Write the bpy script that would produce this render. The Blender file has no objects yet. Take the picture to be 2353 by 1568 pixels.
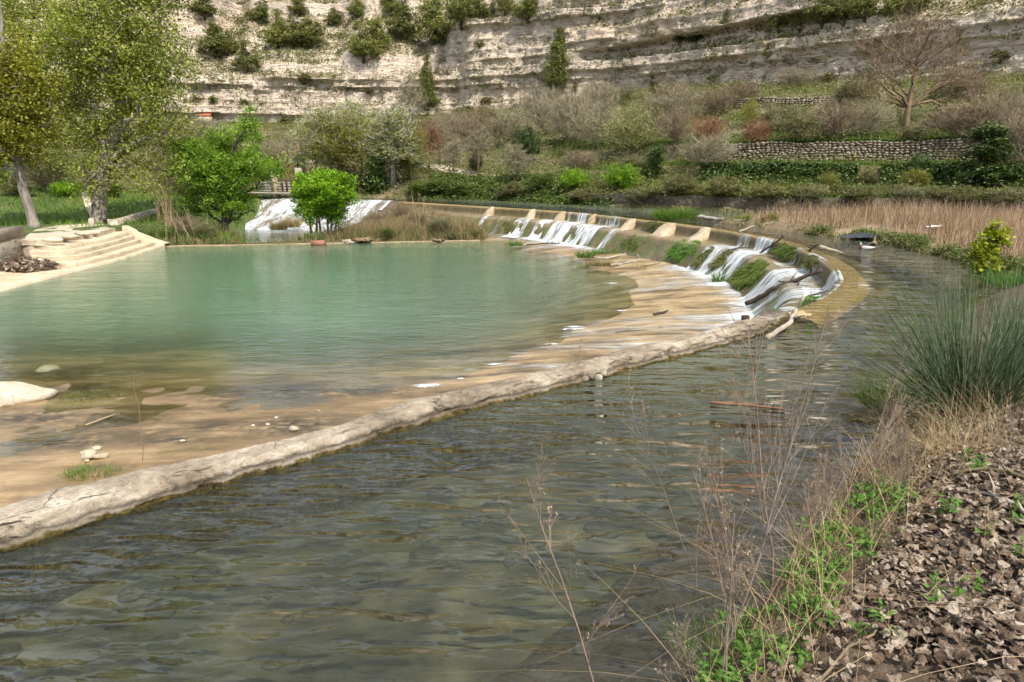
import bpy, bmesh, math, random
import numpy as np
from mathutils import Vector, Matrix
from mathutils.bvhtree import BVHTree
from mathutils.geometry import delaunay_2d_cdt

# ------------------------------------------------------------------ camera, sky, sun, exposure
sc = bpy.context.scene
COL = sc.collection
CAMZ = 2.6
PITCH = math.atan((341 - 165) / 683)
cam = bpy.data.cameras.new('camera')
cam.lens = 24; cam.sensor_width = 36; cam.clip_end = 3000; cam.clip_start = 0.05
camo = bpy.data.objects.new('camera', cam); COL.objects.link(camo)
camo.location = (0, 0, CAMZ); camo.rotation_euler = (math.pi / 2 - PITCH, 0, 0)
sc.camera = camo

SUN_EL, SUN_AZ = math.radians(52), math.radians(152)     # azimuth clockwise from +Y (north)
sun_dir = Vector((math.cos(SUN_EL) * math.sin(SUN_AZ), math.cos(SUN_EL) * math.cos(SUN_AZ), math.sin(SUN_EL)))
sl = bpy.data.lights.new('sun', 'SUN'); sl.energy = 4.8; sl.angle = math.radians(0.7); sl.color = (1, 0.93, 0.83)
so = bpy.data.objects.new('sun', sl); COL.objects.link(so)
so.rotation_euler = (-sun_dir).to_track_quat('-Z', 'Y').to_euler(); so.location = (20, -30, 60)

w = bpy.data.worlds.new('World'); sc.world = w; w.use_nodes = True
wn, wl = w.node_tree.nodes, w.node_tree.links
wn.clear()
sky = wn.new('ShaderNodeTexSky'); sky.sky_type = 'NISHITA'; sky.sun_disc = False
sky.sun_elevation = SUN_EL; sky.sun_rotation = SUN_AZ; sky.air_density = 1.0; sky.dust_density = 1.5
tc = wn.new('ShaderNodeTexCoord'); mp = wn.new('ShaderNodeMapping'); mp.inputs['Scale'].default_value = (1, 1, 2.2)
nz = wn.new('ShaderNodeTexNoise'); nz.inputs['Scale'].default_value = 2.6; nz.inputs['Detail'].default_value = 7; nz.inputs['Roughness'].default_value = 0.55
rp = wn.new('ShaderNodeValToRGB'); rp.color_ramp.elements[0].position = 0.36; rp.color_ramp.elements[1].position = 0.56
rp.color_ramp.elements[0].color = (0, 0, 0, 1); rp.color_ramp.elements[1].color = (0.85, 0.85, 0.85, 1)
mx = wn.new('ShaderNodeMixRGB'); mx.inputs[2].default_value = (10.6, 11.5, 12.8, 1)     # sunlit cloud
bg = wn.new('ShaderNodeBackground'); bg.inputs['Strength'].default_value = 0.095
out = wn.new('ShaderNodeOutputWorld')
wl.new(tc.outputs['Generated'], mp.inputs['Vector']); wl.new(mp.outputs[0], nz.inputs['Vector']); wl.new(nz.outputs['Fac'], rp.inputs[0])
wl.new(rp.outputs[0], mx.inputs[0]); wl.new(sky.outputs[0], mx.inputs[1]); wl.new(mx.outputs[0], bg.inputs[0]); wl.new(bg.outputs[0], out.inputs[0])

sc.view_settings.view_transform = 'Standard'; sc.view_settings.look = 'None'
sc.view_settings.exposure = 0.5; sc.view_settings.gamma = 1
sc.render.engine = 'CYCLES'
sc.cycles.max_bounces = 5; sc.cycles.diffuse_bounces = 2; sc.cycles.glossy_bounces = 1
sc.cycles.transmission_bounces = 4; sc.cycles.transparent_max_bounces = 8
sc.cycles.caustics_reflective = False; sc.cycles.caustics_refractive = False
sc.cycles.use_denoising = True; sc.cycles.use_adaptive_sampling = True; sc.cycles.adaptive_threshold = 0.04; sc.cycles.adaptive_min_samples = 12

# ------------------------------------------------------------------ helpers
S = 1024 / 2353          # layout pixels -> picture pixels
F = 683.0
def ray(px, py):
    a = (px * S - 512) / F; b = -(py * S - 341) / F
    c, s = math.cos(PITCH), math.sin(PITCH)
    return Vector((a, c + b * s, -s + b * c))
def U(px, py, z=0.0):                       # point of the plane z seen at a layout pixel
    d = ray(px, py); t = (z - CAMZ) / d.z
    return Vector((d.x * t, d.y * t, z))
def at(px, py, Y):                          # point at distance Y seen at a layout pixel
    d = ray(px, py); t = Y / d.y
    return Vector((d.x * t, Y, CAMZ + d.z * t))
def proj(P):
    P = np.asarray(P, float); c, s = math.cos(PITCH), math.sin(PITCH)
    z = P[..., 2] - CAMZ; f = P[..., 1] * c - z * s; u = P[..., 1] * s + z * c
    return np.stack([(512 + F * P[..., 0] / f) / S, (341 - F * u / f) / S], -1)

def _h(i, j, s):
    n = (i.astype(np.int64) * 374761393 + j.astype(np.int64) * 668265263 + s * 1446653) & 0xffffffff
    n = ((n ^ (n >> 13)) * 1274126177) & 0xffffffff
    return ((n ^ (n >> 16)) & 0xffff) / 65535.0
def vn(x, y, s=0):
    x = np.asarray(x, float); y = np.asarray(y, float); x, y = np.broadcast_arrays(x, y)
    i = np.floor(x); j = np.floor(y); u = x - i; v = y - j
    u = u * u * (3 - 2 * u); v = v * v * (3 - 2 * v)
    return (_h(i, j, s) * (1 - u) + _h(i + 1, j, s) * u) * (1 - v) + (_h(i, j + 1, s) * (1 - u) + _h(i + 1, j + 1, s) * u) * v
def fbm(x, y, s=0, o=4):
    r = 0; a = 0.5; t = 0
    for k in range(o):
        r = r + a * vn(np.asarray(x) * 2 ** k, np.asarray(y) * 2 ** k, s + k * 17); t += a; a *= 0.5
    return r / t - 0.5                      # about -0.5 .. 0.5
def sstep(a, b, x):
    t = np.clip((np.asarray(x, float) - a) / (b - a), 0, 1); return t * t * (3 - 2 * t)

def new_mesh(name, V, Fs, mats=(), smooth=False, attrs=None, uv=None, midx=None):
    V = np.asarray(V, np.float32).reshape(-1, 3)
    if not isinstance(Fs, (list, tuple)): Fs = [Fs]
    Fs = [np.asarray(f, np.int32) for f in Fs if len(f)]
    me = bpy.data.meshes.new(name)
    me.vertices.add(len(V)); me.vertices.foreach_set('co', V.ravel())
    if Fs:
        li = np.concatenate([f.ravel() for f in Fs])
        tot = np.concatenate([np.full(len(f), f.shape[1], np.int32) for f in Fs])
        st = np.concatenate([[0], np.cumsum(tot)[:-1]]).astype(np.int32)
        me.loops.add(len(li)); me.loops.foreach_set('vertex_index', li)
        me.polygons.add(len(tot)); me.polygons.foreach_set('loop_start', st); me.polygons.foreach_set('loop_total', tot)
        if smooth: me.polygons.foreach_set('use_smooth', np.ones(len(tot), bool))
        if midx is not None: me.polygons.foreach_set('material_index', np.asarray(midx, np.int32))
    for k, v in (attrs or {}).items():
        v = np.asarray(v, np.float32)
        if v.ndim == 1: a = me.attributes.new(k, 'FLOAT', 'POINT'); a.data.foreach_set('value', v)
        else: a = me.attributes.new(k, 'FLOAT_VECTOR', 'POINT'); a.data.foreach_set('vector', v.ravel())
    for m in (mats if isinstance(mats, (list, tuple)) else [mats]): me.materials.append(m)
    me.update(calc_edges=True)
    return me
def link(name, me, parent=None, loc=(0, 0, 0), rz=0, scale=1, label=None, cat=None, group=None, kind=None):
    o = bpy.data.objects.new(name, me); COL.objects.link(o)
    o.location = loc; o.rotation_euler = (0, 0, rz)
    o.scale = scale if isinstance(scale, (tuple, list, Vector)) else (scale,) * 3
    if parent: o.parent = parent
    if label: o['label'] = label
    if cat: o['category'] = cat
    if group: o['group'] = group
    if kind: o['kind'] = kind
    return o
def empty(name, loc, label, cat, group=None, rz=0, scale=1):
    return link(name, None, None, loc, rz, scale, label, cat, group)

class MB:                                   # collects vertex / quad blocks
    def __init__(s): s.V = []; s.Q = []; s.T = []; s.A = []; s.n = 0
    def add(s, V, Q=None, T=None, a=0.5):
        V = np.asarray(V, float).reshape(-1, 3)
        if Q is not None and len(Q): s.Q.append(np.asarray(Q, np.int64) + s.n)
        if T is not None and len(T): s.T.append(np.asarray(T, np.int64) + s.n)
        s.V.append(V); s.A.append(np.broadcast_to(np.asarray(a, float), (len(V),))); s.n += len(V)
    def mesh(s, name, mats, smooth=False):
        fs = []
        if s.Q: fs.append(np.concatenate(s.Q))
        if s.T: fs.append(np.concatenate(s.T))
        return new_mesh(name, np.concatenate(s.V), fs, mats, smooth, {'rnd': np.concatenate(s.A)})
def tube(path, rad, k=5, cap=True):
    P = np.asarray(path, float); n = len(P); R = np.broadcast_to(np.asarray(rad, float), (n,))
    T = np.gradient(P, axis=0); T /= np.linalg.norm(T, axis=1, keepdims=True) + 1e-9
    up = np.array([0.0, 0, 1]) if abs(T[:, 2]).mean() < 0.9 else np.array([1.0, 0, 0])
    A = np.cross(T, up); A /= np.linalg.norm(A, axis=1, keepdims=True) + 1e-9
    B = np.cross(T, A)
    an = np.arange(k) * 2 * math.pi / k
    V = P[:, None] + R[:, None, None] * (A[:, None] * np.cos(an)[None, :, None] + B[:, None] * np.sin(an)[None, :, None])
    i = np.arange(n - 1)[:, None] * k; j = np.arange(k)[None]; j2 = (j + 1) % k
    Q = np.stack([i + j, i + j2, i + k + j2, i + k + j], -1).reshape(-1, 4)
    T3 = []
    V = V.reshape(-1, 3)
    if cap:
        V = np.vstack([V, P[:1], P[-1:]]); c0 = n * k; c1 = c0 + 1; m = (n - 1) * k
        T3 = [(c0, (q + 1) % k, q) for q in range(k)] + [(c1, m + q, m + (q + 1) % k) for q in range(k)]
    return V, Q, T3
def leafquads(rng, C, size, aspect=0.55, up=0.5, jit=0.35, bend=0.0):
    """one rhombus per centre, random orientation leaning to face upward"""
    n = len(C); N = rng.normal(size=(n, 3)); N[:, 2] = np.abs(N[:, 2]) + up; N /= np.linalg.norm(N, axis=1, keepdims=True)
    D = rng.normal(size=(n, 3)); D -= N * (D * N).sum(1, keepdims=True); D /= np.linalg.norm(D, axis=1, keepdims=True) + 1e-9
    W = np.cross(N, D); s = (np.asarray(size) * (1 + jit * rng.uniform(-1, 1, n)))[:, None] * 0.5
    V = np.stack([C + D * s, C + W * s * aspect, C - D * s, C - W * s * aspect], 1).reshape(-1, 3)
    Q = np.arange(4 * n).reshape(-1, 4)
    return V, Q
def blades(rng, base, h, w, lean=0.4, seg=2, curl=0.5, dirs=None):
    """tapering grass blades standing on base points"""
    n = len(base); h = np.broadcast_to(np.asarray(h, float), (n,)); w = np.broadcast_to(np.asarray(w, float), (n,))
    az = rng.uniform(0, 2 * math.pi, n) if dirs is None else dirs
    d = np.stack([np.cos(az), np.sin(az), np.zeros(n)], 1); side = np.stack([-d[:, 1], d[:, 0], np.zeros(n)], 1)
    ln = np.abs(rng.normal(0, lean, n)); rows = []
    fa = rng.uniform(0, 2 * math.pi, n); side = np.stack([np.cos(fa), np.sin(fa), np.zeros(n)], 1)
    for q in range(seg + 1):
        t = q / seg; o = base + d * (h * (ln * t + curl * ln * t * t))[:, None]; o[:, 2] += h * (t - 0.35 * curl * ln * t * t)
        ww = (w * (1 - t * 0.85) * 0.5)[:, None]
        rows.append(np.stack([o - side * ww, o + side * ww], 1))
    V = np.stack(rows, 1).reshape(-1, 3); m = 2 * (seg + 1)
    q0 = np.array([[2 * q, 2 * q + 1, 2 * q + 3, 2 * q + 2] for q in range(seg)])
    Q = (np.arange(n)[:, None, None] * m + q0[None]).reshape(-1, 4)
    return V, Q, m
def catmull(P, ds):
    P = np.asarray(P, float); P = np.vstack([2 * P[0] - P[1], P, 2 * P[-1] - P[-2]]); out = []
    for i in range(1, len(P) - 2):
        t = np.linspace(0, 1, 24, endpoint=False)[:, None]; a, b, c, d = P[i - 1:i + 3]
        out.append(0.5 * (2 * b + (c - a) * t + (2 * a - 5 * b + 4 * c - d) * t ** 2 + (3 * b - a - 3 * c + d) * t ** 3))
    out.append(P[-2:-1]); Q = np.vstack(out)
    L = np.concatenate([[0], np.cumsum(np.linalg.norm(np.diff(Q, axis=0), axis=1))])
    t = np.linspace(0, L[-1], max(2, int(L[-1] / ds) + 1))
    return np.stack([np.interp(t, L, Q[:, k]) for k in range(P.shape[1])], 1), t
def normals2(P):
    T = np.gradient(P[:, :2], axis=0); T /= np.linalg.norm(T, axis=1, keepdims=True)
    return np.stack([T[:, 1], -T[:, 0]], 1)
def inpoly(x, y, poly):
    poly = np.asarray(poly); c = np.zeros(np.shape(x), bool); n = len(poly)
    for i in range(n):
        x0, y0 = poly[i - 1]; x1, y1 = poly[i]
        m = ((y1 > y) != (y0 > y)); 
        with np.errstate(divide='ignore', invalid='ignore'):
            c ^= m & (x < (x0 - x1) * (y - y1) / (y0 - y1 + 1e-12) + x1)
    return c
def pdist(x, y, line, closed=False):
    line = np.asarray(line)[:, :2]; d = np.full(np.shape(x), 1e9); n = len(line)
    for i in range(0 if closed else 1, n):
        a = line[i - 1]; b = line[i]; e = b - a; t = np.clip(((x - a[0]) * e[0] + (y - a[1]) * e[1]) / (e @ e + 1e-12), 0, 1)
        d = np.minimum(d, np.hypot(x - a[0] - t * e[0], y - a[1] - t * e[1]))
    return d
def sheet(poly, zf, rings):
    """triangulated sheet inside poly; rings = [(x0,x1,y0,y1,step), ...] of interior points"""
    poly = [tuple(p[:2]) for p in poly]; pts = [Vector(p) for p in poly]; n = len(pts)
    ex = []
    for (x0, x1, y0, y1, st) in rings:
        gx, gy = np.meshgrid(np.arange(x0, x1, st), np.arange(y0, y1, st)); gx = gx.ravel() + 0.13 * st * np.sin(gy.ravel() * 7.1 / st); gy = gy.ravel()
        m = inpoly(gx, gy, poly); gx, gy = gx[m], gy[m]
        m = pdist(gx, gy, poly, True) > st * 0.35; ex.append(np.stack([gx[m], gy[m]], 1))
    for i, (x0, x1, y0, y1, st) in enumerate(rings):          # drop coarse points inside finer rings
        for j, r in enumerate(rings):
            if r[4] < st:
                e = ex[i]; ex[i] = e[~((e[:, 0] > r[0] - st * .5) & (e[:, 0] < r[1] + st * .5) & (e[:, 1] > r[2] - st * .5) & (e[:, 1] < r[3] + st * .5))]
    ex = np.vstack(ex); pts += [Vector(p) for p in ex]
    r = delaunay_2d_cdt(pts, [], [list(range(n))], 1, 1e-5)
    V = np.array([v[:] for v in r[0]]); T = np.array([f for f in r[2] if len(f) == 3])
    a = V[T[:, 0]]; b = V[T[:, 1]]; c = V[T[:, 2]]
    flip = ((b - a)[:, 0] * (c - a)[:, 1] - (b - a)[:, 1] * (c - a)[:, 0]) < 0
    T[flip] = T[flip][:, ::-1]
    z = zf(V[:, 0], V[:, 1])
    return np.column_stack([V, z]), T

# ---- material helpers
class N:
    def __init__(s, name, rough=0.9):
        s.m = bpy.data.materials.new(name); s.m.use_nodes = True; s.nt = s.m.node_tree; s.nt.nodes.clear()
        s.out = s.n('ShaderNodeOutputMaterial')
    def n(s, t, **kw):
        o = s.nt.nodes.new(t)
        for k, v in kw.items(): setattr(o, k, v)
        return o
    def _set(s, sock, v):
        if hasattr(v, 'is_linked') or isinstance(v, bpy.types.NodeSocket): s.nt.links.new(v, sock)
        else:
            if isinstance(v, (tuple, list)) and len(v) == 3 and sock.type == 'RGBA': v = (*v, 1)
            sock.default_value = v
    def pos(s, scale=(1, 1, 1), rot=(0, 0, 0), obj=False):
        if obj: src = s.n('ShaderNodeTexCoord').outputs['Object']
        else: src = s.n('ShaderNodeNewGeometry').outputs['Position']
        m = s.n('ShaderNodeMapping'); m.inputs['Scale'].default_value = scale; m.inputs['Rotation'].default_value = rot
        s.nt.links.new(src, m.inputs['Vector']); return m.outputs[0]
    def attr(s, name, vec=False):
        a = s.n('ShaderNodeAttribute', attribute_name=name); return a.outputs['Vector' if vec else 'Fac']
    def noise(s, vec, scale=1, detail=4, rough=0.55, dist=0):
        t = s.n('ShaderNodeTexNoise'); s._set(t.inputs['Vector'], vec)
        t.inputs['Scale'].default_value = scale; t.inputs['Detail'].default_value = detail; t.inputs['Roughness'].default_value = rough; t.inputs['Distortion'].default_value = dist
        return t.outputs['Fac']
    def vor(s, vec, scale=1, feat='F1', out='Distance'):
        t = s.n('ShaderNodeTexVoronoi', feature=feat); s._set(t.inputs['Vector'], vec); t.inputs['Scale'].default_value = scale
        return t.outputs[out]
    def ramp(s, fac, *stops):
        t = s.n('ShaderNodeValToRGB'); e = t.color_ramp.elements
        while len(e) < len(stops): e.new(0.5)
        for q, (p, c) in zip(e, stops):
            q.position = p; q.color = (c, c, c, 1) if isinstance(c, (int, float)) else (*c, 1)
        s._set(t.inputs[0], fac); return t.outputs[0]
    def mix(s, f, a, b, mode='MIX'):
        t = s.n('ShaderNodeMixRGB', blend_type=mode); s._set(t.inputs[0], f); s._set(t.inputs[1], a); s._set(t.inputs[2], b); return t.outputs[0]
    def math(s, op, a, b=0.0, clamp=False):
        t = s.n('ShaderNodeMath', operation=op, use_clamp=clamp); s._set(t.inputs[0], a); s._set(t.inputs[1], b); return t.outputs[0]
    def bump(s, h, dist=0.05, strength=1.0, normal=None):
        t = s.n('ShaderNodeBump'); t.inputs['Strength'].default_value = strength; t.inputs['Distance'].default_value = dist
        s._set(t.inputs['Height'], h)
        if normal is not None: s._set(t.inputs['Normal'], normal)
        return t.outputs[0]
    def princ(s, col, rough=0.9, normal=None, spec=0.3, **kw):
        t = s.n('ShaderNodeBsdfPrincipled'); s._set(t.inputs['Base Color'], col); s._set(t.inputs['Roughness'], rough)
        t.inputs['Specular IOR Level'].default_value = spec
        if normal is not None: s._set(t.inputs['Normal'], normal)
        return t.outputs[0]
    def mixs(s, f, a, b):
        t = s.n('ShaderNodeMixShader'); s._set(t.inputs[0], f); s.nt.links.new(a, t.inputs[1]); s.nt.links.new(b, t.inputs[2]); return t.outputs[0]
    def done(s, sh): s.nt.links.new(sh, s.out.inputs[0]); return s.m

def leaf_mat(name, c0, c1, c2=None, transl=0.3, rough=0.6, var=0.25):
    m = N(name); r = m.attr('rnd'); c2 = c2 or c1
    col = m.ramp(r, (0.0, c0), (0.55, c1), (1.0, c2))
    oi = m.n('ShaderNodeObjectInfo').outputs['Random']
    col = m.mix(1.0, col, m.ramp(oi, (0, (1 - var, 1 - var, 1 - var)), (1, (1 + var * .6, 1 + var * .5, 1 + var * .2))), 'MULTIPLY')
    p = m.princ(col, rough, spec=0.25)
    t = m.n('ShaderNodeBsdfTranslucent'); m._set(t.inputs[0], m.mix(1.0, col, (1.25, 1.2, 0.6), 'MULTIPLY'))
    return m.done(m.mixs(transl, p, t.outputs[0]))
def bark_mat(name, c0, c1, scale=6, rough=0.9, bump=0.02):
    m = N(name); v = m.pos((scale, scale, scale * 0.25), obj=True); n = m.noise(v, 1, 6, 0.65)
    n2 = m.noise(m.pos((0.6, 0.6, 0.6), obj=True), 1, 3)
    col = m.ramp(m.math('ADD', m.math('MULTIPLY', n, 0.7), m.math('MULTIPLY', n2, 0.3)), (0.35, c0), (0.62, c1))
    return m.done(m.princ(col, rough, m.bump(n, bump)))

# ------------------------------------------------------------------ plan of the place (metres; z = 0 is the upper river)
POOL = -1.65
WALL = [(-10, -2.2), (-6, 1.8), (-3.57, 4.24), (-2.91, 4.9), (-1.88, 5.72), (-0.81, 6.76), (0.65, 7.85), (2.05, 8.98), (3.69, 10.32), (4.5, 11.3), (4.95, 12.0)]
CREST = [(-21, 55.4), (-15, 53.9), (-9.45, 51.85), (-5.3, 48.3), (-2.2, 45.2), (0.6, 42.5), (3.1, 39.7), (5.1, 36.3), (6.7, 33.1), (8.07, 30.2), (8.95, 27), (9.35, 24.5),
         (9.2, 22.1), (8.87, 19.8), (8.23, 17.4), (7.56, 15.7), (6.7, 14.3), (5.8, 13.1), (4.75, 11.9)]
wallP, wallT = catmull(WALL, 0.12); wallN = -normals2(wallP)
crP, crT = catmull(CREST, 0.12); crN = normals2(crP)
I_SPILL = int(np.argmin(np.hypot(crP[:, 0] + 9.0, crP[:, 1] - 51.5)))     # crest left of this is the steep spillway
NB = [(-9, -3), (-5, 0.2), (-2.2, 1.3), (-0.5, 1.8), (0.45, 2.4), (0.96, 2.99), (1.26, 3.39), (1.6, 3.8), (2.1, 4.35), (2.9, 5.4), (3.85, 6.35), (4.35, 7.5), (5.1, 8.2), (6.7, 10.4), (9, 12.9), (11.5, 15.0)]
NBpoly = NB + [(32, 16), (32, -9), (-12, -9)]
RB = [(11.4, 14.9), (12.0, 17.4), (12.8, 19.5), (12.7, 21.5), (12.9, 24.0), (12.1, 25.6), (11.3, 27.6), (10.9, 29.4), (10.2, 31.2), (9.6, 32.3), (10.4, 33.0), (13, 34.0), (18, 34.2), (24, 31.5), (34, 24)]
RBpoly = RB + [(34, 14.5), (20, 13.5)]
BANK = [(-75, 60), (-30, 58), (-17, 57), (-9.5, 56), (-2.7, 55), (3.7, 48.5), (8.8, 43.6), (14, 40), (20, 38.7), (26, 35.5), (36, 28), (60, 10)]
CLIF = [(-90, 105), (-50, 116), (-28, 120), (-12, 121), (2, 118), (14, 109), (27, 97), (38, 85), (46, 76), (53, 69), (64, 58), (90, 30)]
CLZ = [10.5, 10.8, 11, 11.5, 12, 13.2, 11.8, 10.6, 10.2, 10.0, 10, 10]
CLTOP = [15, 16, 16.8, 17.5, 28, 32, 31, 19.0, 17.5, 19, 20, 20]

def nb_z(x, y):
    x = np.asarray(x, float); y = np.asarray(y, float)
    d = pdist(x, y, NB); d = np.where(inpoly(x, y, NBpoly), d, -d)
    up = 0.16 * sstep(0, 0.25, d) + 0.85 * (1 - np.exp(-np.maximum(d, 0) / 1.9))
    return np.where(d > 0, up, np.maximum(0.45 * d, -1.0)) + 0.16 * fbm(x * 1.1, y * 1.1, 5) * sstep(-0.3, 0.6, d) + 0.05 * fbm(x * 5, y * 5, 9, 2)
def rb_z(x, y):
    d = pdist(x, y, RB); d = np.where(inpoly(np.asarray(x, float), np.asarray(y, float), RBpoly), d, -d)
    return np.where(d > 0, 0.22 * sstep(0, 0.4, d) + 0.18 * sstep(0.3, 3, d), 0.6 * d) + 0.08 * fbm(np.asarray(x) * 1.4, np.asarray(y) * 1.4, 15)
def river_bed_z(x, y):
    x = np.asarray(x, float); y = np.asarray(y, float)
    dc = pdist(x, y, crP[::6]); dw = pdist(x, y, wallP[::6])
    z = -1.0 - 1.4 * sstep(26, 36, y) + 0.25 * fbm(x * 0.5, y * 0.5, 21)
    z = np.where(dc < 4, np.maximum(z, -0.12 - 0.85 * sstep(0.9, 3.2, dc)), z)
    near = 1 - sstep(5.5, 9.5, y); z = z * (1 - near) + near * (-0.52 + 0.2 * fbm(x * 0.8, y * 0.8, 22))
    return z
def upper_floor(x, y):
    dc = pdist(x, y, crP[::6]); z = np.maximum(np.maximum(river_bed_z(x, y), nb_z(x, y)), rb_z(x, y))
    return np.where(dc < 0.85, np.maximum(z, -0.045), z)

# pool bed from sounding points
_pts = []
bsP = crP + crN * 1.85
for i in range(I_SPILL + 40, len(crP), 18): _pts.append((*bsP[i], -1.45))
for p in [(1095, 545), (1200, 575), (1350, 616), (1440, 672), (1445, 705), (1400, 735), (1320, 756), (1280, 786), (1150, 836), (1060, 872), (940, 885)]: _pts.append(tuple(U(*p, POOL)))
for p, z in [((700, 925), -1.685), ((520, 915), -1.70), ((300, 895), -1.70), ((160, 875), -1.70), ((0, 880), -1.70), ((420, 890), -1.71), ((620, 895), -1.72), ((800, 895), -1.70), ((850, 960), -1.60), ((640, 985), -1.585), ((480, 1010), -1.57), ((330, 1040), -1.58),
             ((350, 985), -1.66), ((150, 1000), -1.665), ((60, 1060), -1.66), ((200, 930), -1.67), ((30, 950), -1.655), ((420, 950), -1.67), ((280, 960), -1.66), ((560, 960), -1.65), ((1200, 850), -1.52), ((1350, 800), -1.50), ((1500, 760), -1.48), ((1550, 660), -1.52), ((1000, 915), -1.60)]: _pts.append(tuple(U(*p, z)))
_pts += [(-8, 25, -3.4), (-14, 22, -3.2), (-3, 30, -3.1), (-8, 33, -3.2), (-0.5, 22, -2.35), (-15, 31, -3.3), (-5, 18.5, -2.7), (-12, 18, -2.5), (-1.5, 18, -2.2), (-8, 16.8, -2.0), (-12, 16.8, -2.05), (-3, 16, -1.9),
         (-6, 38, -2.8), (-14, 37, -2.9), (0.5, 28, -2.6), (-1.5, 36, -2.5), (-18.5, 27, -2.8), (-18.5, 36, -2.6), (-45, 5, -1.9), (-45, 40, -3.2), (9, 4, -1.5), (9.5, 41, -1.5), (-20, 12, -1.8), (-12, 4, -1.68), (-8, 0, -1.6), (-3, 7.5, -1.55), (0, 9.5, -1.53), (3, 12.2, -1.48)]
_pts = np.array(_pts); _n = len(_pts)
_D = np.hypot(_pts[:, None, 0] - _pts[None, :, 0], _pts[:, None, 1] - _pts[None, :, 1])
_A = np.zeros((_n + 3, _n + 3)); _A[:_n, :_n] = _D + np.eye(_n) * 0.02; _A[:_n, _n] = 1; _A[:_n, _n + 1:] = _pts[:, :2]; _A[_n, :_n] = 1; _A[_n + 1:, :_n] = _pts[:, :2].T
_w = np.linalg.solve(_A, np.concatenate([_pts[:, 2], np.zeros(3)]))
def pool_bed_z(x, y):
    x = np.asarray(x, float).ravel(); y = np.asarray(y, float).ravel(); r = np.zeros(len(x))
    for k in range(0, len(x), 20000):
        xx, yy = x[k:k + 20000], y[k:k + 20000]
        r[k:k + 20000] = np.hypot(xx[:, None] - _pts[None, :, 0], yy[:, None] - _pts[None, :, 1]) @ _w[:_n] + _w[_n] + _w[_n + 1] * xx + _w[_n + 2] * yy
    sh_ = (1 - sstep(12.6, 14.3, y + 0.25 * (x + 5) * (x < -5) * 0 + 1.2 * fbm(x * 0.5, y * 0.5, 34))) * (x < -0.5)
    r = r * (1 - sh_) + sh_ * (np.maximum(r, -1.665) + 0.012)
    return r + (0.05 - 0.02 * sh_) * fbm(x * 0.9, y * 0.9, 31) + 0.018 * fbm(x * 5, y * 5, 32, 3)

# ------------------------------------------------------------------ ground materials
def rock_material():
    m = N('limestone'); p = m.pos((1, 1, 1))
    big = m.noise(m.pos((0.05, 0.05, 0.16)), 1, 4); band = m.noise(m.pos((0.03, 0.03, 1.1)), 1, 5, 0.6)
    fine = m.noise(m.pos((0.8, 0.8, 2.2)), 1, 5, 0.7); streak = m.noise(m.pos((0.9, 0.9, 0.07)), 1, 4, 0.6)
    col = m.ramp(fine, (0.27, (0.26, 0.20, 0.15)), (0.40, (0.47, 0.38, 0.30)), (0.58, (0.65, 0.545, 0.445)))
    col = m.mix(m.ramp(band, (0.5, 0.0), (0.66, 0.35)), col, (0.40, 0.36, 0.31))
    col = m.mix(m.ramp(big, (0.55, 0.0), (0.68, 0.5)), col, (0.50, 0.36, 0.22))
    col = m.mix(m.ramp(m.math('MULTIPLY', streak, m.ramp(big, (0.3, 1.0), (0.6, 0.4))), (0.38, 0.0), (0.56, 0.6)), col, (0.25, 0.23, 0.21))
    gr = m.noise(m.pos((0.07, 0.07, 0.25), (0, 0, 1)), 1, 6, 0.7); col = m.mix(m.ramp(gr, (0.54, 0.0), (0.66, 0.55)), col, (0.32, 0.28, 0.24))
    ck = m.vor(m.mix(0.25, m.pos((0.22, 0.22, 1.5)), m.noise(m.pos((0.9, 0.9, 0.9)), 1, 4)), 1, 'DISTANCE_TO_EDGE'); col = m.mix(m.math('MULTIPLY', m.ramp(ck, (0.0, 0.55), (0.03, 0.0)), m.ramp(m.noise(m.pos((0.25, 0.25, 0.5)), 1, 3), (0.45, 0.0), (0.6, 1.0))), col, (0.17, 0.145, 0.12))
    hl = m.math('ABSOLUTE', m.math('SUBTRACT', m.noise(m.pos((0.09, 0.09, 1.9)), 1, 3, 0.5, 0.2), 0.5)); col = m.mix(m.ramp(hl, (0.0, 0.6), (0.022, 0.0)), col, (0.15, 0.125, 0.10))
    nrm = m.n('ShaderNodeNewGeometry').outputs['True Normal']; sx = m.n('ShaderNodeSeparateXYZ'); m._set(sx.inputs[0], nrm)
    soil = m.ramp(m.noise(m.pos((0.5, 0.5, 0.5)), 1, 6, 0.7), (0.36, (0.14, 0.125, 0.06)), (0.46, (0.29, 0.24, 0.16)), (0.58, (0.55, 0.475, 0.37)))
    col = m.mix(m.ramp(sx.outputs['Z'], (0.5, 0.0), (0.72, 1.0)), col, soil)
    h = m.math('ADD', m.math('MULTIPLY', fine, 0.7), m.math('MULTIPLY', m.noise(m.pos((2.5, 2.5, 4)), 1, 6, 0.7), 0.3))
    return m.done(m.princ(col, 0.95, m.bump(m.math('SUBTRACT', h, m.ramp(ck, (0.0, 0.1), (0.06, 0.0))), 0.4, 1.0), 0.1))
def soil_material(name, cols, scale=1.0, bump=0.05):
    m = N(name); a = m.noise(m.pos(), 0.35 * scale, 6, 0.62); b = m.noise(m.pos(), 4.5 * scale, 6, 0.7)
    f = m.math('ADD', m.math('MULTIPLY', a, 0.6), m.math('MULTIPLY', b, 0.4))
    col = m.ramp(f, *[(0.36 + 0.28 * k / (len(cols) - 1), c) for k, c in enumerate(cols)])
    return m.done(m.princ(col, 0.95, m.bump(b, bump), 0.15))
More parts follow.
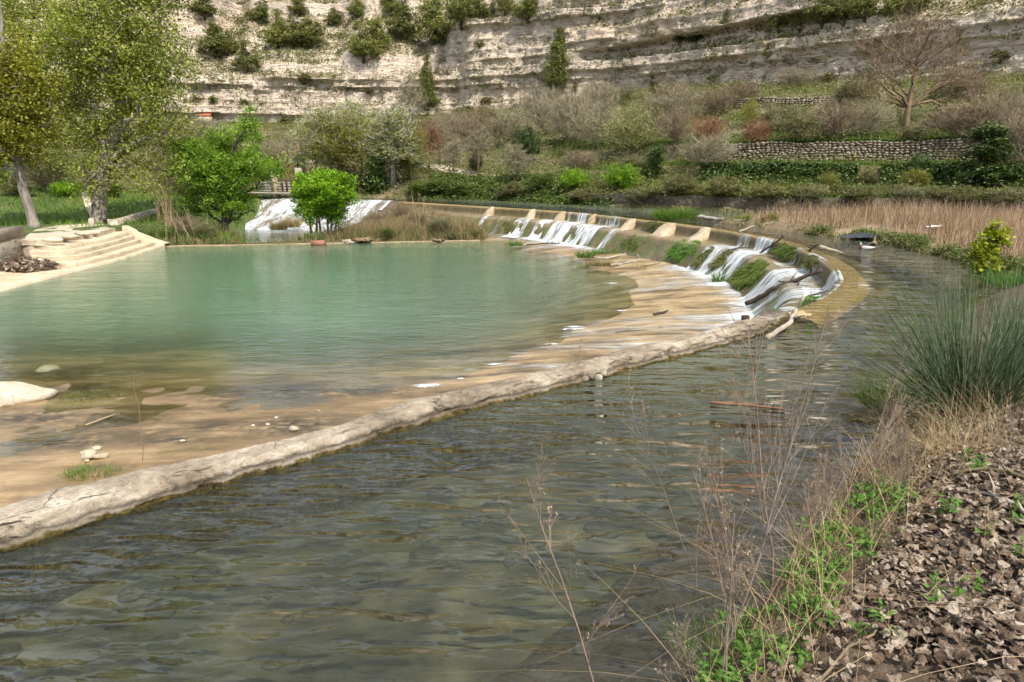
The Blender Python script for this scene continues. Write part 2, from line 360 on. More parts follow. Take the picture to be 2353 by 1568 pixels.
def concrete(name, c0, c1, c2, wet=False, rough=0.85, bump=0.02):
    m = N(name); a = m.noise(m.pos((0.7, 0.7, 0.7)), 1, 5, 0.6); b = m.noise(m.pos((7, 7, 7)), 1, 5, 0.72); c = m.noise(m.pos((2.2, 2.2, 5)), 1, 5, 0.6, 0.6)
    f = m.math('ADD', m.math('MULTIPLY', a, 0.45), m.math('ADD', m.math('MULTIPLY', b, 0.3), m.math('MULTIPLY', c, 0.25)))
    col = m.ramp(f, (0.36, c0), (0.5, c1), (0.64, c2))
    if wet:                                  # wet algae stain carried by the wall itself
        st = m.noise(m.pos((2.5, 2.5, 0.35)), 1, 5, 0.6)
        col = m.mix(m.math('MULTIPLY', m.attr('wet'), m.ramp(st, (0.3, 0.55), (0.6, 1.0))), col, m.ramp(b, (0.35, (0.035, 0.03, 0.014)), (0.6, (0.10, 0.075, 0.035))))
        col = m.mix(m.math('MULTIPLY', m.attr('rim'), m.ramp(a, (0.3, 0.55), (0.6, 1.0))), col, m.ramp(b, (0.35, (0.36, 0.22, 0.09)), (0.6, (0.56, 0.39, 0.20))))
        col = m.mix(m.math('MULTIPLY', m.attr('moss'), m.ramp(c, (0.45, 0.0), (0.6, 0.9))), col, (0.07, 0.10, 0.015))
    h = m.math('ADD', m.math('MULTIPLY', b, 0.6), m.math('MULTIPLY', c, 0.6))
    return m.done(m.princ(col, rough, m.bump(h, bump), 0.35 if wet else 0.2))
M_ROCK = rock_material()
M_HILL = soil_material('hill_soil', [(0.055, 0.065, 0.022), (0.095, 0.10, 0.038), (0.16, 0.135, 0.07), (0.36, 0.29, 0.20)], 1, 0.15)
M_GRASSG = soil_material('grassy_soil', [(0.05, 0.075, 0.02), (0.075, 0.105, 0.03), (0.13, 0.14, 0.05)], 1.5, 0.05)
M_BANK = soil_material('bank_soil', [(0.06, 0.043, 0.028), (0.11, 0.08, 0.054), (0.18, 0.135, 0.095)], 3, 0.03)
M_SANDB = soil_material('reed_soil', [(0.09, 0.065, 0.04), (0.20, 0.145, 0.09), (0.40, 0.31, 0.20)], 1.2, 0.04)
M_WALL = concrete('weathered_wall', (0.15, 0.125, 0.10), (0.33, 0.265, 0.195), (0.55, 0.475, 0.38), bump=0.05)
M_WEIR = concrete('weir_concrete', (0.11, 0.08, 0.04), (0.24, 0.17, 0.09), (0.36, 0.28, 0.17), wet=True, rough=0.45)
M_STEP = concrete('step_concrete', (0.30, 0.235, 0.155), (0.48, 0.39, 0.27), (0.60, 0.51, 0.38), bump=0.01)
M_GREYC = concrete('old_grey_concrete', (0.13, 0.12, 0.10), (0.27, 0.24, 0.19), (0.42, 0.37, 0.29))
M_DARKC = concrete('dark_bank_concrete', (0.035, 0.03, 0.022), (0.09, 0.075, 0.055), (0.16, 0.13, 0.10))

def bed_material():
    m = N('pool_bed_sand'); a = m.noise(m.pos((0.9, 1.4, 1)), 1, 6, 0.6); b = m.noise(m.pos((9, 12, 9)), 1, 6, 0.7)
    d = m.noise(m.pos((0.32, 3.6, 1), (0, 0, -0.2)), 1, 6, 0.65)
    f = m.math('ADD', m.math('MULTIPLY', a, 0.5), m.math('ADD', m.math('MULTIPLY', b, 0.2), m.math('MULTIPLY', d, 0.45)))
    f = m.math('SUBTRACT', f, 0.085)
    col = m.ramp(f, (0.38, (0.10, 0.066, 0.032)), (0.47, (0.25, 0.17, 0.088)), (0.60, (0.45, 0.335, 0.20)))
    col = m.mix(m.attr('silt'), col, m.ramp(f, (0.36, (0.11, 0.07, 0.032)), (0.46, (0.215, 0.14, 0.066)), (0.60, (0.36, 0.255, 0.135))))
    al = m.math('MULTIPLY', m.attr('alg'), m.ramp(m.noise(m.pos((2.5, 4, 3)), 1, 7, 0.75), (0.34, 0.0), (0.5, 1.0)))
    col = m.mix(al, col, m.ramp(b, (0.4, (0.02, 0.016, 0.010)), (0.6, (0.065, 0.05, 0.026))))
    sp = m.ramp(m.noise(m.pos((5, 9, 5), (0, 0, 0.4)), 1, 4, 0.6), (0.66, 0.0), (0.72, 0.8)); col = m.mix(sp, col, (0.06, 0.045, 0.025))
    return m.done(m.princ(col, m.ramp(a, (0.4, 0.3), (0.6, 0.6)), m.bump(b, 0.02), 0.4))
def riverbed_material():
    m = N('river_bed_stones'); wv_ = m.mix(0.35, m.pos((5, 5, 5)), m.n('ShaderNodeTexNoise').outputs['Color']); v = m.vor(wv_, 1, 'SMOOTH_F1'); vc = m.vor(wv_, 1, 'SMOOTH_F1', out='Color'); a = m.noise(m.pos(), 0.7, 5)
    s = m.n('ShaderNodeSeparateColor'); m._set(s.inputs[0], vc)
    col = m.ramp(s.outputs[0], (0.1, (0.07, 0.06, 0.034)), (0.5, (0.135, 0.112, 0.068)), (1.0, (0.24, 0.205, 0.14)))
    col = m.mix(m.ramp(a, (0.45, 0.0), (0.62, 0.65)), col, (0.05, 0.062, 0.018))
    col = m.mix(m.ramp(v, (0.45, 0.0), (0.75, 0.8)), col, (0.025, 0.024, 0.016))
    return m.done(m.princ(col, 0.8, m.bump(m.math('SUBTRACT', 1.0, v), 0.05)))

def water_material(name, murk, k, ripple, tint=(0.80, 0.9, 0.82), deep=None, rough=0.015):
    """turbid water: clear where it is shallow, its own murky colour where the bed is deep; fresnel mirror on top"""
    m = N(name); dep = m.attr('depth')
    al = m.math('SUBTRACT', 1.0, m.math('POWER', math.exp(-k), dep), True)
    hs = None
    for (sc3, rot, w, det) in ripple:
        h = m.math('MULTIPLY', m.noise(m.pos(sc3, (0, 0, rot)), 1, det, 0.5, 0.25), w); hs = h if hs is None else m.math('ADD', hs, h)
    hs = m.math('MULTIPLY', hs, m.ramp(dep, (0.03, 0.15 if deep else 0.55), (0.30, 1.0)))
    nb = m.bump(hs, 1.0)
    df = m.n('ShaderNodeBsdfDiffuse')
    mk = m.mix(m.noise(m.pos((0.12, 0.2, 0.2)), 1, 3), tuple(0.8 * c for c in murk), tuple(min(1, 1.2 * c) for c in murk))
    if deep:
        mk = m.mix(m.ramp(m.math('MULTIPLY', dep, 0.4), (0.22, 0.0), (0.38, 1.0)), mk, (0.135, 0.145, 0.085))
        mk = m.mix(m.ramp(m.math('MULTIPLY', dep, 0.4), (0.5, 0.0), (0.8, 1.0)), mk, deep)
    m._set(df.inputs[0], mk)
    tr = m.n('ShaderNodeBsdfTransparent'); m._set(tr.inputs[0], tint)
    body = m.mixs(al, tr.outputs[0], df.outputs[0])
    gl = m.n('ShaderNodeBsdfGlossy'); gl.inputs['Roughness'].default_value = rough; m._set(gl.inputs['Normal'], nb); gl.inputs[0].default_value = (1, 1, 1, 1)
    fr = m.n('ShaderNodeFresnel'); fr.inputs[0].default_value = 1.333; m._set(fr.inputs['Normal'], nb)
    return m.done(m.mixs(fr.outputs[0], body, gl.outputs[0]))
def foam_material(name, sx, sy, col=(0.86, 0.89, 0.92), thr=(0.42, 0.58)):
    m = N(name); st = m.attr('st', True); mp_ = m.n('ShaderNodeMapping'); mp_.inputs['Scale'].default_value = (sx, sy, 1); m._set(mp_.inputs[0], st)
    a = m.noise(mp_.outputs[0], 1, 5, 0.6, 0.35); mp2 = m.n('ShaderNodeMapping'); mp2.inputs['Scale'].default_value = (sx * 3.1, sy * 3.4, 1); m._set(mp2.inputs[0], st)
    b = m.noise(mp2.outputs[0], 1, 4, 0.6, 0.5)
    f = m.math('ADD', m.math('ADD', m.math('MULTIPLY', a, 0.6), m.math('MULTIPLY', b, 0.4)), m.math('SUBTRACT', m.attr('den'), 0.5))
    al = m.ramp(f, (thr[0], 0.0), (thr[1], 1.0))
    p = m.princ(m.mix(al, (0.55, 0.60, 0.58), col), 0.25, m.bump(f, 0.06), 0.4)
    tl = m.n('ShaderNodeBsdfTranslucent'); m._set(tl.inputs[0], col)
    tr = m.n('ShaderNodeBsdfTransparent'); tr.inputs[0].default_value = (0.93, 0.93, 0.9, 1)
    return m.done(m.mixs(al, tr.outputs[0], m.mixs(0.25, p, tl.outputs[0])))
M_BED = bed_material(); M_RBED = riverbed_material()
M_UPPER = water_material('river_water', (0.05, 0.055, 0.036), 0.75, [((1.8, 5.4, 1), 0.5, 0.095, 1), ((0.7, 1.9, 1), 0.6, 0.10, 1), ((5, 11, 1), 0.4, 0.016, 2)], (0.80, 0.84, 0.74), deep=(0.055, 0.115, 0.085))
M_POOL = water_material('pool_water', (0.10, 0.175, 0.108), 1.35, [((2.2, 6.0, 1), 0.12, 0.015, 2), ((6.5, 17, 1), 0.1, 0.007, 2), ((0.6, 1.2, 1), 0, 0.03, 2)], (0.85, 0.9, 0.82))
M_CHAN = water_material('channel_water', (0.15, 0.155, 0.11), 2.0, [((2.2, 5, 1), 0.1, 0.02, 2)])
M_FALL = foam_material('falling_water', 7.0, 0.8, thr=(0.44, 0.64))
M_SPILL = foam_material('spillway_water', 3.2, 1.0, col=(0.78, 0.81, 0.84), thr=(0.36, 0.56))
M_FLOW = foam_material('apron_film', 2.0, 0.75, thr=(0.44, 0.72))

# ------------------------------------------------------------------ ground sheet, beds, banks
me = new_mesh('ground', [(-600, -300, -7), (600, -300, -7), (600, 900, -7), (-600, 900, -7)], np.array([[0, 1, 2, 3]]), M_HILL)
link('ground', me, label='flat earth under the whole valley', kind='structure')

gx, gy = np.meshgrid(np.arange(-45, 9.6, 0.22), np.arange(-3, 41.2, 0.22)); sh = gx.shape
gz = pool_bed_z(gx, gy)
alg = np.zeros(gx.size)
for (px, py, rx, ry) in [(690, 985, 1.3, 0.7), (620, 900, 2.2, 0.75), (820, 900, 1.6, 0.5), (80, 962, 1.3, 0.55), (255, 965, 1.1, 0.45), (150, 1020, 1.2, .4), (480, 985, .9, .3), (200, 890, 0.8, 0.6), (300, 1000, 1.0, 0.25), (150, 850, 2, 0.7), (1180, 868, 1.6, 0.12), (980, 790, 3, 0.6), (400, 1020, 1, .3), (1260, 570, 1.2, 0.25), (1330, 590, 2, .2)]:
    c = U(px, py, POOL); alg = np.maximum(alg, np.exp(-(((gx.ravel() - c.x) / rx) ** 2 + ((gy.ravel() - c.y) / ry) ** 2)))
V = np.column_stack([gx.ravel(), gy.ravel(), gz]); idx = np.arange(gx.size).reshape(sh)
Q = np.stack([idx[:-1, :-1], idx[:-1, 1:], idx[1:, 1:], idx[1:, :-1]], -1).reshape(-1, 4)
cx, cy = V[Q].mean(1)[:, 0], V[Q].mean(1)[:, 1]
Q = Q[~((cy > 38.2) & (cx < -2.6))]
link('pool_bed', new_mesh('pool_bed', V, Q, M_BED, True, {'alg': alg * 1.0, 'silt': (1 - sstep(-3.0, 0.5, V[:, 0] + 0.8 * fbm(V[:, 0], V[:, 1], 33))) * (1 - sstep(15, 18, V[:, 1]))}), label='tan sandy apron and bed of the lower pool', kind='structure')

outer = [tuple(p) for p in (wallP + wallN * 0.18)[::4]] + [tuple(p) for p in crP[::-1][::3]]
UPoly = outer + [(-26, 56), (-17, 58.5), (-9.5, 57.7), (-2.7, 56.7), (4.2, 50.2), (9.5, 45.2), (14.5, 41.3), (20.5, 40.1), (27, 37), (38, 29.5), (62, 12), (62, -9), (-12, -9)]
RINGS = [(-12, 62, -9, 62, 2.0), (-9, 14, -3, 36, 0.55)]
V, T = sheet(UPoly, lambda x, y: np.full(len(x), 0.018), RINGS)
dep = np.maximum(0.018 - upper_floor(V[:, 0], V[:, 1]), 0.0)
link('upper_river', new_mesh('upper_river', V, T, M_UPPER, True, {'depth': dep}), label='rippled grey green river held behind the curved weir', kind='structure')
V, T = sheet(UPoly, river_bed_z, RINGS)
bed_o = link('river_bed', new_mesh('river_bed', V, T, M_RBED, True), label='stony bed under the clear river', kind='structure')

PPoly = [(-45, -6), (-10.5, -2), (8, 3), (9.3, 12), (9.5, 40.6), (-1.93, 39.85), (-18.65, 37.05), (-45, 33)]
V, T = sheet(PPoly, lambda x, y: np.full(len(x), POOL), [(-45, 10, -6, 41, 1.2), (-16, 7, 5, 36, 0.45)])
dep = np.maximum(POOL - pool_bed_z(V[:, 0], V[:, 1]), 0)
link('pool_water', new_mesh('pool_water', V, T, M_POOL, True, {'depth': dep}), label='calm turquoise green pool below the weir', kind='structure')

nbp = [(-7, 0.9), (-2.8, 2.6), (-1.0, 3.4), (0.2, 4.3), (1.0, 5.3), (2.0, 6.6), (2.8, 7.6), (3.3, 8.8), (4.3, 9.7), (8.0, 14.2), (10.4, 16.6), (32, 18), (32, -9), (-14, -9)]
V, T = sheet(nbp, nb_z, [(-14, 32, -9, 18, 0.9), (-2, 7, 0.5, 10, 0.09), (6, 14, 5, 17, 0.3)])
bank_o = link('near_bank', new_mesh('near_bank', V, T, M_BANK, True), label='earth bank in the right foreground', kind='structure')
rbp = [(10.6, 14.4), (11.2, 17.6), (12.0, 19.7), (11.9, 21.5), (12.1, 23.5), (11.3, 25.2), (10.4, 27.3), (10.1, 29.3), (9.3, 31.0), (8.6, 32.4), (10, 34), (13, 35), (18.3, 35.2), (24.5, 32.4), (36, 25), (36, 13), (20, 12)]
V, T = sheet(rbp, rb_z, [(8, 36, 12, 36, 0.45)])
link('reed_bank', new_mesh('reed_bank', V, T, M_SANDB, True), label='low sandy spit overgrown with dry reeds', kind='structure')

# ------------------------------------------------------------------ hillside with terraces, and the cliff
nst = len(BANK); ns = 420
sb, _ = catmull(BANK, 0.3); 
ST = np.linspace(0, nst - 1, ns)
def along(L):
    L = np.asarray(L, float); k = np.arange(nst)
    if L.ndim == 1: return np.interp(ST, k, L)
    return np.stack([np.interp(ST, k, L[:, q]) for q in range(2)], 1)
def smooth1(a, r):
    k = np.hanning(2 * r + 3)[1:-1]; k /= k.sum(); pad = np.pad(a, ((r, r),) + ((0, 0),) * (a.ndim - 1), mode='edge')
    # odd reflection keeps the ends
    if a.ndim == 1: return np.convolve(pad, k, 'valid')[:len(a)]
    return np.stack([np.convolve(pad[:, q], k, 'valid')[:len(a)] for q in range(a.shape[1])], 1)
Bp = smooth1(along(BANK), 12); Kp = smooth1(along(CLIF), 14); Kz = smooth1(along(CLZ), 14)
us = np.concatenate([[-0.04, -0.012], np.linspace(0, 0.19, 50), [0.2, 0.203, 0.206, 0.209], np.linspace(0.215, 0.49, 50), [0.497, 0.5, 0.503, 0.506], np.linspace(0.512, 1.06, 90)])
PL = ([-0.04, -0.012, 0, 0.04, 0.3, 0.6, 1.06], [-1.2, -0.4, 0.15, 0.7, 3.2, 6.0, 11.3])
PM = ([-0.04, -0.012, 0, 0.03, 0.07, 0.1, 0.15, 0.3, 0.6, 1.06], [-1.2, -0.4, 0.3, 1.2, 1.75, 1.8, 2.0, 4.3, 7.6, 13.3])
PR = ([-0.04, -0.012, -0.005, 0.0, 0.03, 0.12, 0.135, 0.2, 0.206, 0.209, 0.3, 0.45, 0.5, 0.503, 0.506, 0.7, 1.06], [-1.2, -1.0, 0.7, 0.75, 0.95, 1.4, 2.55, 2.7, 2.75, 4.1, 4.6, 7.4, 7.75, 7.8, 8.65, 10.6, 14])
uu, ss = np.meshgrid(us, ST)
zl, zm, zr = [np.interp(uu, *p) for p in (PL, PM, PR)]
wR = sstep(4.9, 6.0, ss); wL = 1 - sstep(2.3, 3.6, ss)
hz = zl * wL + zr * wR + zm * (1 - wL - wR)
hz *= np.where(uu > 0.3, 1 + (Kz[:, None] / 12.5 - 1) * sstep(0.3, 1, uu), 1)
hx = Bp[:, 0:1] + (Kp - Bp)[:, 0:1] * uu; hy = Bp[:, 1:2] + (Kp - Bp)[:, 1:2] * uu
hz = hz + 0.9 * fbm(hx * 0.12, hy * 0.12, 41) * sstep(0.02, 0.3, uu) * (1 - wR * (1 - sstep(0.2, 0.35, uu))) + 0.35 * fbm(hx * 0.6, hy * 0.6, 42) * sstep(0.0, 0.15, uu)
V = np.stack([hx, hy, hz], -1).reshape(-1, 3); idx = np.arange(len(V)).reshape(hx.shape)
Q = np.stack([idx[:-1, :-1], idx[1:, :-1], idx[1:, 1:], idx[:-1, 1:]], -1).reshape(-1, 4)
HV, HQ = V, Q
hill_o = link('hillside', new_mesh('hillside', V, Q, M_HILL, False), label='scrubby terraced slope between river and cliff', kind='structure')

rng = np.random.default_rng(3)
nc = 820; tcol = np.linspace(0, nst - 1, nc); kk = np.arange(nst)
tcol = np.sort(np.concatenate([np.linspace(0, 1, 50, endpoint=False), np.linspace(1, 10, 800), np.linspace(10, 11, 40)[1:]])); nc = len(tcol)
Kc = smooth1(np.stack([np.interp(tcol, kk, np.array(CLIF)[:, q]) for q in range(2)], 1), 24)
Bc = np.stack([np.interp(tcol, kk, np.array(BANK)[:, q]) for q in range(2)], 1)
tg = np.gradient(Kc, axis=0); tg /= np.linalg.norm(tg, axis=1, keepdims=True); Nc = np.stack([-tg[:, 1], tg[:, 0]], 1)
Nc = smooth1(Nc, 30); Nc /= np.linalg.norm(Nc, axis=1, keepdims=True)
Lc = np.concatenate([[0], np.cumsum(np.linalg.norm(np.diff(Kc, axis=0), axis=1))])
Zc = np.interp(tcol, kk, CLZ) - 3.0; Tc = np.interp(tcol, kk, CLTOP)
Tc = Tc + 2.0 * fbm(Lc * 0.08, 0 * Lc, 51)
b1 = sstep(3.0, 3.35, tcol); Tc = np.where(tcol < 4, np.interp(tcol, [0, 2.95, 3.35, 4], [15.5, 17, 26.5, 28]) + 1.5 * fbm(Lc * 0.1, 0 * Lc, 52), Tc)
zr_ = np.concatenate([np.arange(0, 27, 0.17), np.arange(27, 29.6, 0.5)])
rows = len(zr_)
thick = rng.uniform(0.55, 2.1, 80); edges = np.concatenate([[4.0], 4.0 + np.cumsum(thick)])
Zg = Zc[None, :] + zr_[:, None]                               # (rows, nc) elevation
Lg = np.broadcast_to(Lc[None, :], Zg.shape); Tg = np.broadcast_to(tcol[None], Zg.shape)
Zw = Zg + 0.7 * fbm(Lg * 0.05, 0 * Lg, 55) + 0.22 * fbm(Lg * 0.5, Zg * 0.3, 56)
lay = np.clip(np.searchsorted(edges, Zw), 1, 80) - 1
fr_ = (Zw - edges[lay]) / thick[lay]
blockw = rng.uniform(1.2, 5.0, 81)[lay]; bi = np.floor(Lg / blockw + rng.uniform(0, 50, 81)[lay] + 0.3 * fbm(Lg * .7, Zg * .8, 58))
pro = rng.normal(0, 0.33, 81)[lay] + 1.1 * fbm(Lg * 0.16, lay * 3.7, 57) + 0.55 * (_h(bi, lay, 5) - 0.5)
pro = pro - 0.25 * np.sin(np.clip(fr_, 0, 1) * math.pi) + 0.55 * fbm(Lg * 0.9, Zg * 1.3, 60, 4) + 0.9 * fbm(Lg * 0.22, Zg * 0.2, 61, 3) + 0.24 * fbm(Lg * 2.4, Zg * 3.2, 62, 3)
hard = vn(Lg * 0.06, lay * 5.3, 63) + 0.25 * (vn(Lg * 0.5, lay * 2.1, 64) - 0.5)
above = sstep(-0.4, 0.4, Zg - Tc[None])
grade = 0.10 * (1 - above) + above * np.where(hard > 0.62, 0.2, 1.75)
grade = np.where(Zg > Tc[None] + 17, np.where(hard > 0.45, 0.12, 0.8), grade)
dz = np.diff(zr_, prepend=0)[:, None]
setb = np.cumsum(grade * dz, axis=0)
_k = np.hanning(15); _k /= _k.sum(); _s2 = np.apply_along_axis(lambda a: np.convolve(np.pad(a, 7, mode='edge'), _k, 'valid'), 1, setb); setb = setb + (_s2 - setb) * above
pro = pro * (1 - 0.72 * above * (Zg < Tc[None] + 17))
ovm = sstep(4.55, 5.0, Tg) * (1 - sstep(6.6, 7.3, Tg)); oz = Zg - 19.6 - 0.5 * fbm(Lg * 0.08, 0 * Lg, 66) - (Tg - 5.5) * 0.7
ov = ovm * (1.1 * sstep(0, 0.25, oz) * (1 - sstep(2.4, 4.5, oz)) - 0.8 * sstep(-2.6, -0.8, oz) * (1 - sstep(0, 0.2, oz)))
butt = 3.2 * sstep(3.15, 3.45, Tg) * (1 - sstep(4.5, 5.2, Tg)) * (1 - sstep(0, 4, Zg - Tc[None]))
D = setb - pro - ov - butt
CX = Kc[None, :, 0] + Nc[None, :, 0] * D; CY = Kc[None, :, 1] + Nc[None, :, 1] * D
V = np.stack([CX, CY, Zg], -1).reshape(-1, 3); idx = np.arange(len(V)).reshape(rows, nc)
Q = np.stack([idx[:-1, :-1], idx[:-1, 1:], idx[1:, 1:], idx[1:, :-1]], -1).reshape(-1, 4)
CV, CQ = V, Q
cliff_o = link('cliff', new_mesh('cliff', V, Q, M_ROCK, False), label='pale layered limestone cliff above the valley', kind='structure')
# plateau behind, closing the cliff against the sky

# ------------------------------------------------------------------ left bank, islands, channel
LBpoly = [(-19.3, 37.9), (-20.6, 36.4), (-21.6, 34.6), (-24.5, 30.5), (-26.5, 28.5), (-26, 24), (-75, 20), (-75, 66), (-14.5, 66), (-15.5, 57), (-17, 50), (-17, 44), (-17.5, 40)]
LBE = [(-19.2, 38.2), (-20.4, 41), (-21.6, 45), (-21.3, 50), (-20.5, 54), (-18.5, 58), (-17, 66)]
def lb_z(x, y):
    x = np.asarray(x, float); y = np.asarray(y, float)
    de = pdist(x, y, LBE); ins = x < np.interp(y, [p[1] for p in LBE], [p[0] for p in LBE]); drop = np.where(ins | (y < 38), 0, -2.0 * sstep(0, 2.2, de) * (1 - sstep(55, 58, y)))
    return drop - 0.62 + 0.75 * sstep(38, 56, y) + 0.10 * np.maximum(-30 - x, 0) + 0.18 * fbm(x * 0.3, y * 0.3, 71) + 0.05 * fbm(x * 2, y * 2, 72) * sstep(36.5, 39, y)
LV, LT = sheet(LBpoly, lb_z, [(-75, -18, 20, 66, 0.8)])
_b = np.array(LBpoly + LBpoly[:1]); _b, _ = catmull(_b, 0.7); _b = np.column_stack([_b, lb_z(_b[:, 0], _b[:, 1])]); _k = len(_b); _V = np.vstack([LV, _b - (0, 0, .01), _b - (0, 0, 2.2)]); _Q = np.array([(i, i + 1, _k + i + 1, _k + i) for i in range(_k - 1)]) + len(LV)
link('left_bank', new_mesh('left_bank', _V, [LT, _Q], M_GRASSG, False), label='grassy bank behind the stone steps', kind='structure')
ISL_R = [(-12.6, 38.1), (-2.2, 39.9), (-1.3, 41.5), (-2.5, 44.0), (-5.4, 47.2), (-8.0, 49.6), (-9.0, 48.5), (-8.3, 46), (-7.6, 43.5), (-9.6, 41.2), (-12.2, 39.9)]
ISL_L = [(-19.6, 37.0), (-15.0, 37.75), (-14.8, 38.8), (-16.6, 41.5), (-19, 45), (-22, 50), (-30, 50), (-30, 38)]
def isl_z(x, y):
    x = np.asarray(x, float); y = np.asarray(y, float); z = np.full(x.shape, -2.3)
    for P, top in ((ISL_R, 0.55), (ISL_L, 0.5)):
        d = pdist(x, y, P, True); d = np.where(inpoly(x, y, P), d, -d); z = np.maximum(z, -2.3 + (0.1 + top + 0.35) * sstep(-0.5, 0.8, d) + 0.08 * np.maximum(d, 0))
    z = z + np.where(inpoly(x, y, ISL_R), 0.55 * sstep(42.5, 47.5, y), 0) + 0.12 * fbm(x * 1.1, y * 1.1, 73)
    return z
IV, IT = sheet([(-30, 37.4), (-19.3, 37.25), (-2.3, 39.98), (-1.0, 41.5), (-4.5, 47.4), (-8.8, 51.2), (-21, 55), (-30, 55)], isl_z, [(-30, 0, 37, 55, 0.4)])
M_ISL = soil_material('island_soil', [(0.05, 0.055, 0.025), (0.10, 0.085, 0.045), (0.18, 0.135, 0.08)], 1.5, 0.05)
link('channel_bed', new_mesh('channel_bed', IV, IT, M_ISL, True), label='muddy bed and grassy islets below the spillway', kind='structure')
V, T = sheet([(-30, 37.4), (-19.3, 37.25), (-2.3, 39.98), (-2.5, 44), (-9.4, 50), (-21, 53), (-30, 53)], lambda x, y: np.full(len(x), -1.88), [(-30, 0, 37, 55, 1.0)])
link('channel_water', new_mesh('channel_water', V, T, M_CHAN, True, {'depth': np.full(len(V), 0.45)}), label='shallow water running between the islets', kind='structure')

# ------------------------------------------------------------------ weir
def sweep(P, Nn, prof, zf=None, jit=None):
    n = len(P); k = len(prof); o = np.array([p[0] for p in prof]); z = np.array([p[1] for p in prof])
    X = P[:, None, 0] + Nn[:, None, 0] * o[None]; Y = P[:, None, 1] + Nn[:, None, 1] * o[None]; Z = np.broadcast_to(z[None], X.shape).copy()
    if jit is not None: X, Y, Z = jit(X, Y, Z, o)
    V = np.stack([X, Y, Z], -1).reshape(-1, 3); idx = np.arange(n * k).reshape(n, k)
    Q = np.stack([idx[:-1, :-1], idx[1:, :-1], idx[1:, 1:], idx[:-1, 1:]], -1).reshape(-1, 4)
    return V, Q
WP = [(-1.4, -1.2), (-0.85, -0.3), (-0.66, -0.09), (-0.55, -0.035), (-0.45, -0.018), (-0.2, -0.012), (-0.06, -0.012), (0.0, -0.03), (0.03, -0.12), (0.06, -0.25), (0.10, -0.4), (0.16, -0.47), (0.3, -0.5), (0.6, -0.51), (0.85, -0.53), (1.0, -0.57), (1.12, -0.68), (1.28, -0.88), (1.48, -1.12), (1.66, -1.34), (1.8, -1.45), (2.1, -1.56), (2.4, -1.8)]
P_ = crP[I_SPILL:]; N_ = crN[I_SPILL:]
def wj(X, Y, Z, o):
    s = sstep(0.05, 0.5, o)[None] + 0.3
    lo = sstep(0.9, 1.1, o)[None] * (1 - sstep(1.75, 2.0, o))[None]; rg_ = 0.22 * lo * fbm(X * 2.6 + Z * 1.5, Y * 2.6 - Z * 1.5, 85, 4)
    return X + 0.10 * s * fbm(X * 1.2, Y * 1.2 + Z * 2, 81) + rg_, Y + 0.10 * s * fbm(X * 1.2 + 9, Y * 1.2 + Z * 2, 82) + rg_, Z + 0.05 * (0.25 + s) * fbm(X * 1.7, Y * 1.7, 83) * (o[None] > 0.15) + 0.014 * fbm(X * 3, Y * 3, 84) * (o[None] < 0)
V, Q = sweep(P_, N_, WP, jit=wj)
o_ = np.tile([p[0] for p in WP], len(P_)); z_ = V[:, 2]
wet = sstep(-0.02, 0.05, o_) * (1 - sstep(0.12, 0.3, o_)) * 1.0 + 0.95 * sstep(0.95, 1.2, o_) * (1 - sstep(1.9, 2.3, o_)) + 0.35 * sstep(0.2, 0.4, o_) * (1 - sstep(0.9, 1, o_)) - 0.05
moss = sstep(0.95, 1.15, o_) * (1 - sstep(1.7, 2, o_)) * 0.8 + 0.3 * sstep(-0.02, 0.05, o_)
V[:, 2] += 0.033 * sstep(crT[-1] - 1.6, crT[-1] - 0.4, np.repeat(crT[I_SPILL:], len(WP))) * (o_ < 0.02) * (o_ > -0.7)
weir = empty('curved_weir', (0, 0, 0), 'long curved two step concrete weir across the river', 'weir')
link('stepped_body', new_mesh('weir_body', V, Q, M_WEIR, True, {'wet': np.clip(wet, 0, 1), 'moss': np.clip(moss, 0, 1), 'rim': sstep(-0.72, -0.6, o_) * (1 - sstep(-0.05, 0.03, o_))}), weir)
CRpx = proj(np.column_stack([crP, np.zeros(len(crP))]))
def crest_i(px, py): return int(np.argmin(np.hypot(CRpx[:, 0] - px, CRpx[:, 1] - py)))
lipP = crP + crN * 1.0; LPpx = proj(np.column_stack([lipP, np.full(len(crP), -0.57)]))
def lip_i(px, py): return int(np.argmin(np.hypot(LPpx[:, 0] - px, LPpx[:, 1] - py)))
def z5(x, y): return ((1700 + .51 * x) * 2353 / 4096, (750 + .51 * y) * 2353 / 4096)
def z6(x, y): return ((2600 + .3827 * x) * 2353 / 4096, (750 + .3827 * y) * 2353 / 4096)

# buttresses on the upper step
def buttress(i, wd, lg):
    p = crP[i]; n = crN[i]; t = np.array([-n[1], n[0]]); rows = []
    for (o, z, ww) in [(-0.02, 0.035, 0.9), (0.18, 0.0, 0.95), (0.45, -0.2, 1.0), (lg * 0.8, -0.42, 1.1), (lg, -0.53, 1.2)]:
        q = p + n * o
        for sgn, zz in ((-1.15, -0.62), (-1, z - 0.05), (-0.8, z), (0.8, z), (1, z - 0.05), (1.15, -0.62)):
            c = q + t * sgn * wd * 0.5 * ww; rows.append((c[0] + 0.03 * math.sin(i + o * 9), c[1], zz + 0.012 * math.sin(7 * o + sgn * 3 + i)))
    V = np.array(rows); idx = np.arange(30).reshape(5, 6)
    Q = list(np.stack([idx[:-1, :-1], idx[1:, :-1], idx[1:, 1:], idx[:-1, 1:]], -1).reshape(-1, 4)) + [idx[0][[0, 1, 4, 5]], idx[0][[1, 2, 3, 4]], idx[-1][[5, 4, 1, 0]], idx[-1][[4, 3, 2, 1]]]
    return V, np.array(Q)
M_BUTT = concrete('buttress_concrete', (0.20, 0.15, 0.085), (0.36, 0.285, 0.185), (0.50, 0.43, 0.32))
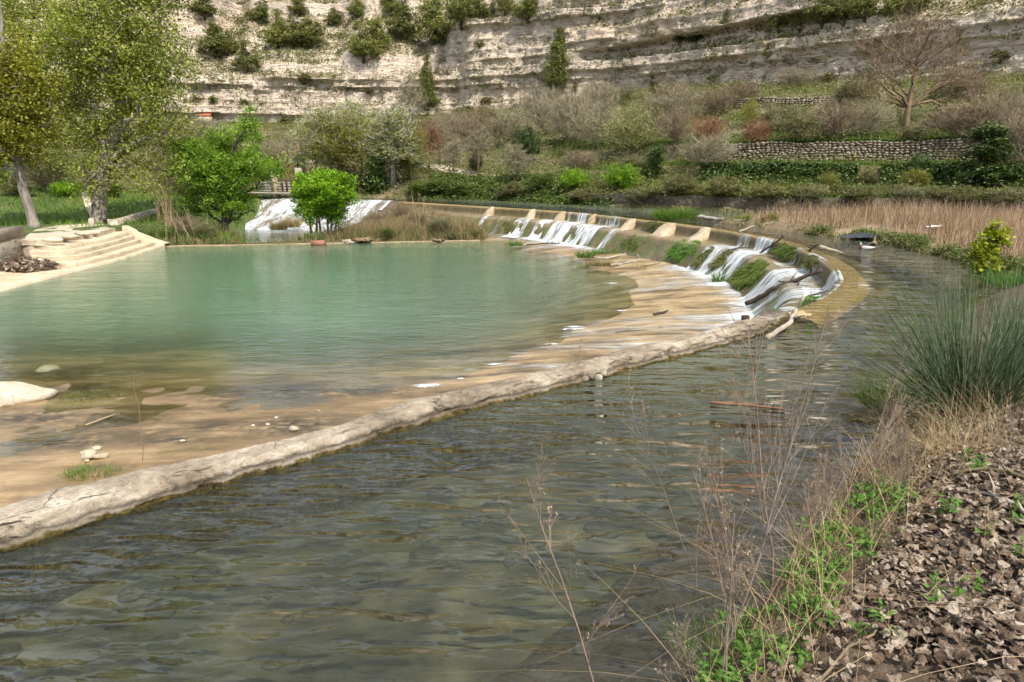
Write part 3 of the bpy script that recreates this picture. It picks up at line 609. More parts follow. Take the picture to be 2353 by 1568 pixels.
for (q, wd, lg) in [(z5(855, 180), 0.35, 0.75), (z5(1090, 185), 0.35, 0.75), (z5(1340, 205), 0.22, 0.6), (z5(1640, 225), 0.4, 0.9), (z5(1940, 245), 0.75, 0.95), (z5(2225, 275), 0.5, 0.95), (z5(530, 150), 0.4, 0.8)]:
    V, Q = buttress(crest_i(*q), wd, lg); link('buttress', new_mesh('buttress', V, Q, M_BUTT), weir)

# falling water
def fall(i0, i1, prof, mat, den, name, label, sx=1.0, jit=0.02):
    if i0 > i1: i0, i1 = i1, i0
    i0 = max(i0, 0); i1 = min(i1 + 1, len(crP)); P = crP[i0:i1]; Nn = crN[i0:i1]; k = len(prof)
    V, Q = sweep(P, Nn, prof)
    T = np.repeat(crT[i0:i1], k); L = np.concatenate([[0], np.cumsum(np.hypot(np.diff([p[0] for p in prof]), np.diff([p[1] for p in prof])))]); LL = np.tile(L, len(P))
    off = jit * (fbm(T * 3, LL * 1.5, 91) + 0.6 * fbm(T * 11, LL * 0.8, 92)); nn = np.repeat(Nn, k, 0)
    V[:, 0] += nn[:, 0] * off; V[:, 1] += nn[:, 1] * off; V[:, 2] += off * 0.35
    ed = np.minimum(T - T.min(), T.max() - T); de = den - 0.3 * (1 - sstep(0, 0.4, ed)) + 0.34 * fbm(T * 1.5, LL * 0.25, 93) + 0.10 * sstep(0.75, 1.0, LL / LL.max())
    return link(name, new_mesh(name, V, Q, mat, True, {'st': np.column_stack([T, LL, 0 * T]), 'den': de}), label=label, kind='structure')
F1 = [(-0.12, 0.022), (0.0, 0.012), (0.06, -0.06), (0.11, -0.2), (0.15, -0.36), (0.22, -0.46), (0.4, -0.475), (0.7, -0.48)]
F2 = [(0.35, -0.475), (0.7, -0.48), (0.95, -0.52), (1.1, -0.61), (1.24, -0.78), (1.42, -1.0), (1.6, -1.22), (1.78, -1.40), (2.0, -1.46), (2.3, -1.475)]
for a, b, den, lb in [(z5(690, 165), z5(780, 170), 0.50, 'two thin streams falling beside the dry tufts'), (z5(885, 180), z5(935, 185), 0.62, 'narrow stream between two buttresses'), (z5(1030, 190), z5(1065, 190), 0.6, 'narrow stream right against a buttress'),
                      (z5(1110, 195), z5(1335, 205), 0.52, 'thin water curtain over the upper step by the pool'), (z5(1350, 210), z5(1560, 225), 0.52, 'thin water curtain left of the wide buttress'), (z5(1635, 230), z5(1700, 235), 0.47, 'faint trickle below the green grass clump'),
                      (z6(690, 390), z6(770, 400), 0.46, 'faint trickle right of the last buttress'), (z6(920, 455), z6(1340, 530), 0.60, 'white curtain of water left of the mossy tuft'), (z6(1490, 650), z6(1640, 690), 0.55, 'white water behind the slanting stick'),
                      (z6(1640, 690), z6(1900, 850), 0.57, 'white water on the curve of the weir'), (z6(1900, 850), z6(1640, 1190), 0.62, 'white water pouring down the near end of the curve')]:
    fall(crest_i(*a), crest_i(*b), F1, M_FALL, den - 0.05, 'waterfall', lb, jit=0.04)
for a, b, den, lb in [(z5(430, 265), z5(520, 265), 0.56, 'small stream slipping out beside the brown islet'), (z5(560, 250), z5(650, 250), 0.5, 'thin lower stream among green weeds'), (z5(700, 250), z5(850, 258), 0.58, 'lower cascade nearest the islet'), (z5(870, 258), z5(1000, 265), 0.62, 'narrow lower cascade with clear white water'), (z5(1000, 265), z5(1390, 300), 0.60, 'broad lower cascade opposite the pool'),
                      (z5(1440, 305), z5(1540, 315), 0.47, 'weak lower cascade beside bare concrete'), (z6(560, 590), z6(1090, 690), 0.60, 'lower cascade streaked with green moss'),
                      (z6(1240, 900), z6(1330, 1160), 0.55, 'lower cascade under the long dark branch'), (z6(1330, 1160), z6(1220, 1400), 0.60, 'lower cascade beside the near wall')]:
    fall(lip_i(*a), lip_i(*b), F2, M_FALL, den - 0.01, 'cascade', lb, jit=0.09)
# film of water sliding down the apron
i0 = crest_i(*z5(420, 150)); P = crP[i0:]; Nn = crN[i0:]; offs = np.concatenate([[1.75, 2.0], np.arange(2.5, 11, 0.5)])
dv = 0.45 * Nn + 0.55 * np.array([-0.95, -0.25]); dv /= np.linalg.norm(dv, axis=1, keepdims=True)
B0 = P + Nn * 1.75; X = B0[:, None, 0] + dv[:, None, 0] * (offs - 1.75)[None]; Y = B0[:, None, 1] + dv[:, None, 1] * (offs - 1.75)[None]
Z = pool_bed_z(X, Y).reshape(X.shape) + 0.022; Z[:, :2] = np.maximum(Z[:, :2], -1.47)
Tt = np.repeat(crT[i0:], len(offs)); Oo = np.tile(offs, len(P))
streak = np.interp(Tt - crT[i0], *zip(*[(0, 0.3), (4, .42), (8, 0.52), (9, 0.56), (12, 0.50), (14, 0.42), (16, 0.30), (19, 0.30), (20.5, 0.5), (24, 0.56), (26.5, 0.45), (28.5, 0.40), (31, 0.52), (34, 0.56), (40, 0.45)]))
den = streak - 0.03 + 0.16 * (1 - sstep(1.9, 2.9, Oo)) * (streak > 0.4) - 0.022 * (Oo - 1.75) + 0.35 * fbm(Tt * 1.1, Oo * 0.12, 95)
idx = np.arange(X.size).reshape(X.shape); Q = np.stack([idx[:-1, :-1], idx[1:, :-1], idx[1:, 1:], idx[:-1, 1:]], -1).reshape(-1, 4)
Vf = np.column_stack([X.ravel(), Y.ravel(), Z.ravel()]); keep = (Vf[Q][:, :, 2].max(1) > POOL - 0.02) & (Vf[Q][:, :, 1].min(1) > 7)
link('apron_flow', new_mesh('apron_flow', Vf, Q[keep], M_FLOW, True, {'st': np.column_stack([Tt * 1.6, Oo, 0 * Tt]), 'den': den}), label='streaks of foam sliding over the tan apron', kind='structure')

# foam where the film meets the pool
M_FOAM = foam_material('shore_foam', 6, 6, thr=(0.45, 0.55))
for k, (px, py, rx, ry, lb) in enumerate([(980, 888, 0.45, 0.16, 'largest patch of white foam by the near wall'), (1150, 838, 0.5, 0.08, 'thin foam line where two currents meet'), (1268, 792, 0.3, 0.06, 'short foam streak at the pool edge'), (1330, 757, 0.75, 0.18, 'broad white foam at the apron edge'),
                                  (1430, 715, 0.3, 0.12, 'small foam patch beside the drain mark'), (1060, 872, 0.12, 0.05, 'tiny foam fleck below the thin foam line'), (1320, 752, .4, .1, 'foam crest above the broad foam'), (1410, 652, .5, .08, 'faint far foam at the pool edge')]):
    c = U(px, py, POOL); n = 26; a = np.linspace(0, 2 * math.pi, n, endpoint=False); rr = 1 + 0.9 * fbm(np.cos(a) * 2 + k * 9, np.sin(a) * 2, 97)
    ring = np.column_stack([c.x + rx * rr * np.cos(a), c.y + ry * rr * np.sin(a) + 0.12 * rx * np.cos(a), np.full(n, POOL + 0.012)])
    mid = ring * 0.55 + np.array([c.x, c.y, POOL + 0.035]) * 0.45
    V = np.vstack([ring, mid, [[c.x, c.y, POOL + 0.04]]]); Q = [(i, (i + 1) % n, n + (i + 1) % n, n + i) for i in range(n)]; T = [(n + i, n + (i + 1) % n, 2 * n) for i in range(n)]
    link('foam', new_mesh('foam', V, [np.array(Q), np.array(T)], M_FOAM, True, {'st': V * np.array([1, 1.5, 0]), 'den': np.concatenate([np.full(n, 0.3), np.full(n, 0.5), [0.58]])}), label=lb, kind='structure')

# steep spillway at the far left
SP = [(-1.2, -1.0), (-0.6, -0.05), (-0.2, 0.0), (0, -0.02), (0.25, -0.12), (0.8, -0.45), (1.6, -0.92), (2.6, -1.32), (3.3, -1.44), (3.8, -1.5), (4.6, -1.72), (5.6, -2.1)]
P_ = crP[:I_SPILL + 8]; N_ = crN[:I_SPILL + 8]
V, Q = sweep(P_, N_, SP, jit=wj); nv = len(V)
spw = empty('spillway', (0, 0, 0), 'steep spillway covered in white water behind the trees', 'spillway')
link('sloped_face', new_mesh('spillway', V, Q, M_WEIR, True, {'wet': np.full(nv, 0.6), 'moss': np.full(nv, 0.3)}), spw)
SPF = [(o, z + 0.06) for o, z in SP[2:]]
fall(0, I_SPILL + 4, SPF, M_SPILL, 0.48, 'spillway_water', 'sheet of white water sliding down the far spillway', jit=0.1)
# brick steps on the side of the spillway
M_BRICK = concrete('dark_brick', (0.06, 0.045, 0.035), (0.13, 0.095, 0.07), (0.22, 0.17, 0.13))
for q in range(7):
    t = q / 6; c = at(882 - 52 * t, 487 + 34 * t, 50.0 - 3.6 * t); s = 0.22
    V = np.array([(x * 0.42, y * 0.3, z * 0.13) for x in (-1, 1) for y in (-1, 1) for z in (-1, 1)]) + np.array(c) + np.random.default_rng(q).normal(0, 0.02, (8, 3))
    link('block', new_mesh('block', V, np.array([(0, 1, 3, 2), (4, 6, 7, 5), (0, 4, 5, 1), (2, 3, 7, 6), (0, 2, 6, 4), (1, 5, 7, 3)]), M_BRICK), spw)
V, Q = sweep(crP[I_SPILL - 2:I_SPILL + 12], crN[I_SPILL - 2:I_SPILL + 12], [(0.0, -2.2), (0.02, -0.03), (0.4, -0.16), (1.6, -0.9), (3.2, -1.44), (4.6, -1.7), (5.4, -2.0), (5.4, -2.3)])
link('side_wall', new_mesh('side_wall', V, Q, M_BRICK, False), spw)

# kerb along the far edge of the pool
kp = np.array([(-19.2, 36.95), (-14, 37.75), (-8, 38.8), (-1.9, 39.95)]); kP, kT = catmull(kp, 0.4); kN = normals2(kP)
V, Q = sweep(kP, kN, [(-0.2, -2.3), (-0.16, POOL + 0.0), (-0.12, POOL + 0.03), (0.1, POOL + 0.028), (0.14, POOL + 0.0), (0.2, -2.5)], jit=lambda X, Y, Z, o: (X, Y, Z + 0.02 * fbm(X * 1.5, Y, 99)))
link('pool_kerb', new_mesh('pool_kerb', V, Q, concrete('kerb_concrete', (0.14, 0.10, 0.055), (0.27, 0.20, 0.115), (0.38, 0.30, 0.19)), False), label='low concrete kerb along the far edge of the pool', cat='kerb')

# ------------------------------------------------------------------ near dividing wall
hgt = lambda t: 1.0 - 0.55 * sstep(wallT[-1] - 2.2, wallT[-1] - 0.2, t)
NW = [(-0.12, -1.2), (-0.07, -0.25), (-0.05, -0.06), (-0.045, -0.02), (-0.04, 0.01), (-0.032, 0.04), (-0.024, 0.07), (-0.016, 0.10), (-0.008, 0.13), (0.0, 0.155), (0.008, 0.18), (0.018, 0.205), (0.032, 0.228), (0.052, 0.247), (0.08, 0.26), (0.13, 0.268), (0.19, 0.274), (0.25, 0.277), (0.31, 0.276), (0.38, 0.265), (0.44, 0.22), (0.48, 0.08), (0.52, -0.3), (0.6, -1.0), (0.7, -1.9)]
wallP, wallT = catmull(WALL, 0.045); wallN = -normals2(wallP)
def nj(X, Y, Z, o):
    T = wallT[:, None] + 0 * X; f = np.where(Z > 0.04, 1, 0.5)
    Z = np.where(Z > 0, Z * hgt(T) * 0.66, Z)
    big = 0.16 * fbm(T * 0.55, o[None] * 1.5, 101, 2) + 0.11 * fbm(T * 2.2, Z * 6, 102, 3) + (0.03 + 0.075 * (o[None] < 0.1)) * fbm(T * 6, Z * 22, 103, 4)
    crack = -0.035 * (o[None] < 0.15) * (np.abs(fbm(T * 1.7 + 2 * fbm(T * 1.5, Z * 4, 105), Z * 9, 104, 3)) < 0.02)
    und = -0.05 * np.exp(-((Z - 0.03) / 0.035) ** 2) * (o[None] < 0.1)
    d = (big + crack) * f
    s = -np.cos(np.clip((o[None] - 0.0) / 0.45, 0, 1) * math.pi)                # -1 front, +1 back
    return X + wallN[:, None, 0] * (d * s - und * -1), Y + wallN[:, None, 1] * (d * s - und * -1), Z + d * (1 - np.abs(s)) * 0.8 + 0.1 * fbm(T * 0.45, 0 * T, 106, 2) * (Z > 0)
NW = [(o if o < 0 else o * 0.86, z) for o, z in NW]
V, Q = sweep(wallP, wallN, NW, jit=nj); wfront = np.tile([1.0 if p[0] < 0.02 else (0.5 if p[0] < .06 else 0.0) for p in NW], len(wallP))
def wall_mat():
    m = N('old_wall_plaster'); a = m.noise(m.pos(), 1.1, 6, 0.6); b = m.noise(m.pos(), 14, 6, 0.75); c = m.noise(m.pos((5.5, 5.5, 7)), 1, 6, 0.7, 0.4)
    ck = m.vor(m.mix(0.3, m.pos((1.6, 1.6, 3.2)), m.noise(m.pos((3, 3, 3)), 1, 4)), 1, 'DISTANCE_TO_EDGE'); ckm = m.math('MULTIPLY', m.ramp(ck, (0.0, 0.9), (0.012, 0.0)), m.ramp(m.noise(m.pos(), 1.4, 2), (0.5, 0.0), (0.62, 1.0)))
    f = m.math('ADD', m.math('MULTIPLY', a, 0.5), m.math('ADD', m.math('MULTIPLY', b, 0.25), m.math('MULTIPLY', c, 0.25)))
    col = m.ramp(f, (0.38, (0.14, 0.115, 0.085)), (0.45, (0.30, 0.24, 0.17)), (0.52, (0.44, 0.365, 0.27)), (0.60, (0.64, 0.57, 0.465)))
    col = m.mix(m.ramp(m.noise(m.pos(), 0.8, 3), (0.6, 0.0), (0.7, 0.7)), col, (0.42, 0.23, 0.10))
    col = m.mix(m.math('MULTIPLY', m.attr('front'), m.ramp(a, (0.35, 0.65), (0.6, 0.1))), col, m.ramp(b, (0.35, (0.085, 0.065, 0.045)), (0.62, (0.24, 0.185, 0.125))))  # algae stain on the front; also paints in its contrast with the sunlit top
    col = m.mix(ckm, col, (0.05, 0.04, 0.03)); sp_ = m.ramp(m.noise(m.pos((6, 6, 6)), 1, 5, 0.7), (0.60, 0.0), (0.68, 0.75)); col = m.mix(sp_, col, (0.085, 0.075, 0.06))
    sx = m.n('ShaderNodeSeparateXYZ'); m._set(sx.inputs[0], m.pos())
    z = m.math('ADD', sx.outputs['Z'], m.math('MULTIPLY', m.math('SUBTRACT', c, 0.5), 0.09))
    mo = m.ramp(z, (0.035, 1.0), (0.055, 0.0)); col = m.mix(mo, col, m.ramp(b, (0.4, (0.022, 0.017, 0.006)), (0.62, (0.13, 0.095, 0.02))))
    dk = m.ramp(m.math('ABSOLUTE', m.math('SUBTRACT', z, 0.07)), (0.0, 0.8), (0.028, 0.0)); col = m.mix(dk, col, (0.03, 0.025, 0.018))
    h = m.math('SUBTRACT', m.math('ADD', m.math('MULTIPLY', b, 0.6), c), m.math('MULTIPLY', ckm, 0.3))
    return m.done(m.princ(col, 0.85, m.bump(h, 0.085), 0.2))
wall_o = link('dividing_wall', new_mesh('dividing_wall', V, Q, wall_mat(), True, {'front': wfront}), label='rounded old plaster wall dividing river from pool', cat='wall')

# ------------------------------------------------------------------ landing steps and walls on the left
def box(cx, cy, cz, sx, sy, sz, rz=0, jit=0, seed=0):
    r = np.random.default_rng(seed); V = np.array([(x, y, z) for x in (-.5, .5) for y in (-.5, .5) for z in (-.5, .5)]) * (sx, sy, sz) + r.normal(0, 1, (8, 3)) * jit
    c, s = math.cos(rz), math.sin(rz); V = np.column_stack([V[:, 0] * c - V[:, 1] * s, V[:, 0] * s + V[:, 1] * c, V[:, 2]]) + (cx, cy, cz)
    return V, np.array([(0, 1, 3, 2), (4, 6, 7, 5), (0, 4, 5, 1), (2, 3, 7, 6), (0, 2, 6, 4), (1, 5, 7, 3)])
def z8(x, y): return (0.1953 * x, 459.6 + 0.1953 * y)
def line8(pts, z, n=28):
    P = np.array([tuple(U(*z8(*p), z))[:2] for p in pts]); Q, _ = catmull(P, 0.05); k = np.linspace(0, len(Q) - 1, n).astype(int); return Q[k]
NOS = [(-1.55, [(-420, 1150), (0, 1045), (610, 885), (890, 815), (1390, 690), (1955, 520)]),
       (-1.37, [(350, 727), (630, 730), (860, 742), (1400, 620), (1865, 478)]),
       (-1.17, [(365, 655), (780, 662), (1100, 610), (1745, 434)]),
       (-0.97, [(340, 595), (720, 600), (1100, 545), (1645, 398)]),
       (-0.78, [(390, 530), (650, 540), (1000, 490), (1300, 432), (1562, 357)])]
steps = empty('landing_steps', (-20, 31, -1.6), 'flight of curved pale concrete steps at the pool edge', 'steps')
steps_inv = Matrix.Translation((20, -31, 1.6))
LN = [line8(p, z) for z, p in NOS]
back = np.column_stack([LN[4][:, 0] - 1.2, LN[4][:, 1] + 0.4]); LN.append(back)
for k in range(5):
    z = NOS[k][0]; zb = NOS[k - 1][0] if k else -2.4
    f = LN[k]; b = LN[k + 1]
    if k == 0:                                # landing: reaches back under the lowest step and along the wall foot
        b = np.column_stack([np.interp(np.linspace(0, 1, 28), [0, 0.25, 1], [U(*z8(-420, 760), -1.55).x, LN[1][0, 0] - 0.6, LN[1][-1, 0]]), np.interp(np.linspace(0, 1, 28), [0, 0.25, 1], [U(*z8(-420, 760), -1.55).y, LN[1][0, 1] + 0.3, LN[1][-1, 1]])])
    b = b + (b - f) * 0.12; n = 28
    wob = 0.012 * fbm(np.arange(n) * 0.6, k * 3.3 + np.zeros(n), 111)
    rows = [np.column_stack([f[:, 0], f[:, 1], np.full(n, zb - 0.05)]), np.column_stack([f[:, 0], f[:, 1], z - 0.03 + wob]), np.column_stack([f + (b - f) * 0.03, z + wob]), np.column_stack([b, np.full(n, z) + wob])]
    V = np.stack(rows, 1).reshape(-1, 3); idx = np.arange(n * 4).reshape(n, 4); Q = np.stack([idx[:-1, :-1], idx[1:, :-1], idx[1:, 1:], idx[:-1, 1:]], -1).reshape(-1, 4)
    V = V - np.array((-20, 31, -1.6))
    if k == 0: link('landing', new_mesh('landing', V, Q, M_STEP), steps)
    else:                                     # each step is a row of cast blocks
        cuts = [0, 6, 13, 20, 27] if k % 2 else [0, 9, 17, 27]
        for a, c in zip(cuts[:-1], cuts[1:]):
            vi = idx[a:c + 1].ravel(); Vs = V[vi].reshape(c - a + 1, 4, 3).copy(); g = Vs[-1] - Vs[-2]; Vs[-1] -= g * 0.03
            m_ = c - a + 1; id2 = np.arange(m_ * 4).reshape(m_, 4)
            link('step_block', new_mesh('step_block', Vs.reshape(-1, 3), np.stack([id2[:-1, :-1], id2[1:, :-1], id2[1:, 1:], id2[:-1, 1:]], -1).reshape(-1, 4), M_STEP), steps)
cp = np.array([tuple(U(*z8(x, y), z)) for x, y, z in [(1460, 312, -0.55), (1600, 375, -0.8), (1750, 432, -1.1), (1900, 490, -1.4), (1962, 520, -1.52)]]); cpP, _ = catmull(cp, 0.3)
cn = normals2(cpP); V, Q = sweep(cpP, cn, [(-0.28, -0.9), (-0.25, 0.0), (-0.22, 0.05), (0.1, 0.05), (0.14, 0.0), (0.16, -0.9)]); V[:, 2] += np.repeat(cpP[:, 2], 6)
link('coping', new_mesh('coping', V - np.array((-20, 31, -1.6)), Q, M_STEP), steps)
# paved terrace on top of the steps
tp = [(q[0] - .75, q[1] + .3) for q in LN[4][::3]] + [tuple(U(*z8(x, y), -0.6))[:2] for x, y in [(1460, 312), (1250, 290), (1000, 285), (700, 300), (420, 350)]]
V, T = sheet(tp, lambda x, y: -0.585 + 0.05 * fbm(x * 2, y * 2, 113), [(-45, -10, 20, 60, 0.3)])
M_PAVE = concrete('worn_paving', (0.30, 0.25, 0.18), (0.47, 0.40, 0.30), (0.60, 0.53, 0.42), bump=0.04)
_tp = np.array(tp + tp[:1]); _sk, _ = catmull(_tp, 0.4); _m = len(_sk); _V = np.vstack([np.column_stack([_sk, np.full(_m, -0.57)]), np.column_stack([_sk, np.full(_m, -1.3)])]); _Q = np.array([(i, i + 1, _m + i + 1, _m + i) for i in range(_m - 1)])
V, T = np.vstack([V, _V]), [T, _Q + len(V)]
link('paved_terrace', new_mesh('paved_terrace', V, T, M_PAVE), label='worn pale paving above the steps', kind='structure')
pth = [tuple(U(*z8(x, y), -0.5))[:2] for x, y in [(965, 60), (1090, 55), (1085, 230), (1045, 190), (1000, 120)]]
V, T = sheet(pth, lambda x, y: lb_z(x, y) + 0.05, [(-45, -10, 20, 70, 0.5)]); link('garden_path', new_mesh('garden_path', V, T, M_PAVE), label='short pale path beside the large trunk', kind='structure')
rg = np.random.default_rng(8)
def pebble(rg, s, squash=0.7, n=2):
    bm = bmesh.new(); bmesh.ops.create_icosphere(bm, subdivisions=n, radius=0.5); V = np.array([v.co[:] for v in bm.verts]); T = np.array([[v.index for v in f.verts] for f in bm.faces]); bm.free()
    d = rg.normal(size=(5, 3)); d /= np.linalg.norm(d, axis=1, keepdims=True)
    for k in range(5): h = rg.uniform(0.26, 0.44); t = V @ d[k]; V = V - d[k][None] * np.maximum(t - h, 0)[:, None]
    V *= np.array(s) * (1, 1, squash); return V, T
M_STONE = N('field_stone'); _c = M_STONE.ramp(M_STONE.n('ShaderNodeObjectInfo').outputs['Random'], (0, (0.20, 0.17, 0.13)), (0.5, (0.33, 0.28, 0.215)), (1, (0.50, 0.44, 0.35)))
_ns = M_STONE.noise(M_STONE.pos((5, 5, 5)), 1, 6, 0.7); M_STONE = M_STONE.done(M_STONE.princ(M_STONE.mix(M_STONE.ramp(_ns, (0.35, 0.0), (0.6, 1.0)), (0.15, 0.125, 0.09), _c), 0.95, M_STONE.bump(_ns, 0.06), 0.1))
def stone_stuff():
    m = N('field_stone_mix'); r = m.attr('rnd'); n = m.noise(m.pos((5, 5, 5)), 1, 6, 0.7)
    return m.done(m.princ(m.mix(m.ramp(n, (0.35, 0.0), (0.6, 1.0)), (0.15, 0.125, 0.09), m.ramp(r, (0, (0.20, 0.17, 0.13)), (0.5, (0.33, 0.28, 0.215)), (1, (0.50, 0.44, 0.35)))), 0.95, m.bump(n, 0.06), 0.1))
M_STONE2 = stone_stuff()
STONES = [new_mesh('stone', *pebble(rg, (1, 1, 1), 1.0, 1), M_STONE) for _ in range(8)]
def rowstones(top, base, rows, wd, rg):
    """stones filling a wall face: top/base polylines (n,3); yields centre, size, angle"""
    L = np.concatenate([[0], np.cumsum(np.linalg.norm(np.diff(base[:, :2], axis=0), axis=1))]); out_ = []
    for r in range(rows):
        t = rg.uniform(0, wd * .5)
        while t < L[-1]:
            ww = wd * rg.uniform(0.6, 1.5); tt = min(t + ww / 2, L[-1]); b = np.array([np.interp(tt, L, base[:, k]) for k in range(3)]); u = np.array([np.interp(tt, L, top[:, k]) for k in range(3)])
            b2 = np.array([np.interp(min(tt + .3, L[-1]), L, base[:, k]) for k in range(3)]); b1 = np.array([np.interp(max(tt - .3, 0), L, base[:, k]) for k in range(3)])
            h = (u[2] - b[2]) / rows; v = (r + 0.5 + rg.uniform(-.22, .22)) / rows; c = b + (u - b) * v
            out_.append((c, (ww * 1.08, 0.34 * rg.uniform(.7, 1.2), h * rg.uniform(0.9, 1.3)), math.atan2(b2[1] - b1[1], b2[0] - b1[0]))); t += ww
    return out_
def put_stones(root, sts, limit, rg, vis=None):
    base = Vector(root.location); sts = sorted(sts, key=lambda s: -(s[1][0] * s[1][2]) / max(s[0][1], 1)); mb = MB()
    for k, (c, s, a) in enumerate(sts):
        if k < limit:
            o = link('stone', STONES[int(rg.integers(8))], root, Vector(c) - base, a, s); o.rotation_euler = (rg.uniform(-.3, .3), rg.uniform(-.25, .25), a)
        else:
            V, T = pebble(rg, (1, 1, 1), 1.0, 1); V = V * s; cs, sn = math.cos(a), math.sin(a); V = np.column_stack([V[:, 0] * cs - V[:, 1] * sn, V[:, 0] * sn + V[:, 1] * cs, V[:, 2]]) + c - np.array(base)
            mb.add(V, T=T, a=rg.uniform())
    if mb.n: link('stone_fill', mb.mesh('stone_fill', M_STONE2), root, kind='stuff')

# flood wall at the left edge
b0 = U(-60, 640, -1.5); b1 = U(70, 585, -1.3); Yw = b1.y
tpz = at(66, 519, Yw).z
fw = empty('flood_wall', b1, 'masonry wall with rendered top at the left edge', 'wall')
d = Vector((b1.x - b0.x, b1.y - b0.y, 0)).normalized(); nn = Vector((d.y, -d.x, 0)); ang = math.atan2(d.y, d.x); Lw = 9.0
V, Q = box(0, 0, 0, 1, 1, 1)
def slab(along0, along1, off0, off1, z0, z1, taper=0.0):
    V = []
    for a in (along0, along1):
        for o in (0, 1):
            for z in (z0, z1):
                of = off0 if o else off1
                if z == z1 and o: of = off0 - taper
                p = d * a + nn * of; V.append((p.x, p.y, z))
    return np.array(V), np.array([(0, 1, 3, 2), (4, 6, 7, 5), (0, 4, 5, 1), (2, 3, 7, 6), (0, 2, 6, 4), (1, 5, 7, 3)])
V, Q = slab(-Lw, 0, 0.0, -0.55, -0.4, tpz + 1.3 - 0.42, 0.1); link('masonry_core', new_mesh('masonry_core', V, Q, M_PAVE), fw)
V, Q = slab(-Lw, 0.02, -0.08, -0.57, tpz + 1.3 - 0.42, tpz + 1.3, 0.03); link('rendered_top', new_mesh('rendered_top', V, Q, M_WALL), fw)
rs = np.random.default_rng(5)
bs = np.array([tuple(Vector(b1) + d * a + nn * 0.0 + Vector((0, 0, -0.1))) for a in np.linspace(-6, -0.05, 20)]); ts = np.array([tuple(Vector(b1) + d * a - nn * 0.1 + Vector((0, 0, tpz + 1.3 - 0.45))) for a in np.linspace(-6, -0.05, 20)])
put_stones(fw, [(c - np.array(nn) * .13, (s[0], s[1], s[2] * .85), a) for c, s, a in rowstones(ts, bs, 6, 0.3, rs)], 150, rs)

# curved garden wall right of the trunk
gw = np.array([tuple(at(*z8(x, y), Y)) for x, y, Y in [(1250, 225, 37.6), (1370, 225, 38.2), (1480, 205, 39.2), (1640, 155, 41.5), (1760, 125, 43.5), (1860, 100, 46)]]); gP, _ = catmull(gw, 0.3); gN = normals2(gP)
V, Q = sweep(gP, gN, [(-0.35, -1.6), (-0.32, -0.04), (-0.28, 0.0), (0.0, 0.0), (0.05, -0.06), (0.2, -1.6)]); V[:, 2] += np.repeat(gP[:, 2], 6) 
link('garden_wall', new_mesh('garden_wall', V, Q, concrete('stained_render', (0.10, 0.085, 0.06), (0.33, 0.28, 0.21), (0.46, 0.40, 0.31)), True), label='curved streaked retaining wall beside the reeds', cat='wall')
for k, (x, y, h, lb) in enumerate([(1082, 330, 0.42, 'upright pale stone post at the foot of the large trunk'), ]):
    c = U(*z8(x, y), -0.6); V, T = pebble(np.random.default_rng(4), (0.32, 0.22, 0.75), 1, 2); V[:, 2] += 0.3; link('standing_stone', new_mesh('standing_stone', V, T, M_PAVE, True), loc=c, label=lb, cat='stone')
for k, (x, y, s, lb) in enumerate([(960, 400, (.9, .5, .28), 'longest pale rock along the paving edge'), (830, 440, (.8, .45, .3), 'pale rock left of the weeds on the paving'), (1100, 380, (.7, .5, .25), 'broken pale rock near the top step'), (620, 470, (1.0, .5, .24), 'flat pale rock nearest the flood wall'), (1350, 290, (.8, .5, .5), 'block leaning on the garden wall end')]):
    c = U(*z8(x, y), -0.55); V, T = pebble(np.random.default_rng(40 + k), s, 1, 2); link('edge_rock', new_mesh('edge_rock', V, T, M_PAVE, False), loc=c, label=lb, cat='rock')

# ------------------------------------------------------------------ far retaining wall, terrace walls, track
n_s, n_u = hx.shape
def hill_line(s0, s1, iu):
    a = int(s0 / (nst - 1) * (ns - 1)); b = int(s1 / (nst - 1) * (ns - 1)); P = HV.reshape(n_s, n_u, 3)[a:b + 1, iu]; return P
iu0 = int(np.argmin(np.abs(us - 0.0)))
P = hill_line(5.1, 11, iu0)[:, :2]; rP, _ = catmull(P[::4], 0.5); rN = normals2(rP)
V, Q = sweep(rP, rN, [(-0.4, 0.6), (-0.38, 0.82), (0.12, 0.80), (0.16, 0.76), (0.2, 0.3), (0.24, -0.9)], jit=lambda X, Y, Z, o: (X + 0.15 * fbm(X, Z * 2, 121), Y + 0.15 * fbm(Y, Z * 2, 122), Z + 0.12 * fbm(X * 0.6, Y * 0.6, 123) * (Z > 0)))
link('river_wall', new_mesh('river_wall', V, Q, M_DARKC, False), label='dark low retaining wall along the far bank', cat='wall')
def at_u(u): return int(np.argmin(np.abs(us - u)))
def terrace_wall(s0, s1, ua, ub, rows, wd, name, label, limit, seed, lift=0.06):
    base = hill_line(s0, s1, at_u(ua))[::2].copy(); top = hill_line(s0, s1, at_u(ub))[::2].copy()
    off = (base - top)[:, :2]; off /= np.linalg.norm(off, axis=1, keepdims=True) + 1e-9
    top[:, :2] = base[:, :2] + off * 0.10; base[:, :2] += off * 0.3; top[:, 2] += lift
    mid = base[len(base) // 2]; root = empty(name, mid, label, 'stone wall'); r = np.random.default_rng(seed)
    V = np.vstack([base - np.array([0, 0, .3]), top - np.array([0, 0, 0.05])]) - mid; m_ = len(base); Q = [(i, i + 1, m_ + i + 1, m_ + i) for i in range(m_ - 1)]
    link('earth_core', new_mesh('earth_core', V, np.array(Q), M_BANK), root)
    put_stones(root, rowstones(top, base, rows, wd, r), limit, r)
terrace_wall(6.25, 9.7, 0.203, 0.209, 9, 0.28, 'terrace_wall', 'long dry stone terrace wall above the ivy hedge', 300, 11)
terrace_wall(6.4, 7.2, 0.5, 0.506, 5, 0.3, 'terrace_wall', 'upper dry stone wall below the cliff', 160, 12)
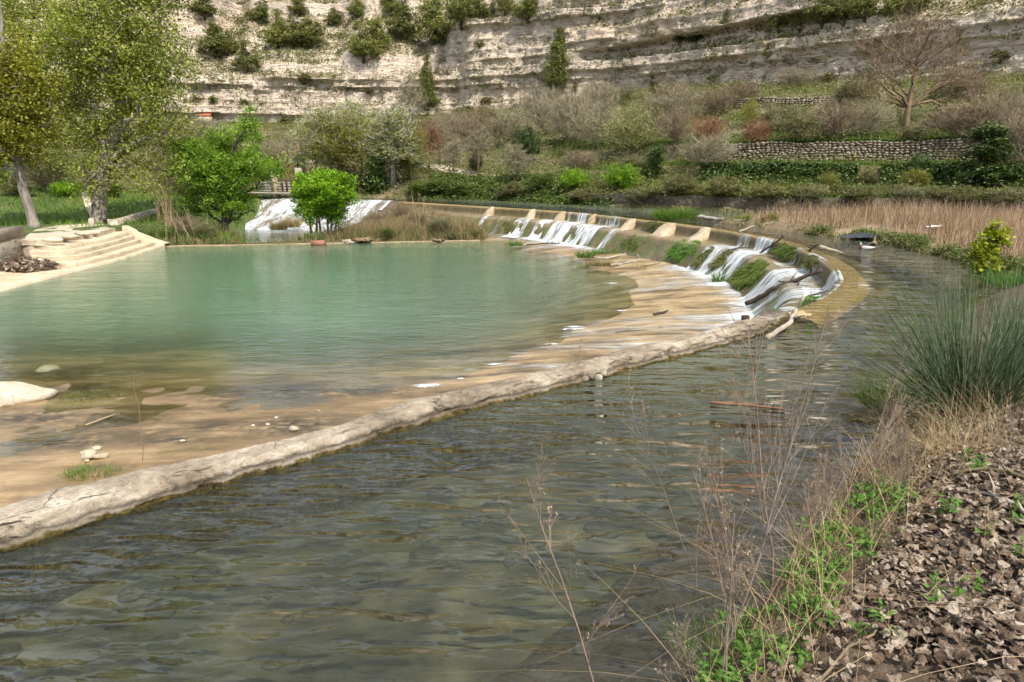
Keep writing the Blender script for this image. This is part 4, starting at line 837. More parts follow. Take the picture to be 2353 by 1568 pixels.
terrace_wall(8.75, 9.6, 0.5, 0.506, 6, 0.36, 'terrace_wall', 'dry stone wall at the right edge behind the bare tree', 90, 13)

BV = BVHTree.FromPolygons([Vector(v) for v in np.vstack([HV, CV, LV, IV])], [tuple(q) for q in HQ] + [tuple(q + len(HV)) for q in CQ] + [tuple(t + len(HV) + len(CV)) for t in LT] + [tuple(t + len(HV) + len(CV) + len(LV)) for t in IT])
CAM = Vector((0, 0, CAMZ))
def hit(px, py):
    r = BV.ray_cast(CAM, ray(px, py).normalized())
    return r[0] if r[0] is not None else None
def ground_at(x, y):
    r = BV.ray_cast(Vector((x, y, 60)), Vector((0, 0, -1))); return r[0].z if r[0] is not None else 0
M_TRACK = soil_material('track_gravel', [(0.30, 0.25, 0.19), (0.45, 0.38, 0.29), (0.55, 0.48, 0.38)], 3, 0.02)
def track(pairs, name, label):
    A = np.array([p[:2] for p in pairs], float); B_ = np.array([p[2:] for p in pairs], float); A, _ = catmull(A, 4); k = len(A); B_ = np.stack([np.interp(np.linspace(0, 1, k), np.linspace(0, 1, len(B_)), B_[:, q]) for q in range(2)], 1)
    m_ = 6; V = []
    for i in range(k):
        for j in range(m_):
            q = A[i] + (B_[i] - A[i]) * j / (m_ - 1); h = hit(*q); V.append(h + Vector((0, 0, 0.07)))
    idx = np.arange(k * m_).reshape(k, m_); Q = np.stack([idx[:-1, :-1], idx[1:, :-1], idx[1:, 1:], idx[:-1, 1:]], -1).reshape(-1, 4)
    link(name, new_mesh(name, V, Q, M_TRACK), label=label, kind='structure')
track([(955, 368, 950, 376), (1000, 376, 990, 390), (1050, 388, 1040, 402), (1100, 398, 1095, 412), (1150, 405, 1150, 416), (1210, 409, 1205, 419)], 'dirt_track', 'pale dirt track climbing behind the bare saplings')
track([(640, 367, 640, 372), (690, 369, 690, 376), (740, 370, 740, 377)], 'dirt_track', 'short pale path above the sluice gate')

# ------------------------------------------------------------------ sluice gate and shed
YS = 55.5
M_RUST = bark_mat('rusty_steel', (0.06, 0.025, 0.015), (0.16, 0.07, 0.04), 5); M_PLANK = bark_mat('grey_planks', (0.16, 0.14, 0.12), (0.34, 0.31, 0.27), 4)
sp0 = at(640, 447, YS); sg = empty('sluice_gate', sp0, 'old concrete and iron sluice gate above the spillway', 'sluice gate')
def sbox(name, p0, p1, dep, mat, y0=0.0, jit=0.0, seed=0):
    a = at(*p0, YS) - sp0; b = at(*p1, YS) - sp0; V, Q = box((a.x + b.x) / 2, y0, (a.z + b.z) / 2, abs(b.x - a.x), dep, abs(b.z - a.z), 0, jit, seed); return link(name, new_mesh(name, V, Q, mat), sg)
sbox('pillar', (569, 370), (588, 452), 1.0, M_STEP, 0, 0.02, 1); sbox('pillar', (627, 395), (640, 452), 1.0, M_STEP, 0, 0.02, 2); sbox('pillar', (681, 385), (694, 450), 1.0, M_GREYC, 0, 0.02, 3)
sbox('deck', (560, 441), (700, 446), 1.6, M_GREYC, -0.1, 0.02, 4); sbox('lintel', (590, 383), (682, 386), 0.25, M_RUST, 0, 0.01)
for k, x in enumerate((634, 659, 681)): sbox('hoist_rod', (x, 333 if k else 338), (x + 2.2, 386), 0.09, M_RUST, 0.05 * k)
for k, x in enumerate((650, 660, 672)): sbox('gate_bar', (x, 390), (x + 1.4, 440), 0.06, M_RUST, -0.25)
for k in range(5): sbox('plank', (591, 412 + k * 6), (680, 417.3 + k * 6), 0.12, M_PLANK, 0.1 + 0.02 * (k % 2), 0.01, 7 + k)
for k, y in enumerate((392, 401)): sbox('cross_bar', (641, y), (681, y + 2), 0.1, M_RUST, -0.2)
a = at(660, 384, YS) - sp0; th = np.linspace(0, 2 * math.pi, 17); V, Q, T = tube(np.column_stack([a.x + 0.28 * np.cos(th), 0 * th - 0.3, a.z + 0.1 + 0.28 * np.sin(th)]), 0.03, 5, False); link('hand_wheel', new_mesh('hand_wheel', V, Q, M_RUST), sg)

h = hit(474, 284); hs = empty('small_shed', h, 'small rendered shed with red tiled roof below the cliff', 'shed', None, 0, 0.42)
V, Q = box(0, 0, 1.4, 4.6, 3.4, 3.2, 0, 0.02); link('wall', new_mesh('shed_wall', V, Q, M_STEP), hs)
M_TILE = bark_mat('red_tile', (0.30, 0.07, 0.03), (0.5, 0.15, 0.08), 6)
for sg_ in (-1, 1):
    V = np.array([(-2.6, sg_ * 2.0, 2.85), (2.6, sg_ * 2.0, 2.85), (2.6, 0, 3.75), (-2.6, 0, 3.75), (-2.6, sg_ * 2.0, 3.0), (2.6, sg_ * 2.0, 3.0), (2.6, 0, 3.9), (-2.6, 0, 3.9)]); link('roof', new_mesh('roof', V, np.array([(0, 1, 2, 3), (4, 7, 6, 5), (0, 4, 5, 1), (1, 5, 6, 2), (3, 2, 6, 7), (0, 3, 7, 4)]), M_TILE), hs)
V, Q = box(-0.6, -1.74, 0.8, 0.9, 0.1, 1.9); link('door', new_mesh('door', V, Q, M_PLANK), hs)

# ------------------------------------------------------------------ vegetation materials
GREY_BARK = bark_mat('grey_poplar_bark', (0.07, 0.06, 0.05), (0.32, 0.28, 0.23), 5, bump=0.05)
DARK_BARK = bark_mat('dark_bark', (0.03, 0.024, 0.017), (0.10, 0.08, 0.06), 6)
PALE_BARK = bark_mat('pale_bark', (0.30, 0.27, 0.23), (0.60, 0.56, 0.50), 4)
BROWN_BARK = bark_mat('brown_bark', (0.11, 0.075, 0.045), (0.25, 0.17, 0.10), 6)
TWIG_GREY = bark_mat('grey_twigs', (0.15, 0.13, 0.08), (0.31, 0.27, 0.18), 3)
TWIG_TAN = bark_mat('tan_twigs', (0.13, 0.10, 0.062), (0.28, 0.215, 0.14), 3)
TWIG_RED = bark_mat('red_twigs', (0.13, 0.065, 0.04), (0.25, 0.125, 0.075), 3)
STRAW = leaf_mat('straw', (0.28, 0.20, 0.11), (0.42, 0.32, 0.19), (0.55, 0.44, 0.29), 0.2)
REED = leaf_mat('dry_reed', (0.20, 0.135, 0.09), (0.34, 0.235, 0.16), (0.50, 0.39, 0.28), 0.2)
L_POPLAR = leaf_mat('poplar_leaf', (0.115, 0.145, 0.022), (0.215, 0.26, 0.042), (0.42, 0.45, 0.14), 0.45)
L_YPOP = leaf_mat('yellow_poplar_leaf', (0.17, 0.175, 0.02), (0.31, 0.32, 0.035), (0.46, 0.46, 0.10), 0.4)
L_ASH = leaf_mat('bright_ash_leaf', (0.10, 0.19, 0.015), (0.20, 0.35, 0.028), (0.32, 0.50, 0.06), 0.4)
L_LIME = leaf_mat('fresh_lime_leaf', (0.09, 0.20, 0.01), (0.19, 0.36, 0.015), (0.30, 0.48, 0.035), 0.4)
L_PALE = leaf_mat('pale_willow_leaf', (0.14, 0.17, 0.045), (0.23, 0.26, 0.075), (0.34, 0.37, 0.13), 0.35)
L_YEL = leaf_mat('yellow_green_leaf', (0.11, 0.13, 0.012), (0.21, 0.23, 0.022), (0.32, 0.33, 0.05), 0.35)
L_IVY = leaf_mat('ivy_leaf', (0.025, 0.05, 0.012), (0.06, 0.105, 0.025), (0.13, 0.19, 0.055), 0.15, 0.4)
L_BUSH = leaf_mat('green_bush_leaf', (0.05, 0.08, 0.014), (0.10, 0.15, 0.026), (0.19, 0.25, 0.055), 0.3)
L_OLIVE = leaf_mat('olive_bramble_leaf', (0.065, 0.07, 0.024), (0.13, 0.14, 0.042), (0.23, 0.24, 0.09), 0.3)
L_PINE = leaf_mat('pine_needles', (0.085, 0.10, 0.026), (0.18, 0.20, 0.055), (0.28, 0.29, 0.10), 0.2, 0.7)
L_RED = leaf_mat('rusty_bud', (0.17, 0.06, 0.025), (0.28, 0.105, 0.05), (0.36, 0.17, 0.09), 0.3)
L_GRASS = leaf_mat('fresh_grass', (0.05, 0.11, 0.012), (0.10, 0.20, 0.025), (0.20, 0.30, 0.055), 0.35)
L_DRYG = leaf_mat('dry_grass', (0.20, 0.15, 0.07), (0.34, 0.26, 0.14), (0.48, 0.39, 0.23), 0.25)
L_SCRUB = leaf_mat('grey_scrub', (0.085, 0.088, 0.034), (0.15, 0.145, 0.06), (0.24, 0.22, 0.11), 0.25)
L_RUSH = leaf_mat('rush_stem', (0.04, 0.07, 0.032), (0.09, 0.145, 0.07), (0.26, 0.31, 0.18), 0.15, 0.45)
L_WEED = leaf_mat('nettle_leaf', (0.05, 0.13, 0.02), (0.09, 0.20, 0.03), (0.16, 0.29, 0.06), 0.35)

# ------------------------------------------------------------------ tree builder (metres, base at the origin)
def curve3(a, b, sag, n, rng, wob):
    t = np.linspace(0, 1, n)[:, None]; P = a + (b - a) * t; L = np.linalg.norm(b - a)
    P[:, 2] += sag * L * (4 * t[:, 0] * (1 - t[:, 0])); w = rng.normal(0, wob * L, (n, 3)); w[0] = 0; w[-1] = 0; return P + w
def crown_points(rng, ells, n, shell=0.45):
    vol = np.array([e[3] * e[4] * e[5] * (e[6] if len(e) > 6 else 1) for e in ells]); pick = rng.choice(len(ells), n, p=vol / vol.sum())
    d = rng.normal(size=(n, 3)); d /= np.linalg.norm(d, axis=1, keepdims=True); r = rng.uniform(0, 1, n) ** shell
    E = np.array([e[:6] for e in ells], float)[pick]
    return E[:, :3] + d * r[:, None] * E[:, 3:6]
def grow(rng, trunk, r0, ells, nlimb=9, nclus=160, leaf=30, lsize=0.12, spread=0.35, twig=0, rtw=0.012, up=0.4, sag=0.06, kside=7, lim_lo=0.3, aspect=0.55, shell=0.45, clump=True, rtip=0.2, keep=1.0):
    """returns wood mesh block and leaf arrays"""
    wood = MB(); tr, _ = catmull(trunk, 0.35); n = len(tr); L = np.linspace(0, 1, n)
    rad = r0 * (1 - L * (1 - rtip)); rad[:3] *= np.linspace(1.35, 1, min(3, n))[:len(rad[:3])]
    tr = tr + np.column_stack([fbm(L * 5, 0 * L, int(rng.integers(999))), fbm(L * 5, 0 * L + 7, int(rng.integers(999))), 0 * L]) * r0 * 1.4 * np.minimum(1, L * 6)[:, None]
    V, Q, T = tube(tr, rad, kside + 2); wood.add(V, Q, T)
    C = crown_points(rng, ells, nclus, shell)
    nodes = [tr[int(n * lim_lo):]]; nrad = [rad[int(n * lim_lo):]]
    order = rng.permutation(nclus); lim = [order[0]]
    while len(lim) < min(nlimb, nclus):                    # spread-out limb ends
        dd = np.min(np.linalg.norm(C[:, None] - C[lim][None], axis=2), axis=1) * rng.uniform(0.6, 1, nclus); lim.append(int(np.argmax(dd)))
    for i in lim:
        e = C[i]; cand = tr[int(n * lim_lo):]; cr = rad[int(n * lim_lo):]; hor = np.linalg.norm(cand[:, :2] - e[:2], axis=1)
        cost = np.abs((e[2] - cand[:, 2]) - 0.75 * hor) + 0.25 * hor + rng.uniform(0, 0.15, len(cand)) * hor
        j = int(np.argmin(cost)); P = curve3(cand[j], e, sag, 8, rng, 0.025); rr = np.linspace(min(cr[j] * 0.6, r0 * 0.5), rtw * 1.6, 8)
        V, Q, T = tube(P, rr, max(4, kside - 2), False); wood.add(V, Q); nodes.append(P[2:]); nrad.append(rr[2:])
    ND = np.vstack(nodes); NR = np.concatenate(nrad); ends = []
    for i in order:
        if i in lim: ends.append(ND[np.argmin(np.linalg.norm(ND - C[i], axis=1))]); continue
        e = C[i]; dv = ND - e; ds = np.linalg.norm(dv, axis=1) + np.maximum(dv[:, 2], 0) * 1.5; j = int(np.argmin(ds))
        P = curve3(ND[j], e, sag, 5, rng, 0.05); rr = np.linspace(max(min(NR[j] * 0.7, r0 * 0.18), rtw), rtw * 0.6, 5)
        V, Q, T = tube(P, rr, 4 if kside > 5 else 3, False); wood.add(V, Q)
        ND = np.vstack([ND, P[2:]]); NR = np.concatenate([NR, rr[2:]])
    if twig:                                               # bare twigs as thin slivers at the ends
        m = nclus * twig; ci = np.repeat(np.arange(nclus), twig); a = C[ci] + rng.normal(0, spread * 0.25, (m, 3)); d = rng.normal(size=(m, 3)); d[:, 2] = np.abs(d[:, 2]) * 0.9 + 0.35
        cen = C.mean(0); d += 0.5 * (C[ci] - cen) / (np.linalg.norm(C[ci] - cen, axis=1, keepdims=True) + 1e-6); d /= np.linalg.norm(d, axis=1, keepdims=True)
        ln = spread * rng.uniform(0.5, 1.6, m)[:, None]; s = np.cross(d, rng.normal(size=(m, 3))); s /= np.linalg.norm(s, axis=1, keepdims=True) + 1e-9
        bnd = a + d * ln * 0.5 + rng.normal(0, 0.06, (m, 3)) * spread; tip = a + d * ln + np.array([0, 0, 0.1]) * ln
        V = np.stack([a - s * rtw * .55, a + s * rtw * .55, bnd + s * rtw * 0.45, bnd - s * rtw * .45, tip], 1).reshape(-1, 3); b = np.arange(m)[:, None] * 5
        wood.add(V, b + np.array([[0, 1, 2, 3]]), b + np.array([[3, 2, 4]]))
    lv = None
    if leaf:
        m = nclus * leaf; ci = np.repeat(np.arange(nclus), leaf); cs = spread * rng.uniform(0.6, 1.3, nclus)
        P = C[ci] + rng.normal(0, 1, (m, 3)) * cs[ci][:, None] * np.array([0.55, 0.55, 0.42])
        if keep < 1: P = P[rng.uniform(size=m) < keep]; ci = ci[:len(P)]
        V, Q = leafquads(rng, P, lsize, aspect, up)
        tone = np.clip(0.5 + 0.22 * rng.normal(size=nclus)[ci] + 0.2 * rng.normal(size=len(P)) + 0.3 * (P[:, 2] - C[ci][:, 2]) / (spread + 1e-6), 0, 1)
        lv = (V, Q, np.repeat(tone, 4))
    return wood, lv
def tree(name, loc, label, cat, wood, lv, bark, leafm, group=None, rz=0, scale=1):
    r = empty(name, loc, label, cat, group, rz, scale)
    link('trunk', wood.mesh('trunk', bark, True), r)
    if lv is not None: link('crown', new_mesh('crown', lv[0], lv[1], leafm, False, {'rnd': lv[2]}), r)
    return r
PROTO = {}
def proto(key, fn):
    if key not in PROTO: PROTO[key] = fn()
    return PROTO[key]
def place(name, label, cat, pk, loc, h, w=None, group=None, rz=None, seed=0):
    """a copy of a unit-height plant prototype: (trunk mesh, crown mesh)"""
    wm, lm = PROTO[pk]; rr = np.random.default_rng(abs(hash((round(loc[0], 2), round(loc[1], 2)))) % 99999 + seed)
    w = w or h; r = empty(name, loc, label, cat, group, rr.uniform(0, 6.28) if rz is None else rz, (w, w, h))
    if wm: link('trunk' if 'tree' in name or 'pine' in name else 'stems', wm, r)
    if lm: link('crown' if 'tree' in name or 'pine' in name else 'foliage', lm, r)
    return r
def mk(seed, trunk, r0, ells, bark, leafm, **kw):
    w_, l_ = grow(np.random.default_rng(seed), np.array(trunk, float), r0, ells, **kw)
    return (w_.mesh('wood', bark, True), new_mesh('leaves', l_[0], l_[1], leafm, False, {'rnd': l_[2]}) if l_ is not None else None)
# unit-height prototypes
for k in range(3):
    el = [(0.10 * k - .1, 0.02, 0.30, 0.36, 0.36, 0.22), (0.06 - .06 * k, 0.05, 0.55, 0.28, 0.28, 0.24), (-0.02, -0.02, 0.82, 0.16, 0.16, 0.18)]
    PROTO['pine%d' % k] = mk(200 + k, [(0, 0, -0.06), (0.01, 0, 0.3), (0.03 * (k - 1), 0.01, 0.6), (0, 0, 0.95)], 0.022, el, DARK_BARK, L_PINE, nlimb=12, nclus=120, leaf=40, lsize=0.055, spread=0.085, rtw=0.003, aspect=0.35, kside=5, lim_lo=0.25)
PROTO['cone'] = mk(210, [(0, 0, -0.05), (0, 0, 0.5), (0.0, 0, 0.98)], 0.018, [(0, 0, 0.25, 0.185, 0.185, 0.14), (0.0, 0, 0.45, 0.165, 0.165, 0.17), (0, 0, 0.65, 0.12, 0.12, 0.16), (0, 0, 0.84, 0.065, 0.065, 0.13)], DARK_BARK, L_PINE, nlimb=14, nclus=220, leaf=34, lsize=0.035, spread=0.055, rtw=0.002, aspect=0.35, kside=5, lim_lo=0.08, shell=0.6)
for k in range(3):
    PROTO['shrub%d' % k] = mk(220 + k, [(0, 0, -0.1), (0, 0, 0.4)], 0.03, [(0.1 * k - .1, 0, 0.45, 0.5, 0.45, 0.4), (0.25, 0.1, 0.35, 0.35, 0.35, 0.3)], DARK_BARK, [L_BUSH, L_SCRUB, L_OLIVE][k], nlimb=5, nclus=38, leaf=26, lsize=0.13, spread=0.2, rtw=0.008, kside=4, lim_lo=0.1)
def bushel(seed, leafm, bark, **kw):
    d = dict(nlimb=14, nclus=150, leaf=18, lsize=0.05, spread=0.11, twig=3, rtw=0.004, kside=4, lim_lo=0.0, sag=0.08); d.update(kw)
    return mk(seed, [(0, 0, -0.08), (0.02, 0, 0.08), (0.0, 0.02, 0.16)], 0.03, [(0, 0, 0.58, 0.45, 0.45, 0.38), (0.15, 0.1, 0.45, 0.35, 0.35, 0.32), (-0.2, 0, 0.42, 0.3, 0.3, 0.3)], bark, leafm, **d)
PROTO['bare0'] = bushel(230, None, TWIG_GREY, leaf=0, twig=16, nclus=190, rtw=0.0042, spread=0.16)
PROTO['bare1'] = bushel(231, L_PALE, TWIG_GREY, leaf=4, twig=14, nclus=180, lsize=0.022, rtw=0.0042, spread=0.15)
PROTO['bare2'] = bushel(232, None, TWIG_TAN, leaf=0, twig=16, nclus=190, rtw=0.0042, spread=0.16)
PROTO['red'] = bushel(233, L_RED, TWIG_RED, leaf=12, twig=12, nclus=200, lsize=0.022, rtw=0.004, spread=0.12)
PROTO['pale0'] = bushel(234, L_PALE, TWIG_GREY, leaf=20, twig=6, nclus=180, lsize=0.032, rtw=0.004)
PROTO['yel0'] = bushel(235, L_YEL, TWIG_TAN, leaf=24, twig=4, nclus=170, lsize=0.038)
PROTO['lime0'] = bushel(236, L_LIME, DARK_BARK, leaf=34, twig=1, nclus=170, lsize=0.045)
PROTO['green0'] = bushel(237, L_BUSH, DARK_BARK, leaf=34, twig=1, nclus=170, lsize=0.045)
PROTO['olive0'] = bushel(238, L_OLIVE, TWIG_TAN, leaf=30, twig=5, nclus=170, lsize=0.04)
PROTO['olive1'] = bushel(239, L_OLIVE, TWIG_GREY, leaf=22, twig=9, nclus=170, lsize=0.036)
PROTO['ivy0'] = bushel(240, L_IVY, DARK_BARK, leaf=60, twig=0, nclus=200, lsize=0.042)
def sap(seed, leafm, bark, el=None, **kw):
    d = dict(nlimb=12, nclus=150, leaf=10, lsize=0.026, spread=0.08, twig=8, rtw=0.0022, kside=5, lim_lo=0.2, sag=0.03); d.update(kw)
    return mk(seed, [(0, 0, -0.04), (0.01, 0.0, 0.35), (0.03, 0.02, 0.8)], 0.014, el or [(0, 0, 0.55, 0.17, 0.17, 0.3), (0.04, 0, 0.78, 0.12, 0.12, 0.2)], bark, leafm, **d)
PROTO['sap_bare'] = sap(250, None, TWIG_GREY, leaf=0, twig=12, rtw=0.0028)
PROTO['sap_red'] = sap(251, L_RED, TWIG_RED, leaf=2, twig=12, rtw=0.0028, lsize=0.015)
PROTO['sap_pale'] = sap(252, L_PALE, PALE_BARK, leaf=20, twig=5, lsize=0.022, el=[(0, 0, 0.6, 0.22, 0.22, 0.34), (0.05, 0, 0.8, 0.14, 0.14, 0.2)])
PROTO['sap_yel'] = sap(253, L_YEL, BROWN_BARK, leaf=22, twig=4, lsize=0.026, el=[(0, 0, 0.55, 0.28, 0.28, 0.3), (0.1, 0, 0.75, 0.2, 0.2, 0.2), (-.15, 0, .5, .2, .2, .2)])
PROTO['ivytrunk'] = mk(260, [(0, 0, -0.05), (0.02, 0, 0.4), (0.08, 0.02, 0.85)], 0.05, [(0.0, 0, 0.25, 0.17, 0.17, 0.24), (0.04, 0, 0.6, 0.13, 0.13, 0.25), (0.09, 0, 0.85, 0.10, 0.10, 0.13)], DARK_BARK, L_IVY, nlimb=6, nclus=200, leaf=50, lsize=0.028, spread=0.07, rtw=0.003, kside=5, lim_lo=0.05, shell=0.7)

# ------------------------------------------------------------------ trees on the left
def mpp(Y): return 1 / S / F * S * S * Y                    # metres per layout pixel at distance Y
def locp(px, py, Y, base):                                   # layout pixel -> tree-local coordinates
    p = at(px, py, Y) - base; return (p.x, 0.0, p.z)
def ell(px, py, rx, ry, Y, base, depth=None, wgt=1.0, dy=0.0):
    m = mpp(Y); p = at(px, py, Y) - base; return (p.x, dy, p.z, rx * m, (depth or rx) * m, ry * m, wgt)
b = hit(225, 512) or U(225, 512, -.6); Y = b.y
w_, l_ = grow(np.random.default_rng(301), np.array([locp(225, 522, Y, b), locp(235, 400, Y, b), locp(262, 300, Y, b), locp(282, 170, Y, b), locp(300, 20, Y, b), locp(305, -200, Y, b)]), 0.42,
              [ell(285, 100, 135, 130, Y, b, 120), ell(345, 260, 85, 110, Y, b, 90), ell(350, 395, 78, 62, Y, b, 80, .8), ell(205, 300, 80, 120, Y, b, 90, .8), ell(170, 130, 95, 110, Y, b, 90), ell(290, -100, 140, 110, Y, b, 120), ell(250, 420, 60, 45, Y, b, 60, .7)],
              nlimb=26, nclus=760, leaf=64, lsize=0.15, spread=0.78, rtw=0.018, kside=9, lim_lo=0.22, shell=0.5, aspect=0.7, up=0.2, sag=0.04)
tree('poplar_tree', b, 'tall poplar with thick grey trunk above the steps', 'tree', w_, l_, GREY_BARK, L_POPLAR)
b = hit(78, 522) or U(78, 522, -.5); Y = b.y
w_, l_ = grow(np.random.default_rng(302), np.array([locp(80, 530, Y, b), locp(52, 400, Y, b), locp(32, 280, Y, b), locp(15, 150, Y, b), locp(0, 0, Y, b)]), 0.27,
              [ell(15, 250, 100, 110, Y, b, 90), ell(70, 190, 60, 70, Y, b, 60, .7), ell(-40, 330, 100, 80, Y, b, 80), ell(-30, 130, 100, 90, Y, b, 80), ell(50, 340, 50, 50, Y, b, 50)],
              nlimb=18, nclus=340, leaf=70, lsize=0.15, spread=0.6, rtw=0.016, kside=8, lim_lo=0.3, aspect=0.75, up=0.3)
tree('poplar_tree', b, 'yellow leaved poplar leaning left at the picture edge', 'tree', w_, l_, GREY_BARK, L_YPOP)
b = Vector((-36, 52, lb_z(-36, 52))); Y = b.y
w_, l_ = grow(np.random.default_rng(303), np.array([locp(30, 470, Y, b), locp(40, 330, Y, b), locp(60, 180, Y, b), locp(80, 0, Y, b)]), 0.3,
              [ell(60, 150, 140, 160, Y, b, 110), ell(140, 320, 80, 100, Y, b, 80, .7), ell(20, 40, 120, 110, Y, b, 100), ell(190, 400, 60, 45, Y, b, 60, .6)], nlimb=16, nclus=300, leaf=44, lsize=0.2, spread=0.95, rtw=0.02, kside=7, aspect=0.7, up=0.2)
tree('poplar_tree', b, 'olive green poplar behind the two front poplars', 'tree', w_, l_, DARK_BARK, L_POPLAR)

b = Vector((*U(520, 545, -1.55)[:2], 0)); b.z = float(isl_z(np.array([b.x]), np.array([b.y]))[0]); Y = b.y
w_, l_ = grow(np.random.default_rng(304), np.array([locp(520, 550, Y, b), locp(514, 500, Y, b), locp(508, 440, Y, b), locp(520, 380, Y, b), locp(560, 300, Y, b)]), 0.2,
              [ell(480, 400, 75, 75, Y, b, 80), ell(572, 290, 34, 44, Y, b, 35), ell(595, 385, 60, 50, Y, b, 60), ell(430, 350, 40, 48, Y, b, 50), ell(540, 470, 55, 42, Y, b, 55), ell(505, 330, 55, 45, Y, b, 55), ell(455, 465, 45, 45, Y, b, 50), ell(535, 400, 60, 60, Y, b, 70)],
              nlimb=24, nclus=640, leaf=60, lsize=0.16, spread=0.38, rtw=0.012, kside=7, lim_lo=0.12, aspect=0.38, up=0.5, shell=0.6)
tree('ash_tree', b, 'bright green ash tree on the islet left of the spillway', 'tree', w_, l_, DARK_BARK, L_ASH)
b = Vector((*U(748, 548, -1.5)[:2], 0)); b.z = float(isl_z(np.array([b.x]), np.array([b.y]))[0]); Y = b.y
rt = empty('round_tree', b, 'small round bright green tree with several stems before the spillway', 'tree')
for k, (x0, x1) in enumerate([(715, 705), (735, 725), (762, 770), (752, 750), (726, 735), (768, 790)]):
    w_, l_ = grow(np.random.default_rng(310 + k), np.array([locp(x0, 545, Y, b), locp((x0 + x1) / 2, 490, Y, b), locp(x1, 430, Y, b)]) + np.array([0, 0.25 * math.sin(k * 2.4), 0]), 0.07,
                  [ell(x1, 445, 34, 44, Y, b, 45, 1, 0.3 * math.sin(k * 2.4)), ell(x1, 420, 28, 26, Y, b, 40, 1, .3 * math.cos(k)), ell(x0 + (x0 - 745) * .4, 488, 26, 24, Y, b, 36, .6)], nlimb=9, nclus=120, leaf=60, lsize=0.14, spread=0.28, rtw=0.009, kside=5, lim_lo=0.3, aspect=0.42, up=0.6, shell=0.6)
    link('stem', w_.mesh('stem', DARK_BARK, True), rt); link('crown', new_mesh('crown', l_[0], l_[1], L_LIME, False, {'rnd': l_[2]}), rt)

# leaning tree and ivy trunk at the sluice
def H(px, py):
    h = hit(px, py); return h if h is not None else U(px, py, 0)
b = H(852, 440); Y = b.y
w_, l_ = grow(np.random.default_rng(320), np.array([locp(852, 450, Y, b), locp(830, 405, Y, b), locp(800, 350, Y, b), locp(775, 280, Y, b)]), 0.22,
              [ell(775, 335, 60, 50, Y, b, 60), ell(815, 365, 45, 40, Y, b, 50), ell(740, 300, 45, 45, Y, b, 50), ell(800, 290, 45, 40, Y, b, 50)], nlimb=14, nclus=210, leaf=26, lsize=0.15, spread=0.6, twig=5, rtw=0.018, kside=6, aspect=0.5)
tree('leaning_tree', b, 'leaning tree with yellow green leaves above the spillway crest', 'tree', w_, l_, TWIG_GREY, L_YEL)
b = H(868, 440); Y = b.y
w_, l_ = grow(np.random.default_rng(321), np.array([locp(862, 450, Y, b), locp(866, 400, Y, b), locp(885, 345, Y, b), locp(905, 318, Y, b), locp(930, 290, Y, b)]), 0.28,
              [ell(865, 410, 24, 36, Y, b, 28), ell(872, 375, 18, 24, Y, b, 22), ell(886, 350, 14, 18, Y, b, 16), ell(860, 435, 24, 20, Y, b, 26)], nlimb=6, nclus=190, leaf=44, lsize=0.2, spread=0.38, rtw=0.02, kside=6, lim_lo=0.05, shell=0.8)
tree('ivy_tree', b, 'broken trunk wrapped in dark ivy beside the leaning tree', 'tree', w_, l_, TWIG_GREY, L_IVY)

